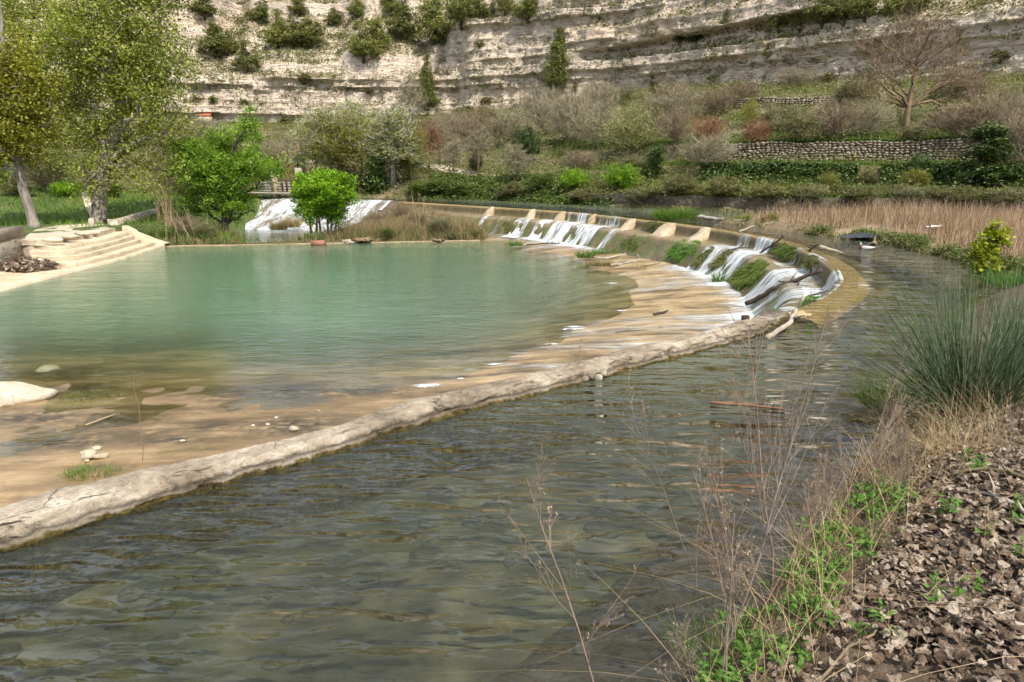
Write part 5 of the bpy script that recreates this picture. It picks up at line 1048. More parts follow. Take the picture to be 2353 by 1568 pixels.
# ------------------------------------------------------------------ valley trees and bushes (name, label, category, prototype, base x, base y, height px, width factor)
PL = [
 ('birch_tree', 'slender white stemmed tree left of the leaning tree', 'tree', 'sap_pale', 765, 440, 195, 1.3),
 ('birch_tree', 'pale tree with white twin stems rising above its neighbours', 'tree', 'sap_pale', 812, 430, 200, 1.3),
 ('willow_tree', 'pale green willow behind the ivy trunk', 'tree', 'sap_pale', 905, 425, 180, 1.7),
 ('willow_tree', 'pale green willow right behind the round tree', 'tree', 'sap_pale', 730, 438, 165, 1.6),
 ('willow_tree', 'broad yellow green willow left of the leaning trunk', 'tree', 'sap_yel', 790, 440, 150, 1.5),
 ('willow_tree', 'broad pale willow between ivy trunk and yellow tree', 'tree', 'sap_pale', 900, 432, 150, 2.0),
 ('bush', 'olive thicket along the bank left of the ivy trunk', 'bush', 'olive0', 800, 442, 70, 1.5),
 ('bush', 'pale thicket behind the small yellow green tree', 'bush', 'pale0', 930, 415, 95, 1.4),
 ('bush', 'pale green thicket below the cliff behind the willows', 'bush', 'pale0', 860, 330, 75, 1.8),
 ('yellow_tree', 'small yellow green tree standing on the hedge bank', 'tree', 'sap_yel', 938, 415, 120, 1.5),
 ('bare_tree', 'reddish brown leafless tree left of the track', 'tree', 'sap_red', 985, 400, 125, 1.6),
 ('bare_tree', 'thin leafless tree standing on the track edge', 'tree', 'sap_bare', 1042, 405, 95, 1.7),
 ('bare_tree', 'leafless forked tree with ivy at its foot by the track', 'tree', 'sap_bare', 1098, 402, 110, 2.0),
 ('bare_tree', 'tall leafless tree against the cliff above the willow', 'tree', 'sap_bare', 945, 330, 150, 1.5),
 ('bare_tree', 'leafless tree right of the red brown tree', 'tree', 'sap_bare', 1010, 380, 110, 1.6),
 ('pale_bare_tree', 'whitish bare tree with twisted branches over the bank', 'tree', 'sap_bare', 1190, 420, 90, 2.4),
 ('bush', 'dark ivy covered bush behind the whitish bare tree', 'bush', 'ivy0', 1212, 372, 85, 0.75),
 ('bush', 'dark ivy clump at the foot of the forked tree', 'bush', 'ivy0', 1092, 400, 55, 0.6),
 ('bush', 'grey leafless thicket left of the pale green bush', 'bush', 'bare0', 1300, 335, 120, 1.25),
 ('bush', 'grey leafless thicket above the whitish bare tree', 'bush', 'bare1', 1170, 335, 85, 1.5),
 ('bush', 'grey leafless thicket under the conical pine', 'bush', 'bare0', 1245, 310, 100, 1.3),
 ('bush', 'grey leafless bush at the cliff foot right of the pine', 'bush', 'bare0', 1370, 290, 95, 1.2),
 ('bush', 'brown leafless thicket left of the grey thickets', 'bush', 'bare2', 1090, 345, 85, 1.4),
 ('bush', 'large pale green budding bush in the middle of the slope', 'bush', 'pale0', 1440, 355, 115, 1.35),
 ('bush', 'pale green bush in front of the grey thicket', 'bush', 'bare1', 1360, 345, 110, 1.3),
 ('bush', 'brown thicket behind the large pale green bush', 'bush', 'olive1', 1480, 310, 80, 1.6),
 ('bush', 'grey thicket behind the rust red bushes', 'bush', 'bare1', 1550, 290, 90, 1.5),
 ('bush', 'dark thicket left of the first rust red bush', 'bush', 'bare2', 1550, 335, 85, 1.2),
 ('bush', 'rust red bush, left one of the pair', 'bush', 'red', 1622, 335, 72, 1.35),
 ('bush', 'rust red bush, right one of the pair', 'bush', 'red', 1735, 338, 70, 1.05),
 ('fig_bush', 'grey fig bush with green tips at the wall end', 'bush', 'bare1', 1622, 388, 85, 1.7),
 ('fig_bush', 'grey bush with yellow green tips before the big bare tree', 'bush', 'bare1', 1985, 318, 88, 1.45),
 ('bush', 'yellow green sapling behind the right rust red bush', 'bush', 'yel0', 1722, 295, 70, 0.6),
 ('bush', 'grey brown thicket between rust red bush and wall', 'bush', 'olive1', 1830, 328, 85, 1.35),
 ('bush', 'grey brown thicket left of the grey yellow bush', 'bush', 'bare2', 1915, 325, 95, 1.3),
 ('bush', 'olive thicket below the upper stone wall', 'bush', 'olive1', 1790, 300, 65, 1.6),
 ('bush', 'brown thicket right of the big bare tree', 'bush', 'bare2', 2190, 320, 80, 1.8),
 ('bush', 'olive bush below the big bare tree', 'bush', 'olive1', 2090, 325, 45, 1.6),
 ('bush', 'leafless thicket behind the ivy covered tree', 'bush', 'bare2', 2260, 330, 110, 1.2),
 ('bush', 'leafless thicket at the right picture edge', 'bush', 'bare2', 2335, 400, 150, 1.0),
 ('bush', 'tall grey saplings on the right slope', 'bush', 'bare0', 2320, 300, 85, 1.4),
 ('ivy_tree', 'tall ivy covered tree at the right end of the hedge', 'tree', 'ivytrunk', 2275, 435, 150, 2.0),
 ('ivy_tree', 'ivy covered stump beside the fig bush', 'tree', 'ivytrunk', 1500, 410, 78, 1.7),
 ('bush', 'dark ivy bush half way along the hedge', 'bush', 'ivy0', 2110, 400, 55, 0.9),
 ('bush', 'bright lime bush on the bank right of the centre', 'bush', 'lime0', 1430, 440, 70, 1.2),
 ('bush', 'bright green bush left of the lime bush', 'bush', 'lime0', 1320, 440, 58, 1.2),
 ('bush', 'green bush at the left end of the far bank', 'bush', 'green0', 1245, 438, 50, 1.4),
 ('bush', 'dark green bush on the bank under the yellow tree', 'bush', 'green0', 965, 450, 45, 1.5),
 ('bush', 'dark green bush left of the brown grass bank', 'bush', 'green0', 1050, 455, 52, 1.6),
 ('bush', 'green bush between track and river', 'bush', 'green0', 1010, 445, 45, 1.5),
 ('bush', 'small yellow green bush before the ivy hedge', 'bush', 'yel0', 1905, 435, 48, 1.0),
 ('bush', 'yellow green bush under the right end of the wall', 'bush', 'yel0', 2100, 430, 50, 1.3),
 ('bush', 'olive bramble below the fig bush', 'bush', 'olive0', 1560, 450, 60, 1.5),
 ('bush', 'olive bramble at the left end of the ivy hedge', 'bush', 'olive0', 1660, 455, 60, 1.5),
 ('bush', 'olive bramble on the bank above the river wall centre', 'bush', 'olive0', 1760, 458, 45, 2.0),
 ('bush', 'olive bramble above the reeds, leftmost', 'bush', 'olive1', 1860, 460, 45, 2.2),
 ('bush', 'olive bramble above the reeds, middle', 'bush', 'olive0', 1980, 462, 45, 2.2),
 ('bush', 'olive bramble above the reeds, right of middle', 'bush', 'olive1', 2090, 462, 45, 2.2),
 ('bush', 'olive bramble above the reeds, next to the edge', 'bush', 'olive0', 2200, 465, 48, 2.2),
 ('bush', 'olive bramble above the reeds at the edge', 'bush', 'olive1', 2310, 468, 48, 2.2),
 ('bush', 'green bank bush left of the lime bush pair', 'bush', 'olive0', 1180, 455, 45, 1.8),
 ('bush', 'olive bramble under the lime bush', 'bush', 'olive1', 1480, 462, 40, 2.2),
 ('bush', 'green bramble under the bright green bush', 'bush', 'olive0', 1340, 462, 38, 2.2),
 ('bush', 'green shrub behind the lawn under the poplar', 'bush', 'green0', 255, 452, 42, 1.6),
 ('bush', 'green shrub behind the lawn between the two trunks', 'bush', 'lime0', 150, 452, 40, 1.6),
 ('bush', 'olive shrub at the far left of the lawn', 'bush', 'olive0', 40, 450, 50, 1.6),
 ('bush', 'brown thicket behind the lawn on the left', 'bush', 'bare2', 110, 440, 70, 1.6),
 ('bush', 'brown thicket behind the ash tree', 'bush', 'bare2', 420, 440, 110, 1.4),
 ('bush', 'grey thicket below the small shed', 'bush', 'bare0', 480, 330, 55, 2.0),
 ('bush', 'grey thicket left of the small shed', 'bush', 'bare0', 410, 340, 60, 1.8),
 ('bush', 'olive bush right of the sluice gate', 'bush', 'olive0', 715, 440, 60, 1.3),
 ('bush', 'dark ivy pillar behind the sluice gate', 'bush', 'ivy0', 690, 400, 55, 0.5),
 ('bush', 'grey thicket behind the sluice rods', 'bush', 'bare0', 640, 400, 75, 1.5),
 ('bush', 'grey brown thicket above the sluice path', 'bush', 'bare1', 690, 360, 60, 1.8),
 ('bush', 'brown thicket at the left end of the upper stone wall', 'bush', 'bare2', 1640, 262, 55, 2.0),
 ('bush', 'grey thicket just above the upper stone wall', 'bush', 'bare0', 1830, 205, 45, 2.2),
 ('bush', 'olive thicket right of the upper stone wall', 'bush', 'olive1', 1960, 225, 45, 2.0),
 ('bush', 'brown thicket under the dark right cliff', 'bush', 'bare2', 2200, 215, 50, 2.4),
 ('bush', 'brown scrub at the cliff foot above the rust red bushes', 'bush', 'bare2', 1700, 235, 45, 2.2),
 ('bush', 'olive scrub at the cliff foot near the conical pine', 'bush', 'olive1', 1420, 245, 50, 2.0),
 ('bush', 'brown scrub right of the pine foot', 'bush', 'bare2', 1540, 250, 55, 2.0),
 ('bush', 'olive scrub on the scree right of the narrow pine', 'bush', 'olive1', 1110, 290, 50, 1.8),
 ('bush', 'grey scrub on the scree below the buttress', 'bush', 'bare0', 1040, 320, 60, 1.8),
 ('bush', 'olive scrub in the gap of the ivy hedge', 'bush', 'olive0', 1992, 425, 40, 1.4),
 ('bush', 'olive scrub on the slope above the lime bush', 'bush', 'olive1', 1450, 395, 45, 2.2),
 ('bush', 'brown scrub on the slope above the bright green bush', 'bush', 'bare2', 1330, 395, 50, 2.0),
 ('bush', 'olive thicket behind the ash crown', 'bush', 'olive1', 560, 400, 80, 1.5),
]
for nm, lb, ct, pk, px, py, hp, wf in PL:
    p = H(px, py); m = mpp(p.y); h_ = hp * m; place(nm, lb, ct, pk, p - Vector((0, 0, 0.15)), h_, h_ * wf)

# the big bare tree on the right
b = H(2085, 300); Y = b.y
w_, l_ = grow(np.random.default_rng(330), np.array([locp(2080, 308, Y, b), locp(2085, 260, Y, b), locp(2092, 225, Y, b), locp(2105, 160, Y, b), locp(2110, 80, Y, b)]), 0.23,
              [ell(2030, 150, 62, 70, Y, b, 70), ell(2130, 110, 70, 70, Y, b, 70), ell(2200, 170, 60, 60, Y, b, 60), ell(2085, 75, 50, 50, Y, b, 50), ell(1990, 205, 40, 30, Y, b, 40, .7), ell(2230, 225, 45, 25, Y, b, 45, .6)],
              nlimb=22, nclus=340, leaf=0, twig=9, spread=0.8, rtw=0.02, kside=8, lim_lo=0.3, sag=0.03)
tree('bare_tree', b, 'large leafless spreading tree on the right slope', 'tree', w_, l_, bark_mat('bare_tree_bark', (0.09, 0.06, 0.035), (0.25, 0.18, 0.11), 4), None)

# pines and cliff shrubs
k = 0
PINES = [(1280, 222, 138, 'cone', 1.0, 'conical dark pine against the cliff in the middle'), (983, 262, 122, 'cone', 0.85, 'narrow pine at the left edge of the rock buttress'),
 (500, 132, 75, 'pine0', 1.0, 'broad pine cluster top left of the slope'), (570, 165, 62, 'pine1', 1.0, 'lowest pine on the left slope'), (535, 125, 45, 'pine2', 1.0, 'small pine right of the broad cluster'), (640, 110, 75, 'pine1', .9, 'pine left of the ridge rock ledge'), (715, 110, 65, 'pine0', 1.1, 'pine above the ochre ledge'),
 (680, 108, 60, 'pine2', 1, 'pine between two others above the ochre ledge'), (835, 140, 75, 'pine2', 1.0, 'pine below the right end of the ridge ledge'), (865, 115, 70, 'pine0', .9, 'pine standing over the upper scree'), (925, 90, 80, 'pine1', 1.0, 'tall pine left of the buttress top'), (1000, 100, 95, 'pine0', .9, 'tallest pine behind the buttress'),
 (1060, 60, 80, 'pine2', 1, 'pine on top of the buttress'), (1110, 40, 60, 'pine1', 1, 'pine on the buttress skyline right of its neighbour'), (1160, 30, 50, 'pine0', 1, 'pine right of the buttress top near the frame'), (1215, 45, 60, 'pine2', 1, 'pine above the cave ledge'), (770, 60, 40, 'pine0', 1, 'small pine high on the left slope'), (600, 55, 50, 'pine2', 1, 'pine at the top of the left slope'),
 (470, 40, 55, 'pine1', 1.1, 'pine at the upper left beside the poplar crown'), (690, 35, 45, 'pine1', 1, 'pine near the top edge left of centre'), (820, 40, 45, 'pine2', 1, 'pine near the top edge above the ridge ledge'), (900, 35, 50, 'pine0', 1, 'pine near the top edge left of the buttress'), (1670, 62, 40, 'pine1', .7, 'lone small pine on the right cliff ledge'),
 (1790, 70, 85, 'pine0', .8, 'leftmost pine of the wood above the right cliff'), (1840, 65, 90, 'pine2', .8, 'second pine of the wood above the right cliff'), (1890, 55, 85, 'pine1', .8, 'third pine of the wood above the right cliff'), (1940, 50, 80, 'pine0', .8, 'fourth pine of the wood above the right cliff'), (1990, 42, 80, 'pine2', .8, 'fifth pine of the wood above the right cliff'), (2050, 36, 75, 'pine1', .8, 'sixth pine of the wood above the right cliff'), (2110, 28, 70, 'pine0', .8, 'last pine of the wood above the right cliff'),
 (1320, 210, 22, 'pine1', .7, 'tiny pine right of the conical pine'), (1500, 200, 26, 'pine2', .8, 'small round pine at the foot of the right cliff'), (1765, 130, 30, 'pine1', .8, 'small pine on the ledge under the right wood')]
for px, py, hp, pk, wf, lb in PINES:
    p = hit(px, py)
    if p is None: continue
    h_ = hp * mpp(p.y); place('pine', lb, 'pine tree', pk, p - Vector((0, 0, 0.2)), h_ * 1.12, h_ * wf * (1.0 if pk == 'cone' else 1.35))
SH = [(540, 118, 18, 'single dark round shrub on the left slope'), (700, 190, 24, 'dark shrub on the upper cliff ledge'), (455, 235, 18, 'shrub at the left end of the cliff'), (490, 235, 16, 'second shrub at the left end of the cliff'), (560, 240, 14, 'shrub beside the shed roof line'), (660, 285, 22, 'shrub at the cliff foot left of the willow'), (800, 205, 16, 'shrub on the middle cliff ledge'), (850, 215, 15, 'shrub right of the ledge shrub'), (1075, 265, 26, 'dark shrub on the scree under the buttress'), (1000, 240, 22, 'shrub at the foot of the narrow pine'),
      (1120, 240, 20, 'shrub at the buttress foot'), (1100, 110, 18, 'shrub on the face of the buttress'), (1290, 100, 18, 'shrub on the ledge left of the cave'), (1410, 115, 14, 'shrub hanging in the pale wall'), (1560, 100, 24, 'longest shrub row on the right ledge, its left half'), (1600, 98, 22, 'longest shrub row on the right ledge, its right half'), (1640, 190, 22, 'shrub in the rubble under the right cliff'), (1520, 215, 24, 'shrub over the bare thicket top'), (1690, 205, 20, 'shrub left of the upper stone wall'), (1900, 190, 24, 'shrub above the upper stone wall'), (2010, 105, 20, 'shrub on the ledge left of the big bare tree top'), (2200, 95, 26, 'shrub on the dark cliff at the upper right'), (2300, 140, 28, 'shrub under the dark overhang on the right')]
for q, (px, py, hp, lb) in enumerate(SH):
    p = hit(px, py)
    if p is None: continue
    h_ = hp * mpp(p.y); place('cliff_shrub', lb, 'shrub', 'shrub%d' % (q % 3), p - Vector((0, 0, 0.1)), h_, h_ * 1.4)

# ------------------------------------------------------------------ scattered ground cover
def scatter_stuff(name, label, pts, tuft, mats, seed, kind='stuff', cat=None):
    mb = MB(); r = np.random.default_rng(seed)
    for c, s in pts: tuft(mb, r, np.array(c), s)
    return link(name, mb.mesh(name, mats), label=label, kind=kind)
def tris_sample(V, Q, n, r, maxslope=None, cond=None):
    P = V[Q]; a = np.cross(P[:, 1] - P[:, 0], P[:, 3 if Q.shape[1] == 4 else 2] - P[:, 0]); ar = np.linalg.norm(a, axis=1); nz_ = np.abs(a[:, 2]) / (ar + 1e-9)
    w_ = ar.copy(); c = P.mean(1)
    if maxslope is not None: w_ *= sstep(maxslope, min(1, maxslope + 0.35), nz_)
    if cond is not None: w_ *= cond(c)
    i = r.choice(len(Q), n, p=w_ / w_.sum()); u = r.uniform(0, 1, (n, 2)); return P[i, 0] + (P[i, 1] - P[i, 0]) * u[:, :1] + (P[i, -1] - P[i, 0]) * u[:, 1:]
def inview(c, margin=150):
    q = proj(c); return ((q[:, 0] > -margin) & (q[:, 0] < 2353 + margin) & (q[:, 1] > -margin) & (c[:, 1] > 5)).astype(float)
r = np.random.default_rng(60)
def clump_cloud(C, nper, rad, size, r, flat=0.6, up=0.6, aspect=0.5):
    n = len(C); s = np.asarray(rad) * r.uniform(0.6, 1.4, n); ci = np.repeat(np.arange(n), nper); d = r.normal(size=(n * nper, 3)); d[:, 2] = np.abs(d[:, 2]) * flat
    P = C[ci] + d * s[ci][:, None] * 0.6; V, Q = leafquads(r, P, size, aspect, up); t = np.clip(0.5 + .25 * r.normal(size=n)[ci] + .2 * r.normal(size=n * nper), 0, 1); return V, Q, np.repeat(t, 4)
C = tris_sample(CV, CQ, 9500, r, 0.2, inview); V, Q, t = clump_cloud(C, 12, 0.75, 0.32, r, .8); link('cliff_scrub', new_mesh('cliff_scrub', V, Q, L_SCRUB, False, {'rnd': t}), label='low dry scrub dotted over the rocky slope', kind='stuff')
C = tris_sample(CV, CQ, 2600, r, 0.2, inview); V, Q, t = clump_cloud(C, 16, 0.9, 0.32, r, .9); link('cliff_scrub', new_mesh('cliff_scrub', V, Q, L_BUSH, False, {'rnd': t}), label='low green scrub dotted over the rocky slope', kind='stuff')
hc = lambda c: inview(c)
C = tris_sample(HV, HQ, 11000, r, None, hc); V, Q, t = clump_cloud(C, 16, 0.75, 0.17, r, 0.9); link('hill_scrub', new_mesh('hill_scrub', V, Q, L_OLIVE, False, {'rnd': t}), label='olive green scrub over the terraced slope', kind='stuff')
C = tris_sample(HV, HQ, 5000, r, None, hc); V, Q, t = clump_cloud(C, 16, 0.65, 0.15, r, 1.0, .3, .3); link('hill_scrub', new_mesh('hill_scrub', V, Q, L_SCRUB, False, {'rnd': t}), label='grey dry scrub over the terraced slope', kind='stuff')
C = tris_sample(HV, HQ, 24000, r, None, hc); V, Q, m_ = blades(r, C, r.uniform(0.15, 0.45, len(C)), 0.05, 0.5, 1); link('hill_grass', new_mesh('hill_grass', V, Q, L_DRYG, False, {'rnd': np.repeat(r.uniform(0, 1, len(C)), m_)}), label='dry grass over the terraced slope', kind='stuff')
tc_ = lambda c: inview(c) * (((c[:, 2] > 2.2) & (c[:, 2] < 3.2)) | ((c[:, 2] > 3.9) & (c[:, 2] < 5.0)) | (c[:, 2] < 1.9)) * (c[:, 0] > 4)
C = tris_sample(HV, HQ, 5000, r, None, lambda c: hc(c) * (c[:, 2] < 12)); V, Q, t = clump_cloud(C, 16, 0.6, 0.16, r, 0.9); link('hill_scrub', new_mesh('hill_scrub', V, Q, L_BUSH, False, {'rnd': t}), label='fresh green low plants over the lower slope', kind='stuff')
C = tris_sample(HV, HQ, 26000, r, 0.6, tc_); V, Q, m_ = blades(r, C, r.uniform(0.12, 0.35, len(C)), 0.06, 0.4, 1); link('terrace_grass', new_mesh('terrace_grass', V, Q, L_GRASS, False, {'rnd': np.repeat(r.uniform(0, 1, len(C)), m_)}), label='fresh green grass on the terraces', kind='stuff')
# rubble on the slope
C = tris_sample(HV, HQ, 900, r, None, lambda c: inview(c) * (c[:, 2] > 6)); C2 = tris_sample(CV, CQ, 900, r, 0.25, inview); mb = MB()
for c in np.vstack([C, C2]):
    V, T = pebble(r, np.full(3, 0.35 * r.lognormal(0, 0.5)), 0.7, 1); mb.add(V + c, T=T, a=r.uniform())
link('rubble', mb.mesh('rubble', M_STONE2), label='pale rubble scattered below the cliff', kind='stuff')

# ivy hedges along the bank terrace
def hedge(name, label, px0, px1, s0, s1, ua, ub, n, leafm, size, thick, seed, drop=0.0):
    r = np.random.default_rng(seed); A = hill_line(s0, s1, at_u(ua)); Bq = hill_line(s0, s1, at_u(ub)); i = r.integers(0, len(A) - 1, n); f = r.uniform(0, 1, n)[:, None]; a = A[i] * (1 - f) + A[i + 1] * f; b = Bq[i] * (1 - f) + Bq[i + 1] * f
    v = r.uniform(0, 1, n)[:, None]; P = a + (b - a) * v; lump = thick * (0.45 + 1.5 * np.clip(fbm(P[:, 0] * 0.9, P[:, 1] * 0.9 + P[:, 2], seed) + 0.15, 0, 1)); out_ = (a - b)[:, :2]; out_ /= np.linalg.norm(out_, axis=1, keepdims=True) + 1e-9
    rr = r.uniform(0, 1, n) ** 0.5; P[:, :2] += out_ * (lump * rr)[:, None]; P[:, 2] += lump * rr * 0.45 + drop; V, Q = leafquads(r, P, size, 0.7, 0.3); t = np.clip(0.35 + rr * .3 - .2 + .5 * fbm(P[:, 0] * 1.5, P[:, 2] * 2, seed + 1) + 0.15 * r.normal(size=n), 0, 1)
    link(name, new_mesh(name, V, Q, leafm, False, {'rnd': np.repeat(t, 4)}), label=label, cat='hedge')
hedge('ivy_hedge', 'long dark ivy hedge below the dry stone wall', 0, 0, 6.35, 7.75, 0.115, 0.137, 17000, L_IVY, 0.15, 0.7, 81)
hedge('ivy_hedge', 'dark ivy hedge right of the gap below the wall', 0, 0, 7.95, 9.6, 0.115, 0.137, 17000, L_IVY, 0.15, 0.7, 82)
hedge('ivy_hedge', 'ivy curtain hanging over the river wall behind the reeds', 0, 0, 7.3, 10, -0.012, 0.02, 17000, L_IVY, 0.12, 0.35, 83, 0.05)
hedge('bramble_hedge', 'olive bramble mat over the left part of the river wall', 0, 0, 5.2, 7.6, 0.0, 0.06, 17000, L_OLIVE, 0.11, 0.7, 84, 0.05)
hedge('bramble_hedge', 'olive bramble mat above the ivy curtain', 0, 0, 7.5, 10, 0.01, 0.07, 17000, L_OLIVE, 0.11, 0.6, 85, 0.05)
hedge('bank_hedge', 'green hedge on the bank between track and river', 0, 0, 3.4, 5.25, -0.01, 0.06, 20000, L_BUSH, 0.15, 0.9, 86, 0.1)
hedge('bank_hedge', 'dark hanging ivy at the water edge of the far bank', 0, 0, 4.2, 5.6, -0.03, 0.01, 9000, L_IVY, 0.13, 0.5, 87, 0.1)
hedge('wall_creeper', 'green creeper hanging over the right half of the stone wall', 0, 0, 7.9, 8.7, 0.2, 0.209, 1800, L_BUSH, 0.12, 0.25, 88, 0.1)
hedge('wall_creeper', 'grass tufts along the top of the stone wall', 0, 0, 6.3, 9.6, 0.209, 0.212, 3000, L_GRASS, 0.12, 0.2, 89, 0.08)
# lawn on the left, islet plants
inp = lambda c: inview(c, 700) * (c[:, 1] > 36.8) * (c[:, 0] < -17)
C = tris_sample(LV, LT, 26000, r, None, inp); V, Q, m_ = blades(r, C, r.uniform(0.12, 0.36, len(C)), 0.05, 0.4, 1); link('lawn_grass', new_mesh('lawn_grass', V, Q, L_GRASS, False, {'rnd': np.repeat(np.clip(.5 + fbm(C[:, 0] * .4, C[:, 1] * .4, 5) + .2 * r.normal(size=len(C)), 0, 1), m_)}), label='fresh green meadow grass under the poplars', kind='stuff')
il = lambda c: inview(c) * (c[:, 2] > -1.9)
C = tris_sample(IV, IT, 9000, r, None, lambda c: il(c) * (1 + 3 * (c[:, 1] < 41))); V, Q, m_ = blades(r, C, r.uniform(0.15, 0.4, len(C)), 0.05, 0.4, 1); link('islet_grass', new_mesh('islet_grass', V, Q, L_GRASS, False, {'rnd': np.repeat(r.uniform(0, 1, len(C)), m_)}), label='green grass on the islets', kind='stuff')
C = tris_sample(IV, IT, 16000, r, None, lambda c: il(c) * (0.1 + inpoly(c[:, 0], c[:, 1], ISL_R) * sstep(-12, -8, c[:, 0]))); V, Q, m_ = blades(r, C, r.uniform(0.3, 0.85, len(C)), 0.03, 0.35, 2); link('islet_reeds', new_mesh('islet_reeds', V, Q, L_DRYG, False, {'rnd': np.repeat(r.uniform(0, 1, len(C)), m_)}), label='dry brown grass covering the right islet', kind='stuff')
TUFT = [(1010, 535, 45, 'olive1', 'dusty shrub at the right end of the islet'), (960, 525, 42, 'bare2', 'brown leafless shrub on the islet'), (1060, 520, 40, 'olive1', 'grey green shrub on the islet near the weir'), (890, 545, 28, 'green0', 'green shrub at the islet water edge'), (925, 505, 40, 'bare2', 'brown shrub below the spillway corner'), (1090, 545, 22, 'green0', 'low green weed where islet meets apron'), (860, 520, 35, 'bare2', 'tan shrub left of the spillway corner'), (1040, 550, 20, 'olive0', 'low olive weed at the islet shore'), (470, 545, 40, 'olive1', 'dusty shrub left of the ash trunk'), (430, 540, 45, 'bare2', 'brown reeds shrub right of the steps')]
for px, py, hp, pk, lb in TUFT:
    p = hit(px, py) or U(px, py, -1.5); h_ = hp * mpp(p.y); place('islet_shrub', lb, 'shrub', pk, p - Vector((0, 0, 0.05)), h_, h_ * 1.5)
# tall canes by the steps and on the islet
def canes(name, label, pts, n, h, seed, lean=0.12):
    r = np.random.default_rng(seed); mb = MB(); base = np.array(pts[0])
    for q in range(n):
        a = np.array(pts[int(r.integers(len(pts)))]) + r.normal(0, 0.22, 3) * (1, 1, 0) - base; hh = h * r.uniform(0.55, 1.1); t = np.linspace(0, 1, 5)[:, None]; d = r.normal(0, lean, 2); P = a + np.column_stack([d[0] * hh * t[:, 0] ** 1.6, d[1] * hh * t[:, 0] ** 1.6, hh * t[:, 0]])
        V, Q, T = tube(P, np.linspace(0.018, 0.007, 5), 4, False); mb.add(V, Q, a=r.uniform())
        for _ in range(5): c = P[int(r.integers(2, 5))]; d2 = r.normal(size=3); d2[2] = -abs(d2[2]) * .5; d2 /= np.linalg.norm(d2); e = c + d2 * r.uniform(.2, .45); s = np.cross(d2, (0, 0, 1)) * 0.018; mb.add([c - s, c + s, e], T=[(0, 1, 2)], a=r.uniform())
    link(name, mb.mesh(name, STRAW), loc=base, label=label, cat='canes')
gp = lambda px, py: tuple(hit(px, py) or U(px, py, -1.5))
canes('dry_canes', 'tall pale dry canes between garden wall and ash tree', [gp(385, 520), gp(400, 515), gp(415, 520), gp(372, 512)], 46, 2.3, 71, 0.13)
canes('dry_canes', 'few bent yellow canes at the corner of the steps', [gp(392, 555), gp(412, 556), gp(430, 557), gp(445, 556)], 11, 1.9, 72, 0.25)
canes('dry_canes', 'thin upright canes on the right islet', [gp(968, 535), gp(975, 530), gp(960, 525)], 9, 2.2, 73, 0.07)

# ------------------------------------------------------------------ reed spit
r = np.random.default_rng(70)
def poly_sample(poly, n, r, cond=None):
    P = np.array(poly); out_ = []
    while len(out_) < n:
        q = r.uniform(P.min(0), P.max(0), (n, 2)); m_ = inpoly(q[:, 0], q[:, 1], P)
        if cond is not None: m_ &= r.uniform(size=n) < cond(q[:, 0], q[:, 1])
        out_ += list(q[m_])
    return np.array(out_[:n])
def with_z(q, zf): return np.column_stack([q, zf(q[:, 0], q[:, 1])])
RBd = lambda x, y: sstep(0.25, 0.9, pdist(x, y, RB)) * (x < 27) * np.where((x < 13.8) & (y > 23) & (y < 26.5), 0.15, 1)
q = poly_sample(RBpoly, 21000, r, RBd); C = with_z(q, rb_z); hh = r.uniform(0.3, 0.85, len(C)) * (0.75 + 0.9 * (fbm(C[:, 0] * .5, C[:, 1] * .5, 3) + .2)); hh *= np.where(C[:, 1] > 31, 0.55, 1)
V, Q, m_ = blades(r, C, hh, r.uniform(0.012, 0.03, len(C)), 0.22, 2); link('dry_reeds', new_mesh('dry_reeds', V, Q, REED, False, {'rnd': np.repeat(np.clip(r.uniform(0, 1, len(C)) + .4 * fbm(C[:, 0] * .6, C[:, 1] * .6, 8), 0, 1), m_)}), label='pinkish brown dry reeds covering the right spit', kind='stuff')
q = poly_sample(RBpoly, 2600, r, lambda x, y: (1 - sstep(0.2, 0.8, pdist(x, y, RB[:12]))) * (x < 20) * np.where(y > 27, .12, 1) * np.clip(.5 + 3 * fbm(x * .8, y * .8, 6), 0, 1)); C = with_z(q, rb_z)
V, Q, m_ = blades(r, C, r.uniform(0.1, 0.3, len(C)), 0.02, 0.5, 2); link('shore_grass', new_mesh('shore_grass', V, Q, L_GRASS, False, {'rnd': np.repeat(r.uniform(0, .8, len(C)), m_)}), label='green grass fringe along the edge of the reed spit', kind='stuff')
V, Q, t = clump_cloud(C[:700], 14, 0.2, 0.08, r); link('shore_scrub', new_mesh('shore_scrub', V, Q, L_SCRUB, False, {'rnd': t}), label='dusty brown plants at the edge of the reed spit', kind='stuff')
def gtuft(name, label, loc, rad, h, n, mat, seed, cat='grass', w=0.025, lean=0.45, seg=3, curl=0.6):
    r = np.random.default_rng(seed); a = r.uniform(0, 6.28, n); d = np.sqrt(r.uniform(0, 1, n)); B = np.column_stack([np.cos(a) * d * rad[0], np.sin(a) * d * rad[1], 0 * a]); V, Q, m_ = blades(r, B, h * r.uniform(0.5, 1.1, n), w, lean, seg, curl, a + r.normal(0, .6, n))
    return link(name, new_mesh(name, V, Q, mat, False, {'rnd': np.repeat(r.uniform(0, 1, n), m_)}), loc=loc, label=label, cat=cat)
gtuft('grass_clump', 'long green grass clump growing on the weir crest', U(1552, 502, 0.05), (1.15, 0.45), 0.55, 1300, L_GRASS, 1, w=0.02, lean=.35)
gtuft('grass_clump', 'left brown tuft standing in the spillway', at(640, 528, 48.0), (.55, .4), .8, 420, L_DRYG, 6, w=.03)
gtuft('grass_clump', 'right brown tuft standing in the spillway', at(672, 522, 48.2), (.5, .4), .85, 420, L_DRYG, 7, w=.03)
gtuft('grass_clump', 'bright green tuft at the right water edge', U(2335, 655, 0.05), (0.7, 0.4), 0.35, 350, L_WEED, 2)
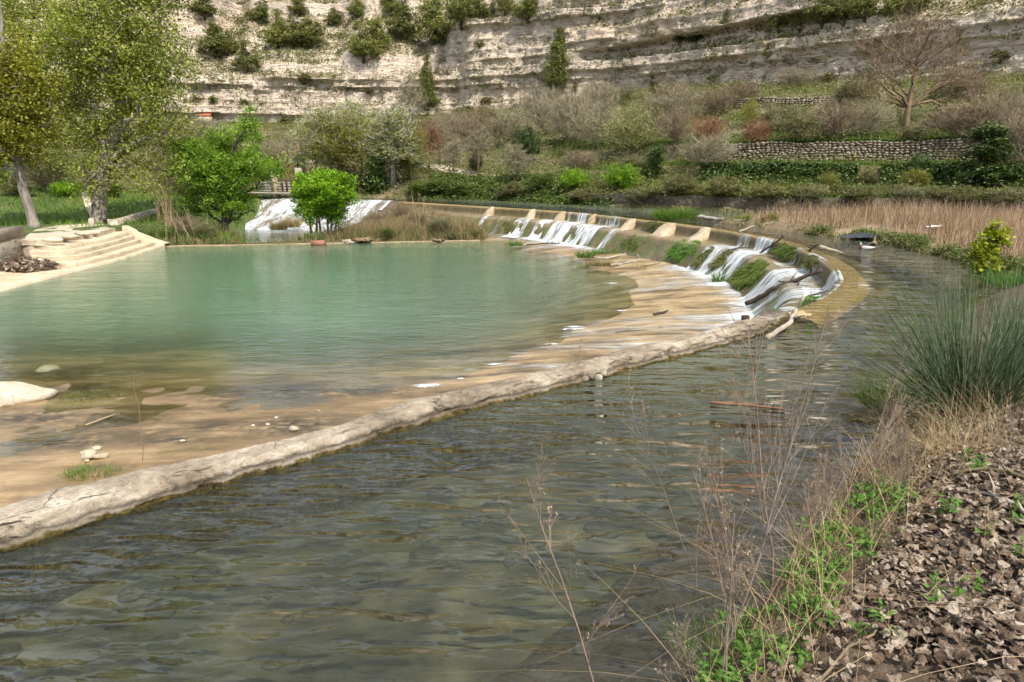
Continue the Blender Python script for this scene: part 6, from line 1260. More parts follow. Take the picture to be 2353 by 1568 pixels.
gtuft('grass_clump', 'lush green grass between steps and garden wall', U(*z8(1690, 420), -1.2), (1.7, 1.1), 0.55, 1300, L_GRASS, 5, w=0.04)
gtuft('grass_clump', 'small tuft on the plank end in the river', U(1712, 509, 0.08), (0.35, 0.25), 0.3, 160, L_GRASS, 3)
gtuft('grass_clump', 'dark sedge hanging into the water left of the rushes', U(2085, 930, 0.08), (0.5, 0.35), 0.33, 700, L_BUSH, 4, w=0.009, lean=0.8)
for k, (px, py, z, rd, h, n, m__, lb) in enumerate([(1185, 565, -1.62, .35, .4, 150, L_GRASS, 'left tuft of the green row on the apron'), (1345, 592, -1.52, .4, .35, 220, L_GRASS, 'green tuft at the log end on the apron'), (1400, 582, -1.5, .9, .3, 320, L_GRASS, 'green row of weeds behind the bleached log'), (1380, 610, -1.53, .6, .28, 260, L_SCRUB, 'greyish tuft before the broken log on the apron'),
      (1650, 648, -1.45, .25, .5, 90, L_WEED, 'upright weed at the foot of the lower cascade'), (1475, 615, -1.5, .2, .22, 60, L_DRYG, 'tiny dry tuft on the apron centre')]):
    gtuft('apron_weed', lb, U(px, py, z), (rd, rd * .6), h, n, m__, 20 + k, 'weed')
# moss and weeds on the weir faces
def hanging(name, label, i0, i1, o0, o1, z0, z1, n, mat, seed, ln=0.3):
    r = np.random.default_rng(seed); i0, i1 = sorted((i0, i1)); i = r.integers(i0, i1 + 1, n * 4); v = r.uniform(0, 1, n * 4); e_ = ((i - (i0 + i1) / 2) / max((i1 - i0) / 2, 1)) ** 2 + ((v - .45) / .6) ** 2 + 2.6 * fbm(i * .22, v * 4, seed); kp_ = np.where(e_ < .95)[0][:n]; i = i[kp_]; v = v[kp_]; n = len(i); o = o0 + (o1 - o0) * v; z = z0 + (z1 - z0) * v
    B = np.column_stack([crP[i, 0] + crN[i, 0] * o, crP[i, 1] + crN[i, 1] * o, z]); d = np.column_stack([crN[i], np.full(n, -0.6)]) + r.normal(0, .4, (n, 3)); d /= np.linalg.norm(d, axis=1, keepdims=True); s = np.cross(d, r.normal(size=(n, 3))); s /= np.linalg.norm(s, axis=1, keepdims=True); L = ln * r.uniform(.5, 1.2, n)[:, None]
    up_ = np.array([0, 0, 0.35]) * L; mid = B + d * L * .5 + up_ * .6; tip = B + d * L; V = np.stack([B - s * .012, B + s * .012, mid + s * .011, mid - s * .011, tip], 1).reshape(-1, 3); b_ = np.arange(n)[:, None] * 5; base = V.mean(0)
    link(name, new_mesh(name, V - base, [b_ + np.array([[0, 1, 2, 3]]), b_ + np.array([[3, 2, 4]])], mat, False, {'rnd': np.repeat(r.uniform(0, 1, n), 5)}), loc=base, label=label, cat='moss')
def zc(a, b, f=crest_i): return f(*z6(*a)), f(*z6(*b))
hanging('moss_tuft', 'green grassy moss hanging from the crest by the sticks', *zc((1380, 570), (1560, 650)), 0.0, 0.25, 0.02, -0.35, 900, L_BUSH, 31, .24)
hanging('moss_tuft', 'large grassy moss tuft between the two lower cascades', *zc((1100, 690), (1240, 880), lip_i), 0.85, 1.7, -0.45, -1.3, 2300, L_BUSH, 32, .25)
hanging('moss_tuft', 'moss stripe in the middle of the streaked cascade', *zc((800, 640), (900, 650), lip_i), 0.95, 1.6, -0.5, -1.15, 500, L_OLIVE, 33, .25)
hanging('moss_tuft', 'moss stripe at the left of the streaked cascade', *zc((620, 610), (700, 620), lip_i), 0.95, 1.7, -0.5, -1.25, 450, L_OLIVE, 34, .25)
hanging('moss_tuft', 'weeds spilling over the lip left of the streaked cascade', *zc((300, 540), (560, 590), lip_i), 0.7, 1.6, -0.45, -1.2, 1300, L_WEED, 35, .3)
hanging('moss_tuft', 'moss at the bend of the crest', *zc((1690, 720), (1800, 760)), 0.0, 0.2, 0.02, -0.3, 400, L_OLIVE, 36, .22)
hanging('moss_tuft', 'green weeds near the end of the crest', *zc((1760, 1090), (1690, 1170)), -0.05, 0.25, 0.02, -0.3, 500, L_WEED, 37, .26)
hanging('moss_tuft', 'weeds on the lower lip beside the near wall', *zc((1290, 1180), (1230, 1330), lip_i), 0.9, 1.4, -0.5, -0.95, 500, L_WEED, 38, .28)
hanging('moss_tuft', 'moss hanging at the grass clump on the crest', *[crest_i(*z5(*p)) for p in ((1760, 230), (1920, 240))], 0.0, 0.25, 0.0, -0.4, 500, L_OLIVE, 39, .3)
hanging('moss_tuft', 'green moss below the first narrow streams', *[lip_i(*z5(*p)) for p in ((640, 250), (800, 252))], 0.8, 1.6, -0.5, -1.2, 600, L_OLIVE, 40, .25)
hanging('moss_tuft', 'creeper on the bare concrete of the lower step', *[lip_i(*z5(*p)) for p in ((1600, 330), (1760, 345))], 0.9, 1.6, -0.6, -1.25, 420, L_BUSH, 41, .22)

# ------------------------------------------------------------------ right bank shrub and rushes
b = U(2272, 628, 0.12); Y = b.y
w_, l_ = grow(np.random.default_rng(340), np.array([locp(2272, 632, Y, b), locp(2274, 600, Y, b), locp(2278, 570, Y, b)]), 0.03,
              [ell(2262, 590, 32, 34, Y, b, 30), ell(2280, 545, 16, 40, Y, b, 16), ell(2308, 548, 13, 30, Y, b, 14), ell(2245, 560, 10, 28, Y, b, 12), ell(2262, 612, 30, 18, Y, b, 30)], nlimb=9, nclus=110, leaf=20, lsize=0.085, spread=0.12, rtw=0.006, kside=5, lim_lo=0.0, aspect=0.85, up=0.3)
tree('young_poplar', b, 'young yellow green poplar shrub on the right shore', 'shrub', w_, l_, BROWN_BARK, leaf_mat('young_poplar_leaf', (0.12, 0.16, 0.01), (0.24, 0.29, 0.015), (0.36, 0.42, 0.04), 0.4))
def rush(name, label, loc, n, h, spread_, seed, bias=(0, 0)):
    r = np.random.default_rng(seed); mb = MB()
    for q in range(n):
        a = r.uniform(0, 6.283); rad = np.sqrt(r.uniform()) * 0.30; B = np.array([math.cos(a) * rad, math.sin(a) * rad * .8, -.05]); tilt = abs(r.normal(0, spread_)) + 0.08; az = a + r.normal(0, 0.5); L = h * r.uniform(0.6, 1.12)
        t = np.linspace(0, 1, 6); bend = r.uniform(0.0, 0.5) * tilt; ang = tilt + bend * t ** 1.5 * 1.2; dx = np.cumsum(np.sin(ang)) / 6 * L; dz = np.cumsum(np.cos(ang)) / 6 * L
        P = B + np.column_stack([(dx - dx[0]) * math.cos(az) + bias[0] * t ** 1.4 * L, (dx - dx[0]) * math.sin(az) + bias[1] * t ** 1.4 * L, dz - dz[0]])
        V, Q, T = tube(P, np.array([.0035, .0036, .0033, .0028, .002, .0006]) * 1.0, 3, False); tone = r.uniform(0, 0.9); mb.add(V, Q, a=tone)
    link(name, mb.mesh(name, L_RUSH, True), loc=loc, label=label, cat='rushes')
bk = lambda px, py, z=0.3: (lambda p: Vector((p.x, p.y, float(nb_z(np.array([p.x]), np.array([p.y]))[0]))))(U(px, py, z))
rush('rush_clump', 'big dark green rush clump on the right bank', bk(2225, 965, 0.3), 720, 1.62, 0.52, 51, (-0.02, 0))
rush('rush_clump', 'second rush clump at the right picture edge', bk(2360, 900, 0.35), 320, 1.35, 0.42, 52, (0.05, 0))
gtuft('straw_tuft', 'reddish dry grass tuft below the rushes', bk(2215, 1050, .4), (0.3, 0.2), 0.3, 260, STRAW, 53, w=0.004, lean=.8)
gtuft('straw_tuft', 'dry grass at the right edge under the rushes', bk(2320, 1010, .45), (0.5, 0.35), 0.4, 260, STRAW, 54, w=0.004, lean=.7)

# ------------------------------------------------------------------ leaf litter
def curled_leaf(seed):
    r = np.random.default_rng(seed); nu, nv = 7, 5; u = np.linspace(0, 1, nu); wd = np.array([0.30, 0.82, 1.0, 0.96, 0.78, 0.46, 0.03]) * 0.46 * r.uniform(.8, 1.05); k1, k2 = r.choice([-1, 1]) * r.uniform(1, 4.2), r.uniform(-2.6, 2.6); tw = r.uniform(-1.2, 1.2); V = []
    for i in range(nu):
        for j in range(nv):
            v = (j / (nv - 1) - .5) * 2; y = v * wd[i] * (1 + .05 * r.normal()); x = u[i] - .5; z = 0.22 * k1 * (y * y) * 2 + 0.16 * k2 * x * x + tw * x * y + 0.045 * r.normal(); V.append((x, y * .95, z))
    idx = np.arange(nu * nv).reshape(nu, nv); Q = np.stack([idx[:-1, :-1], idx[1:, :-1], idx[1:, 1:], idx[:-1, 1:]], -1).reshape(-1, 4); V = np.array(V); V[:, 2] -= V[:, 2].min() * .6; return V, Q
def litter_mat(name, use_obj):
    m = N(name); rr = m.n('ShaderNodeObjectInfo').outputs['Random'] if use_obj else m.attr('rnd')
    col = m.ramp(rr, (0, (0.07, 0.046, 0.03)), (0.25, (0.19, 0.13, 0.088)), (0.7, (0.37, 0.285, 0.21)), (1, (0.54, 0.45, 0.35))); n = m.noise(m.pos((55, 55, 55)), 1, 5, 0.7); col = m.mix(m.ramp(n, (0.38, 0.65), (0.58, 0.0)), col, (0.05, 0.034, 0.024))
    geo = m.n('ShaderNodeNewGeometry'); col = m.mix(geo.outputs['Backfacing'], col, m.mix(0.4, col, (0.40, 0.34, 0.29)))
    return m.done(m.princ(col, 0.75, m.bump(n, 0.02), 0.2))
ML1 = litter_mat('fallen_leaf', True); ML2 = litter_mat('fallen_leaf_mass', False); LEAVES = [curled_leaf(400 + q) for q in range(10)]; LM = [new_mesh('fallen_leaf', V, Q, ML1, True) for V, Q in LEAVES]
lp = [(1690, 1600), (1800, 1500), (1900, 1420), (1960, 1370), (2050, 1270), (2080, 1180), (2100, 1090), (2140, 1020), (2220, 985), (2400, 960), (2700, 1000), (2700, 1700), (1600, 1700)]
lpoly = [tuple(U(*p, .35))[:2] for p in lp]
C = poly_sample(lpoly, 9000, r, lambda x, y: np.clip(0.55 + 2.5 * (fbm(x * 1.3, y * 1.3, 77) + 0.05), 0.12, 1) * (0.25 + 0.75 * sstep(0.15, .7, pdist(x, y, NB)))); zs = nb_z(C[:, 0], C[:, 1]); lay_ = r.uniform(0, 1, len(C))
P3 = np.column_stack([C, zs + 0.008 + 0.05 * lay_]); sz = 0.03 + 0.05 * r.uniform(0, 1, len(C)) ** 1.5; q = proj(P3); vis = (q[:, 0] > 0) & (q[:, 0] < 2353) & (q[:, 1] < 1568) & (q[:, 1] > 900); big = np.where(vis, sz / np.linalg.norm(P3 - np.array([0, 0, CAMZ]), axis=1) * (0.6 + lay_), 0); top300 = set(np.argsort(-big)[:300])
mb = MB(); R_ = [Matrix.Rotation(a, 3, 'Z') for a in r.uniform(0, 6.28, len(C))]
for i in range(len(C)):
    e = (r.normal(0, .4), r.normal(0, .4), r.uniform(0, 6.28)); s = sz[i]
    if i in top300:
        o = link('fallen_leaf', LM[i % 10], bank_o, P3[i], 0, s); o.rotation_euler = e
    else:
        V, Q = LEAVES[i % 10]; M3 = np.array(Matrix.Rotation(e[2], 3, 'Z') @ Matrix.Rotation(e[1], 3, 'Y') @ Matrix.Rotation(e[0], 3, 'X')); mb.add((V * s) @ M3.T + P3[i], Q, a=r.uniform())
C = poly_sample([(0.5, -3), (9, -3), (14, 3), (14, 12), (11, 13), (6.5, 9), (4.2, 5.2), (1.6, 2.6), (-1, 0.6)], 2600, r); zs = nb_z(C[:, 0], C[:, 1])
for i in range(len(C)):
    V, Q = LEAVES[i % 10]; M3 = np.array(Matrix.Rotation(r.uniform(0, 6.28), 3, 'Z') @ Matrix.Rotation(r.normal(0, .5), 3, 'Y')); mb.add(V * r.uniform(.05, .11) @ M3.T + (*C[i], zs[i] + .015), Q, a=r.uniform())
link('leaf_litter', mb.mesh('leaf_litter', ML2, True), bank_o, kind='stuff')
# heap of leaves by the flood wall
C = poly_sample([tuple(U(*z8(x, y), -1.5))[:2] for x, y in [(0, 830), (300, 640), (430, 690), (650, 770), (690, 800), (300, 850)]], 700, r); mb = MB()
for i, c in enumerate(C):
    V, Q = LEAVES[i % 10]; M3 = np.array(Matrix.Rotation(r.uniform(0, 6.28), 3, 'Z') @ Matrix.Rotation(r.normal(0, .6), 3, 'Y')); mb.add(V * 0.22 @ M3.T + (*c, -1.5 + 0.16 * r.uniform()), Q, a=r.uniform(0, .8))
link('leaf_heap', mb.mesh('leaf_heap', ML2, True), label='heap of brown leaves at the foot of the flood wall', kind='stuff')

# ------------------------------------------------------------------ foreground weeds
W_STEM = bark_mat('dry_stem', (0.13, 0.085, 0.06), (0.34, 0.25, 0.18), 12); W_STEM2 = bark_mat('grey_dry_stem', (0.11, 0.085, 0.065), (0.28, 0.225, 0.18), 12)
M_SEED = leaf_mat('seed_head', (0.16, 0.11, 0.06), (0.30, 0.23, 0.15), (0.46, 0.40, 0.30), 0.2)
def weed(name, label, base, top, nb, seed, r0=0.0045, fork=1, mat=None, ang=0.62, seeds=0.05, bushy=1.0):
    """dry branching stalk from base to top (world points)"""
    r = np.random.default_rng(seed); st = MB(); sd = MB(); base = np.array(base); top = np.array(top); H_ = np.linalg.norm(top - base)
    def shoot(a, d, L, rad, lev):
        n = 7 if lev == 0 else 5; t = np.linspace(0, 1, n)[:, None]; side = r.normal(0, 1, 3); side -= d * (side @ d); P = a + d * L * t + side * 0.05 * L * (t * t - t) * 2 + r.normal(0, 0.006 * L, (n, 3)) * (t > 0); P[:, 2] += (0.10 * L * t[:, 0] ** 2 if lev else 0)
        V, Q, _ = tube(P, np.linspace(rad, max(rad * .35, .0007), n), 4 if lev == 0 else 3, False); st.add(V, Q)
        if lev >= 1 and r.uniform() < seeds:
            c = P[-1]; m_ = 5; V, Q = leafquads(r, c + r.normal(0, .004, (m_, 3)), 0.008, .8, .2); sd.add(V, Q, a=r.uniform())
        if lev < 3:
            k = int({0: nb * 1.3, 1: 7, 2: 4}[lev] * bushy * r.uniform(.7, 1.2))
            for q in range(k):
                f = r.uniform(.28 if lev == 0 else .2, .98); p = np.array([np.interp(f, t[:, 0], P[:, c]) for c in range(3)]); az = r.uniform(0, 6.28); u = np.cross(d, (math.cos(az), math.sin(az), 0.1)); u /= np.linalg.norm(u) + 1e-9; an = ang * r.uniform(.6, 1.3); dd = d * math.cos(an) + u * math.sin(an); dd[2] += .12; dd /= np.linalg.norm(dd)
                shoot(p, dd, L * (1 - f * .65) * r.uniform(.28, .55) * (1 if lev == 0 else .75), max(rad * .5 * (1 - f * .4), .0009), lev + 1)
    for q in range(fork):
        d = (top - base) / H_ + (r.normal(0, .16, 3) if q else 0); d /= np.linalg.norm(d); shoot(np.zeros(3) + r.normal(0, .02, 3) * (q > 0), d, H_ * (1 if q == 0 else r.uniform(.55, .9)), r0 * (1 if q == 0 else .8), 0)
    o = empty(name, base, label, 'dry weed'); link('stalk', st.mesh('stalk', mat or W_STEM, True), o)
    if sd.n: link('seed_heads', sd.mesh('seed_heads', M_SEED), o, kind='stuff')
def top_at(px, py, Y): return tuple(at(px, py, Y))
WD = [('bushy dry weed at the bottom centre over the water', (0.42, 2.28), 1210, 1100, 2.55, 9, 61, .0045, 1, .75),
      ('tall dry stalk leaning right in front of the weir end', (1.02, 2.85), 1915, 700, 3.3, 10, 62, .006, 1, .5),
      ('upright dry stalk in front of the wall end', (1.55, 3.55), 1716, 745, 3.9, 11, 63, .006, 1, .5),
      ('forked dry stalk beside the nettles at the bottom', (0.98, 2.62), 1690, 1180, 2.8, 7, 64, .006, 2, .45),
      ('dry stalk rising left of the nettles', (1.15, 3.0), 1620, 1010, 3.2, 8, 65, .004, 2, .55),
      ('thin dry stalk over the rippled water', (1.1, 3.2), 1450, 960, 3.4, 8, 66, .0035, 1, .6),
      ('long dry stem bending right towards the rushes', (1.95, 4.0), 2060, 860, 4.5, 7, 67, .004, 1, .5),
      ('grey dry stalk before the dark sedge', (2.5, 4.55), 2075, 880, 4.9, 7, 68, .004, 2, .5),
      ('dry stalk tangle centre of the right shore', (2.2, 4.2), 1880, 1020, 4.4, 8, 69, .0035, 3, .6),
      ('dry weed standing at the water edge under the rushes', (2.95, 5.05), 2030, 960, 5.2, 7, 70, .0035, 3, .6),
      ('dry weed left of the reddish grass tuft', (3.1, 5.0), 2130, 1000, 5.0, 7, 71, .0035, 3, .6),
      ('dry weed rising at the lower right edge', (3.15, 4.1), 2330, 930, 4.1, 7, 72, .0035, 2, .5),
      ('short dry weed among nettles', (1.75, 3.5), 1800, 1150, 3.6, 7, 73, .003, 3, .6),
      ('short dry weed on the leaf litter', (2.1, 3.3), 2040, 1200, 3.3, 6, 74, .003, 2, .6)]
for lb, (x, y), tx, ty, ty_Y, nb_, sd_, r0, fk, an in WD:
    z = float(nb_z(np.array([x]), np.array([y]))[0]); weed('dry_weed', lb, (x, y, z - .02), top_at(tx, ty, ty_Y), nb_, sd_, r0, fk, W_STEM if sd_ % 2 else W_STEM2, an, bushy=1.15)
for k, (lb, x, y, h, lx) in enumerate([('bushy dry weed between nettles and water', 1.35, 3.35, .55, -.1), ('bushy dry weed right of the upright stalk', 1.9, 3.95, .6, .05), ('bushy dry weed below the reddish tuft', 2.75, 4.45, .5, .05), ('bushy dry weed over the sedge shadow', 3.4, 5.6, .55, -.1), ('bushy dry weed close to the bottom edge', .85, 2.55, .5, -.15), ('low grey weed under the long bending stem', 2.35, 4.5, .45, -.1)]):
    z = float(nb_z(np.array([x]), np.array([y]))[0]); weed('dry_weed', lb, (x, y, z - .02), (x + lx, y + .05, z + h), 9, 740 + k, .003, 4, W_STEM if k % 2 else W_STEM2, .6, bushy=1.2)
# tangle of dry grass stems along the edge
q = poly_sample([(0.7, 2.3), (1.0, 3.0), (1.7, 3.9), (2.2, 4.45), (3.0, 5.5), (3.9, 6.4), (4.6, 7.2), (5.2, 6.8), (4.2, 5.4), (3.3, 4.6), (2.5, 3.9), (1.9, 3.3), (1.3, 2.4)], 1700, r); C = with_z(q, nb_z)
V, Q, m_ = blades(r, C, r.uniform(0.12, 0.5, len(C)), r.uniform(0.0025, 0.005, len(C)), 0.75, 4, 1.0); link('dry_grass_tangle', new_mesh('dry_grass_tangle', V, Q, STRAW, False, {'rnd': np.repeat(r.uniform(0, .7, len(C)), m_)}), label='tangle of dry grass stems along the near shore', kind='stuff')
q = poly_sample(lpoly, 420, r); C = with_z(q, nb_z); V, Q, m_ = blades(r, C, r.uniform(0.1, 0.4, len(C)), 0.003, 1.2, 4, 1.0); link('dry_grass_tangle', new_mesh('dry_grass_tangle', V, Q, STRAW, False, {'rnd': np.repeat(r.uniform(0, .8, len(C)), m_)}), label='loose straw over the fallen leaves', kind='stuff')
# green weeds: serrated leaves on short stems
def lobed(seed):
    r = np.random.default_rng(seed); n = 9; u = np.linspace(0, 1, n); w_ = np.array([.06, .5, .3, .75, .42, .62, .3, .34, .02]) * .32; V = []
    for i in range(n):
        for v in (-1, 0, 1): V.append((u[i], v * w_[i], 0.10 * math.sin(u[i] * 2.6) - .10 * u[i] ** 2 + .05 * abs(v)))
    idx = np.arange(3 * n).reshape(n, 3); return np.array(V), np.stack([idx[:-1, :-1], idx[1:, :-1], idx[1:, 1:], idx[:-1, 1:]], -1).reshape(-1, 4)
LB = lobed(1)
def herb(mb, r, c, h, n, L):
    for q in range(n):
        t = r.uniform(.15, 1); az = r.uniform(0, 6.28); el = r.uniform(-.1, .75); s = L * r.uniform(.6, 1.2) * (1.2 - .6 * t); M3 = np.array(Matrix.Rotation(az, 3, 'Z') @ Matrix.Rotation(-el, 3, 'Y') @ Matrix.Rotation(r.normal(0, .4), 3, 'X')); mb.add(LB[0] * s @ M3.T + c + np.array([r.normal(0, .012), r.normal(0, .012), h * t]), LB[1], a=np.clip(r.normal(.45 + .3 * t, .2), 0, 1))
    P = np.array([c, c + (0, 0, h)]); V, Q, _ = tube(P, [.003, .0015], 3, False); mb.add(V, Q, a=.3)
HB = [(1700, 1530, .12, 'nettle clump at the lower left of the bank'), (1760, 1480, .14, 'nettle clump by the forked dry stalk'), (1900, 1330, .16, 'leafy weed clump in the middle of the shore'), (1960, 1270, .15, 'leafy weed clump right of the middle one'), (1860, 1400, .13, 'low weed clump before the middle one'), (2050, 1160, .15, 'weed clump under the dry tangle'), (2180, 1230, .14, 'weed clump among leaves right of the shore'), (2250, 1130, .14, 'upright sprig near the fallen branch'), (2290, 1330, .12, 'weed sprig close to the right edge'), (2160, 1480, .13, 'green sprig in the leaf litter, lower right'), (2000, 1520, .1, 'small sprig at the bottom of the leaf litter'), (2330, 1270, .10, 'tiny sprig at the right picture edge')]
for q, (px, py, h, lb) in enumerate(HB):
    c = bk(px, py, .35); rr = np.random.default_rng(500 + q); gw_ = empty('green_weed', c, lb, 'weed')
    for s_ in range(9 if q < 6 else 4):
        mb = MB(); herb(mb, rr, np.array([rr.normal(0, .10), rr.normal(0, .09), 0]), h * rr.uniform(.6, 1.2), 9, 0.07); link('sprig', mb.mesh('sprig', L_WEED, True), gw_)
q = poly_sample([(0.75, 2.5), (1.05, 3.05), (1.65, 3.8), (2.2, 4.4), (2.75, 4.9), (2.9, 4.5), (2.4, 3.9), (1.8, 3.3), (1.3, 2.6)], 140, r); mb = MB()
for c in with_z(q, nb_z): herb(mb, r, c, r.uniform(.05, .14), 8, .06)
link('ground_weeds', mb.mesh('ground_weeds', L_WEED, True), label='low green weeds spread along the near shore', kind='stuff')
gtuft('grass_clump', 'fresh grass at the water edge bottom centre', bk(1665, 1530, .1), (.22, .2), .22, 320, L_GRASS, 81, w=.004, lean=.6)

# ------------------------------------------------------------------ driftwood
M_DRIFT = bark_mat('bleached_wood', (0.20, 0.165, 0.12), (0.42, 0.365, 0.295), 8); M_WETW = bark_mat('wet_dark_wood', (0.03, 0.022, 0.016), (0.10, 0.075, 0.055), 8)
def branch(name, label, pts, r0, r1, mat, seed, twigs=3, cat='branch'):
    r = np.random.default_rng(seed); P, _ = catmull(np.array(pts, float), 0.12); n = len(P); base = P[0].copy(); L = np.linalg.norm(P[-1] - P[0]); P = P - base; P += np.column_stack([fbm(np.arange(n) * .35, np.full(n, seed + 3.), 1), fbm(np.arange(n) * .35, np.full(n, seed + 9.), 2), fbm(np.arange(n) * .35, np.full(n, seed + 5.), 3)]) * r0 * 1.6
    mb = MB(); V, Q, T = tube(P, np.linspace(r0, r1, n) * (1 + .25 * fbm(np.arange(n) * .9, np.zeros(n), seed)), 7); mb.add(V, Q, T); main = mb.mesh(name, mat, True)
    if twigs == 0: return link(name, main, loc=base, label=label, cat=cat)
    o = empty(name, base, label, cat); link('limb', main, o)
    for q in range(twigs):
        i = int(r.integers(n // 4, n)); d = r.normal(size=3); d[2] = abs(d[2]); d /= np.linalg.norm(d); V, Q, T = tube(np.array([P[i], P[i] + d * L * .07, P[i] + d * L * .14 + r.normal(0, .02, 3)]), [r1 * .8, r1 * .6, r1 * .3], 4); link('twig', new_mesh('twig', V, [Q, np.array(T)], mat, True), o)
def A6(x, y, Y): return tuple(at(*z6(x, y), Y))
def A5(x, y, z): return tuple(U(*z5(x, y), z))
branch('driftwood_branch', 'long dark branch slanting from crest to lower step', [A6(1020, 1225, 19.6), A6(1250, 1090, 19.0), A6(1450, 1010, 18.6), A6(1650, 930, 18.3), A6(1810, 868, 18.0)], .075, .045, M_WETW, 1, 4)
branch('driftwood_branch', 'dark stick standing in the white curtain', [A6(1135, 700, 24.6), A6(1280, 600, 24.2), A6(1415, 500, 23.9)], .035, .03, M_WETW, 2, 4)
branch('driftwood_branch', 'dark branch hanging over the mossy crest', [A6(1500, 755, 22.2), A6(1640, 680, 21.6), A6(1720, 620, 21.2), A6(1760, 590, 21.0)], .04, .025, M_WETW, 3, 4)
branch('driftwood_branch', 'pale log end lying on the crest near the ducks', [A6(1770, 625, 20.9), A6(1880, 650, 20.6), A6(2015, 682, 20.2)], .07, .02, M_DRIFT, 4, 3)
branch('driftwood_branch', 'pale stick lying on the crest left of the curtain', [A6(935, 465, 26.3), A6(1010, 425, 26.6), A6(1095, 402, 27.2)], .05, .02, M_DRIFT, 5, 2)
branch('driftwood_branch', 'thin curved branch over the near end of the crest', [A6(1640, 1140, 15.2), A6(1790, 1105, 15.0), A6(1880, 1072, 15.2), A6(1960, 1062, 15.4), A6(2035, 1078, 15.3)], .02, .025, M_WETW, 6, 2)
branch('driftwood_branch', 'dead twig tangle on the ledge by the long branch', [A6(1330, 1105, 18.2), A6(1480, 1095, 18.0), A6(1560, 1010, 17.9)], .03, .015, M_WETW, 7, 5)
branch('driftwood_branch', 'stick on the ledge before the white curtain', [A6(820, 655, 26.0), A6(930, 632, 25.6), A6(1055, 622, 25.2)], .03, .015, M_WETW, 8, 2)
branch('driftwood_log', 'bleached crooked log beside the wall end in the river', [tuple(U(*z6(1230, 1570), .03)), tuple(U(*z6(1330, 1490), .05)), tuple(U(*z6(1470, 1410), .08)), tuple(U(*z6(1500, 1340), .08)), tuple(U(*z6(1550, 1260), .06))], .045, .035, M_DRIFT, 9, 2, 'log')
branch('driftwood_log', 'bleached log beside the green row on the apron', [A5(1280, 540, -1.5), A5(1380, 555, -1.48), A5(1500, 540, -1.46), A5(1645, 503, -1.42)], .035, .06, M_DRIFT, 10, 2, 'log')
branch('driftwood_log', 'broken pale log lower on the apron', [A5(1455, 612, -1.5), A5(1560, 595, -1.49), A5(1690, 568, -1.47)], .07, .04, M_DRIFT, 11, 4, 'log')
branch('driftwood_branch', 'thin dead twigs below the bare concrete step', [A5(1700, 615, -1.48), A5(1830, 600, -1.47), A5(1990, 578, -1.45)], .025, .012, M_WETW, 12, 5)
branch('driftwood_branch', 'dark branch on the far apron streaks', [A5(795, 447, -1.5), A5(930, 440, -1.42), A5(1062, 438, -1.4)], .04, .025, M_WETW, 13, 5)
branch('driftwood_branch', 'dark stick across the foam on the near apron', [A5(1490, 1137, -1.53), A5(1680, 1122, -1.5), A5(1865, 1103, -1.48)], .03, .012, M_WETW, 14, 2)
branch('driftwood_branch', 'short log on the middle of the apron', [A5(1800, 990, -1.5), A5(1895, 970, -1.48)], .04, .03, M_WETW, 15, 1)
branch('driftwood_branch', 'green twig bundle on the wet apron', [A5(1940, 800, -1.49), A5(2080, 775, -1.48), A5(2300, 735, -1.46)], .02, .02, M_DRIFT, 16, 5)
zz = lambda x, y, z=0: tuple(U((2400 + x * .5102) * .5745, (1200 + y * .5102) * .5745, z))
branch('floating_stick', 'brown stick floating on the river in the foreground', [zz(870, 810, .02), zz(1150, 825, .03), zz(1440, 857, .02)], .022, .01, bark_mat('red_brown_wood', (.10, .05, .03), (.22, .12, .07), 8), 17, 1)
zb = lambda x, y: (lambda p: (p.x, p.y, p.z + .04))(bk((2700 + x * .5933) * .5745, (1900 + y * .5933) * .5745, .45))
branch('fallen_branch', 'pale fallen branch crossing the upper leaf litter', [zb(1690, 40), zb(1850, 110), zb(2050, 200), zb(2200, 300), zb(2360, 450)], .010, .014, M_DRIFT, 18, 2)
branch('fallen_branch', 'pale fallen branch crossing the lower leaf litter', [zb(1540, 830), zb(1700, 900), zb(1950, 1060), zb(2150, 1150), zb(2360, 1260)], .008, .012, M_DRIFT, 19, 2)
branch('fallen_branch', 'bent dry twig at the bottom of the bank', [zb(950, 1390), zb(1100, 1260), zb(1200, 1190), zb(1330, 1170)], .008, .006, TWIG_TAN, 20, 1)
branch('fallen_branch', 'mossy branch at the right edge under the rushes', [bk(2130, 1110, .5) + Vector((0, 0, .05)), bk(2200, 1090, .5) + Vector((0, 0, .07)), bk(2280, 1098, .5) + Vector((0, 0, .07)), bk(2370, 1125, .5) + Vector((0, 0, .05))], .012, .014, bark_mat('mossy_wood', (.07, .06, .03), (.16, .14, .07), 8), 21, 2)
za = lambda x, y, z=POOL + .03: tuple(U(x * .595 * .5745, (1350 + y * .595) * .5745, z))
branch('floating_stick', 'thin yellow cane on the shallow sand', [za(575, 590), za(680, 550), za(775, 514)], .014, .01, STRAW, 22, 0)
pl = [tuple(U(*z6(460, 310), .12)), tuple(U(*z6(620, 318), .1)), tuple(U(*z6(790, 335), .06))]; branch('floating_plank', 'grey plank stranded beside the grass clump on the crest', pl, .09, .08, M_PLANK, 23, 0, 'plank')
V, Q = box(0, 0, .1, .1, .1, .5, .3, .01); link('iron_post', new_mesh('iron_post', V, Q, bark_mat('dark_rust', (.03, .018, .012), (.08, .045, .03), 6)), loc=U(*z6(1015, 1440), -.1) + Vector((0, .1, -.2)), label='short rusty post at the end of the near wall', cat='post')
V, Q = box(0, 0, 0, .75, .3, .3, .05, .015); link('brick_block', new_mesh('brick_block', V, Q, bark_mat('red_brick', (.20, .08, .05), (.34, .16, .11), 6)), loc=U(731, 559, -1.55), label='reddish brick block on the pool kerb', cat='brick')
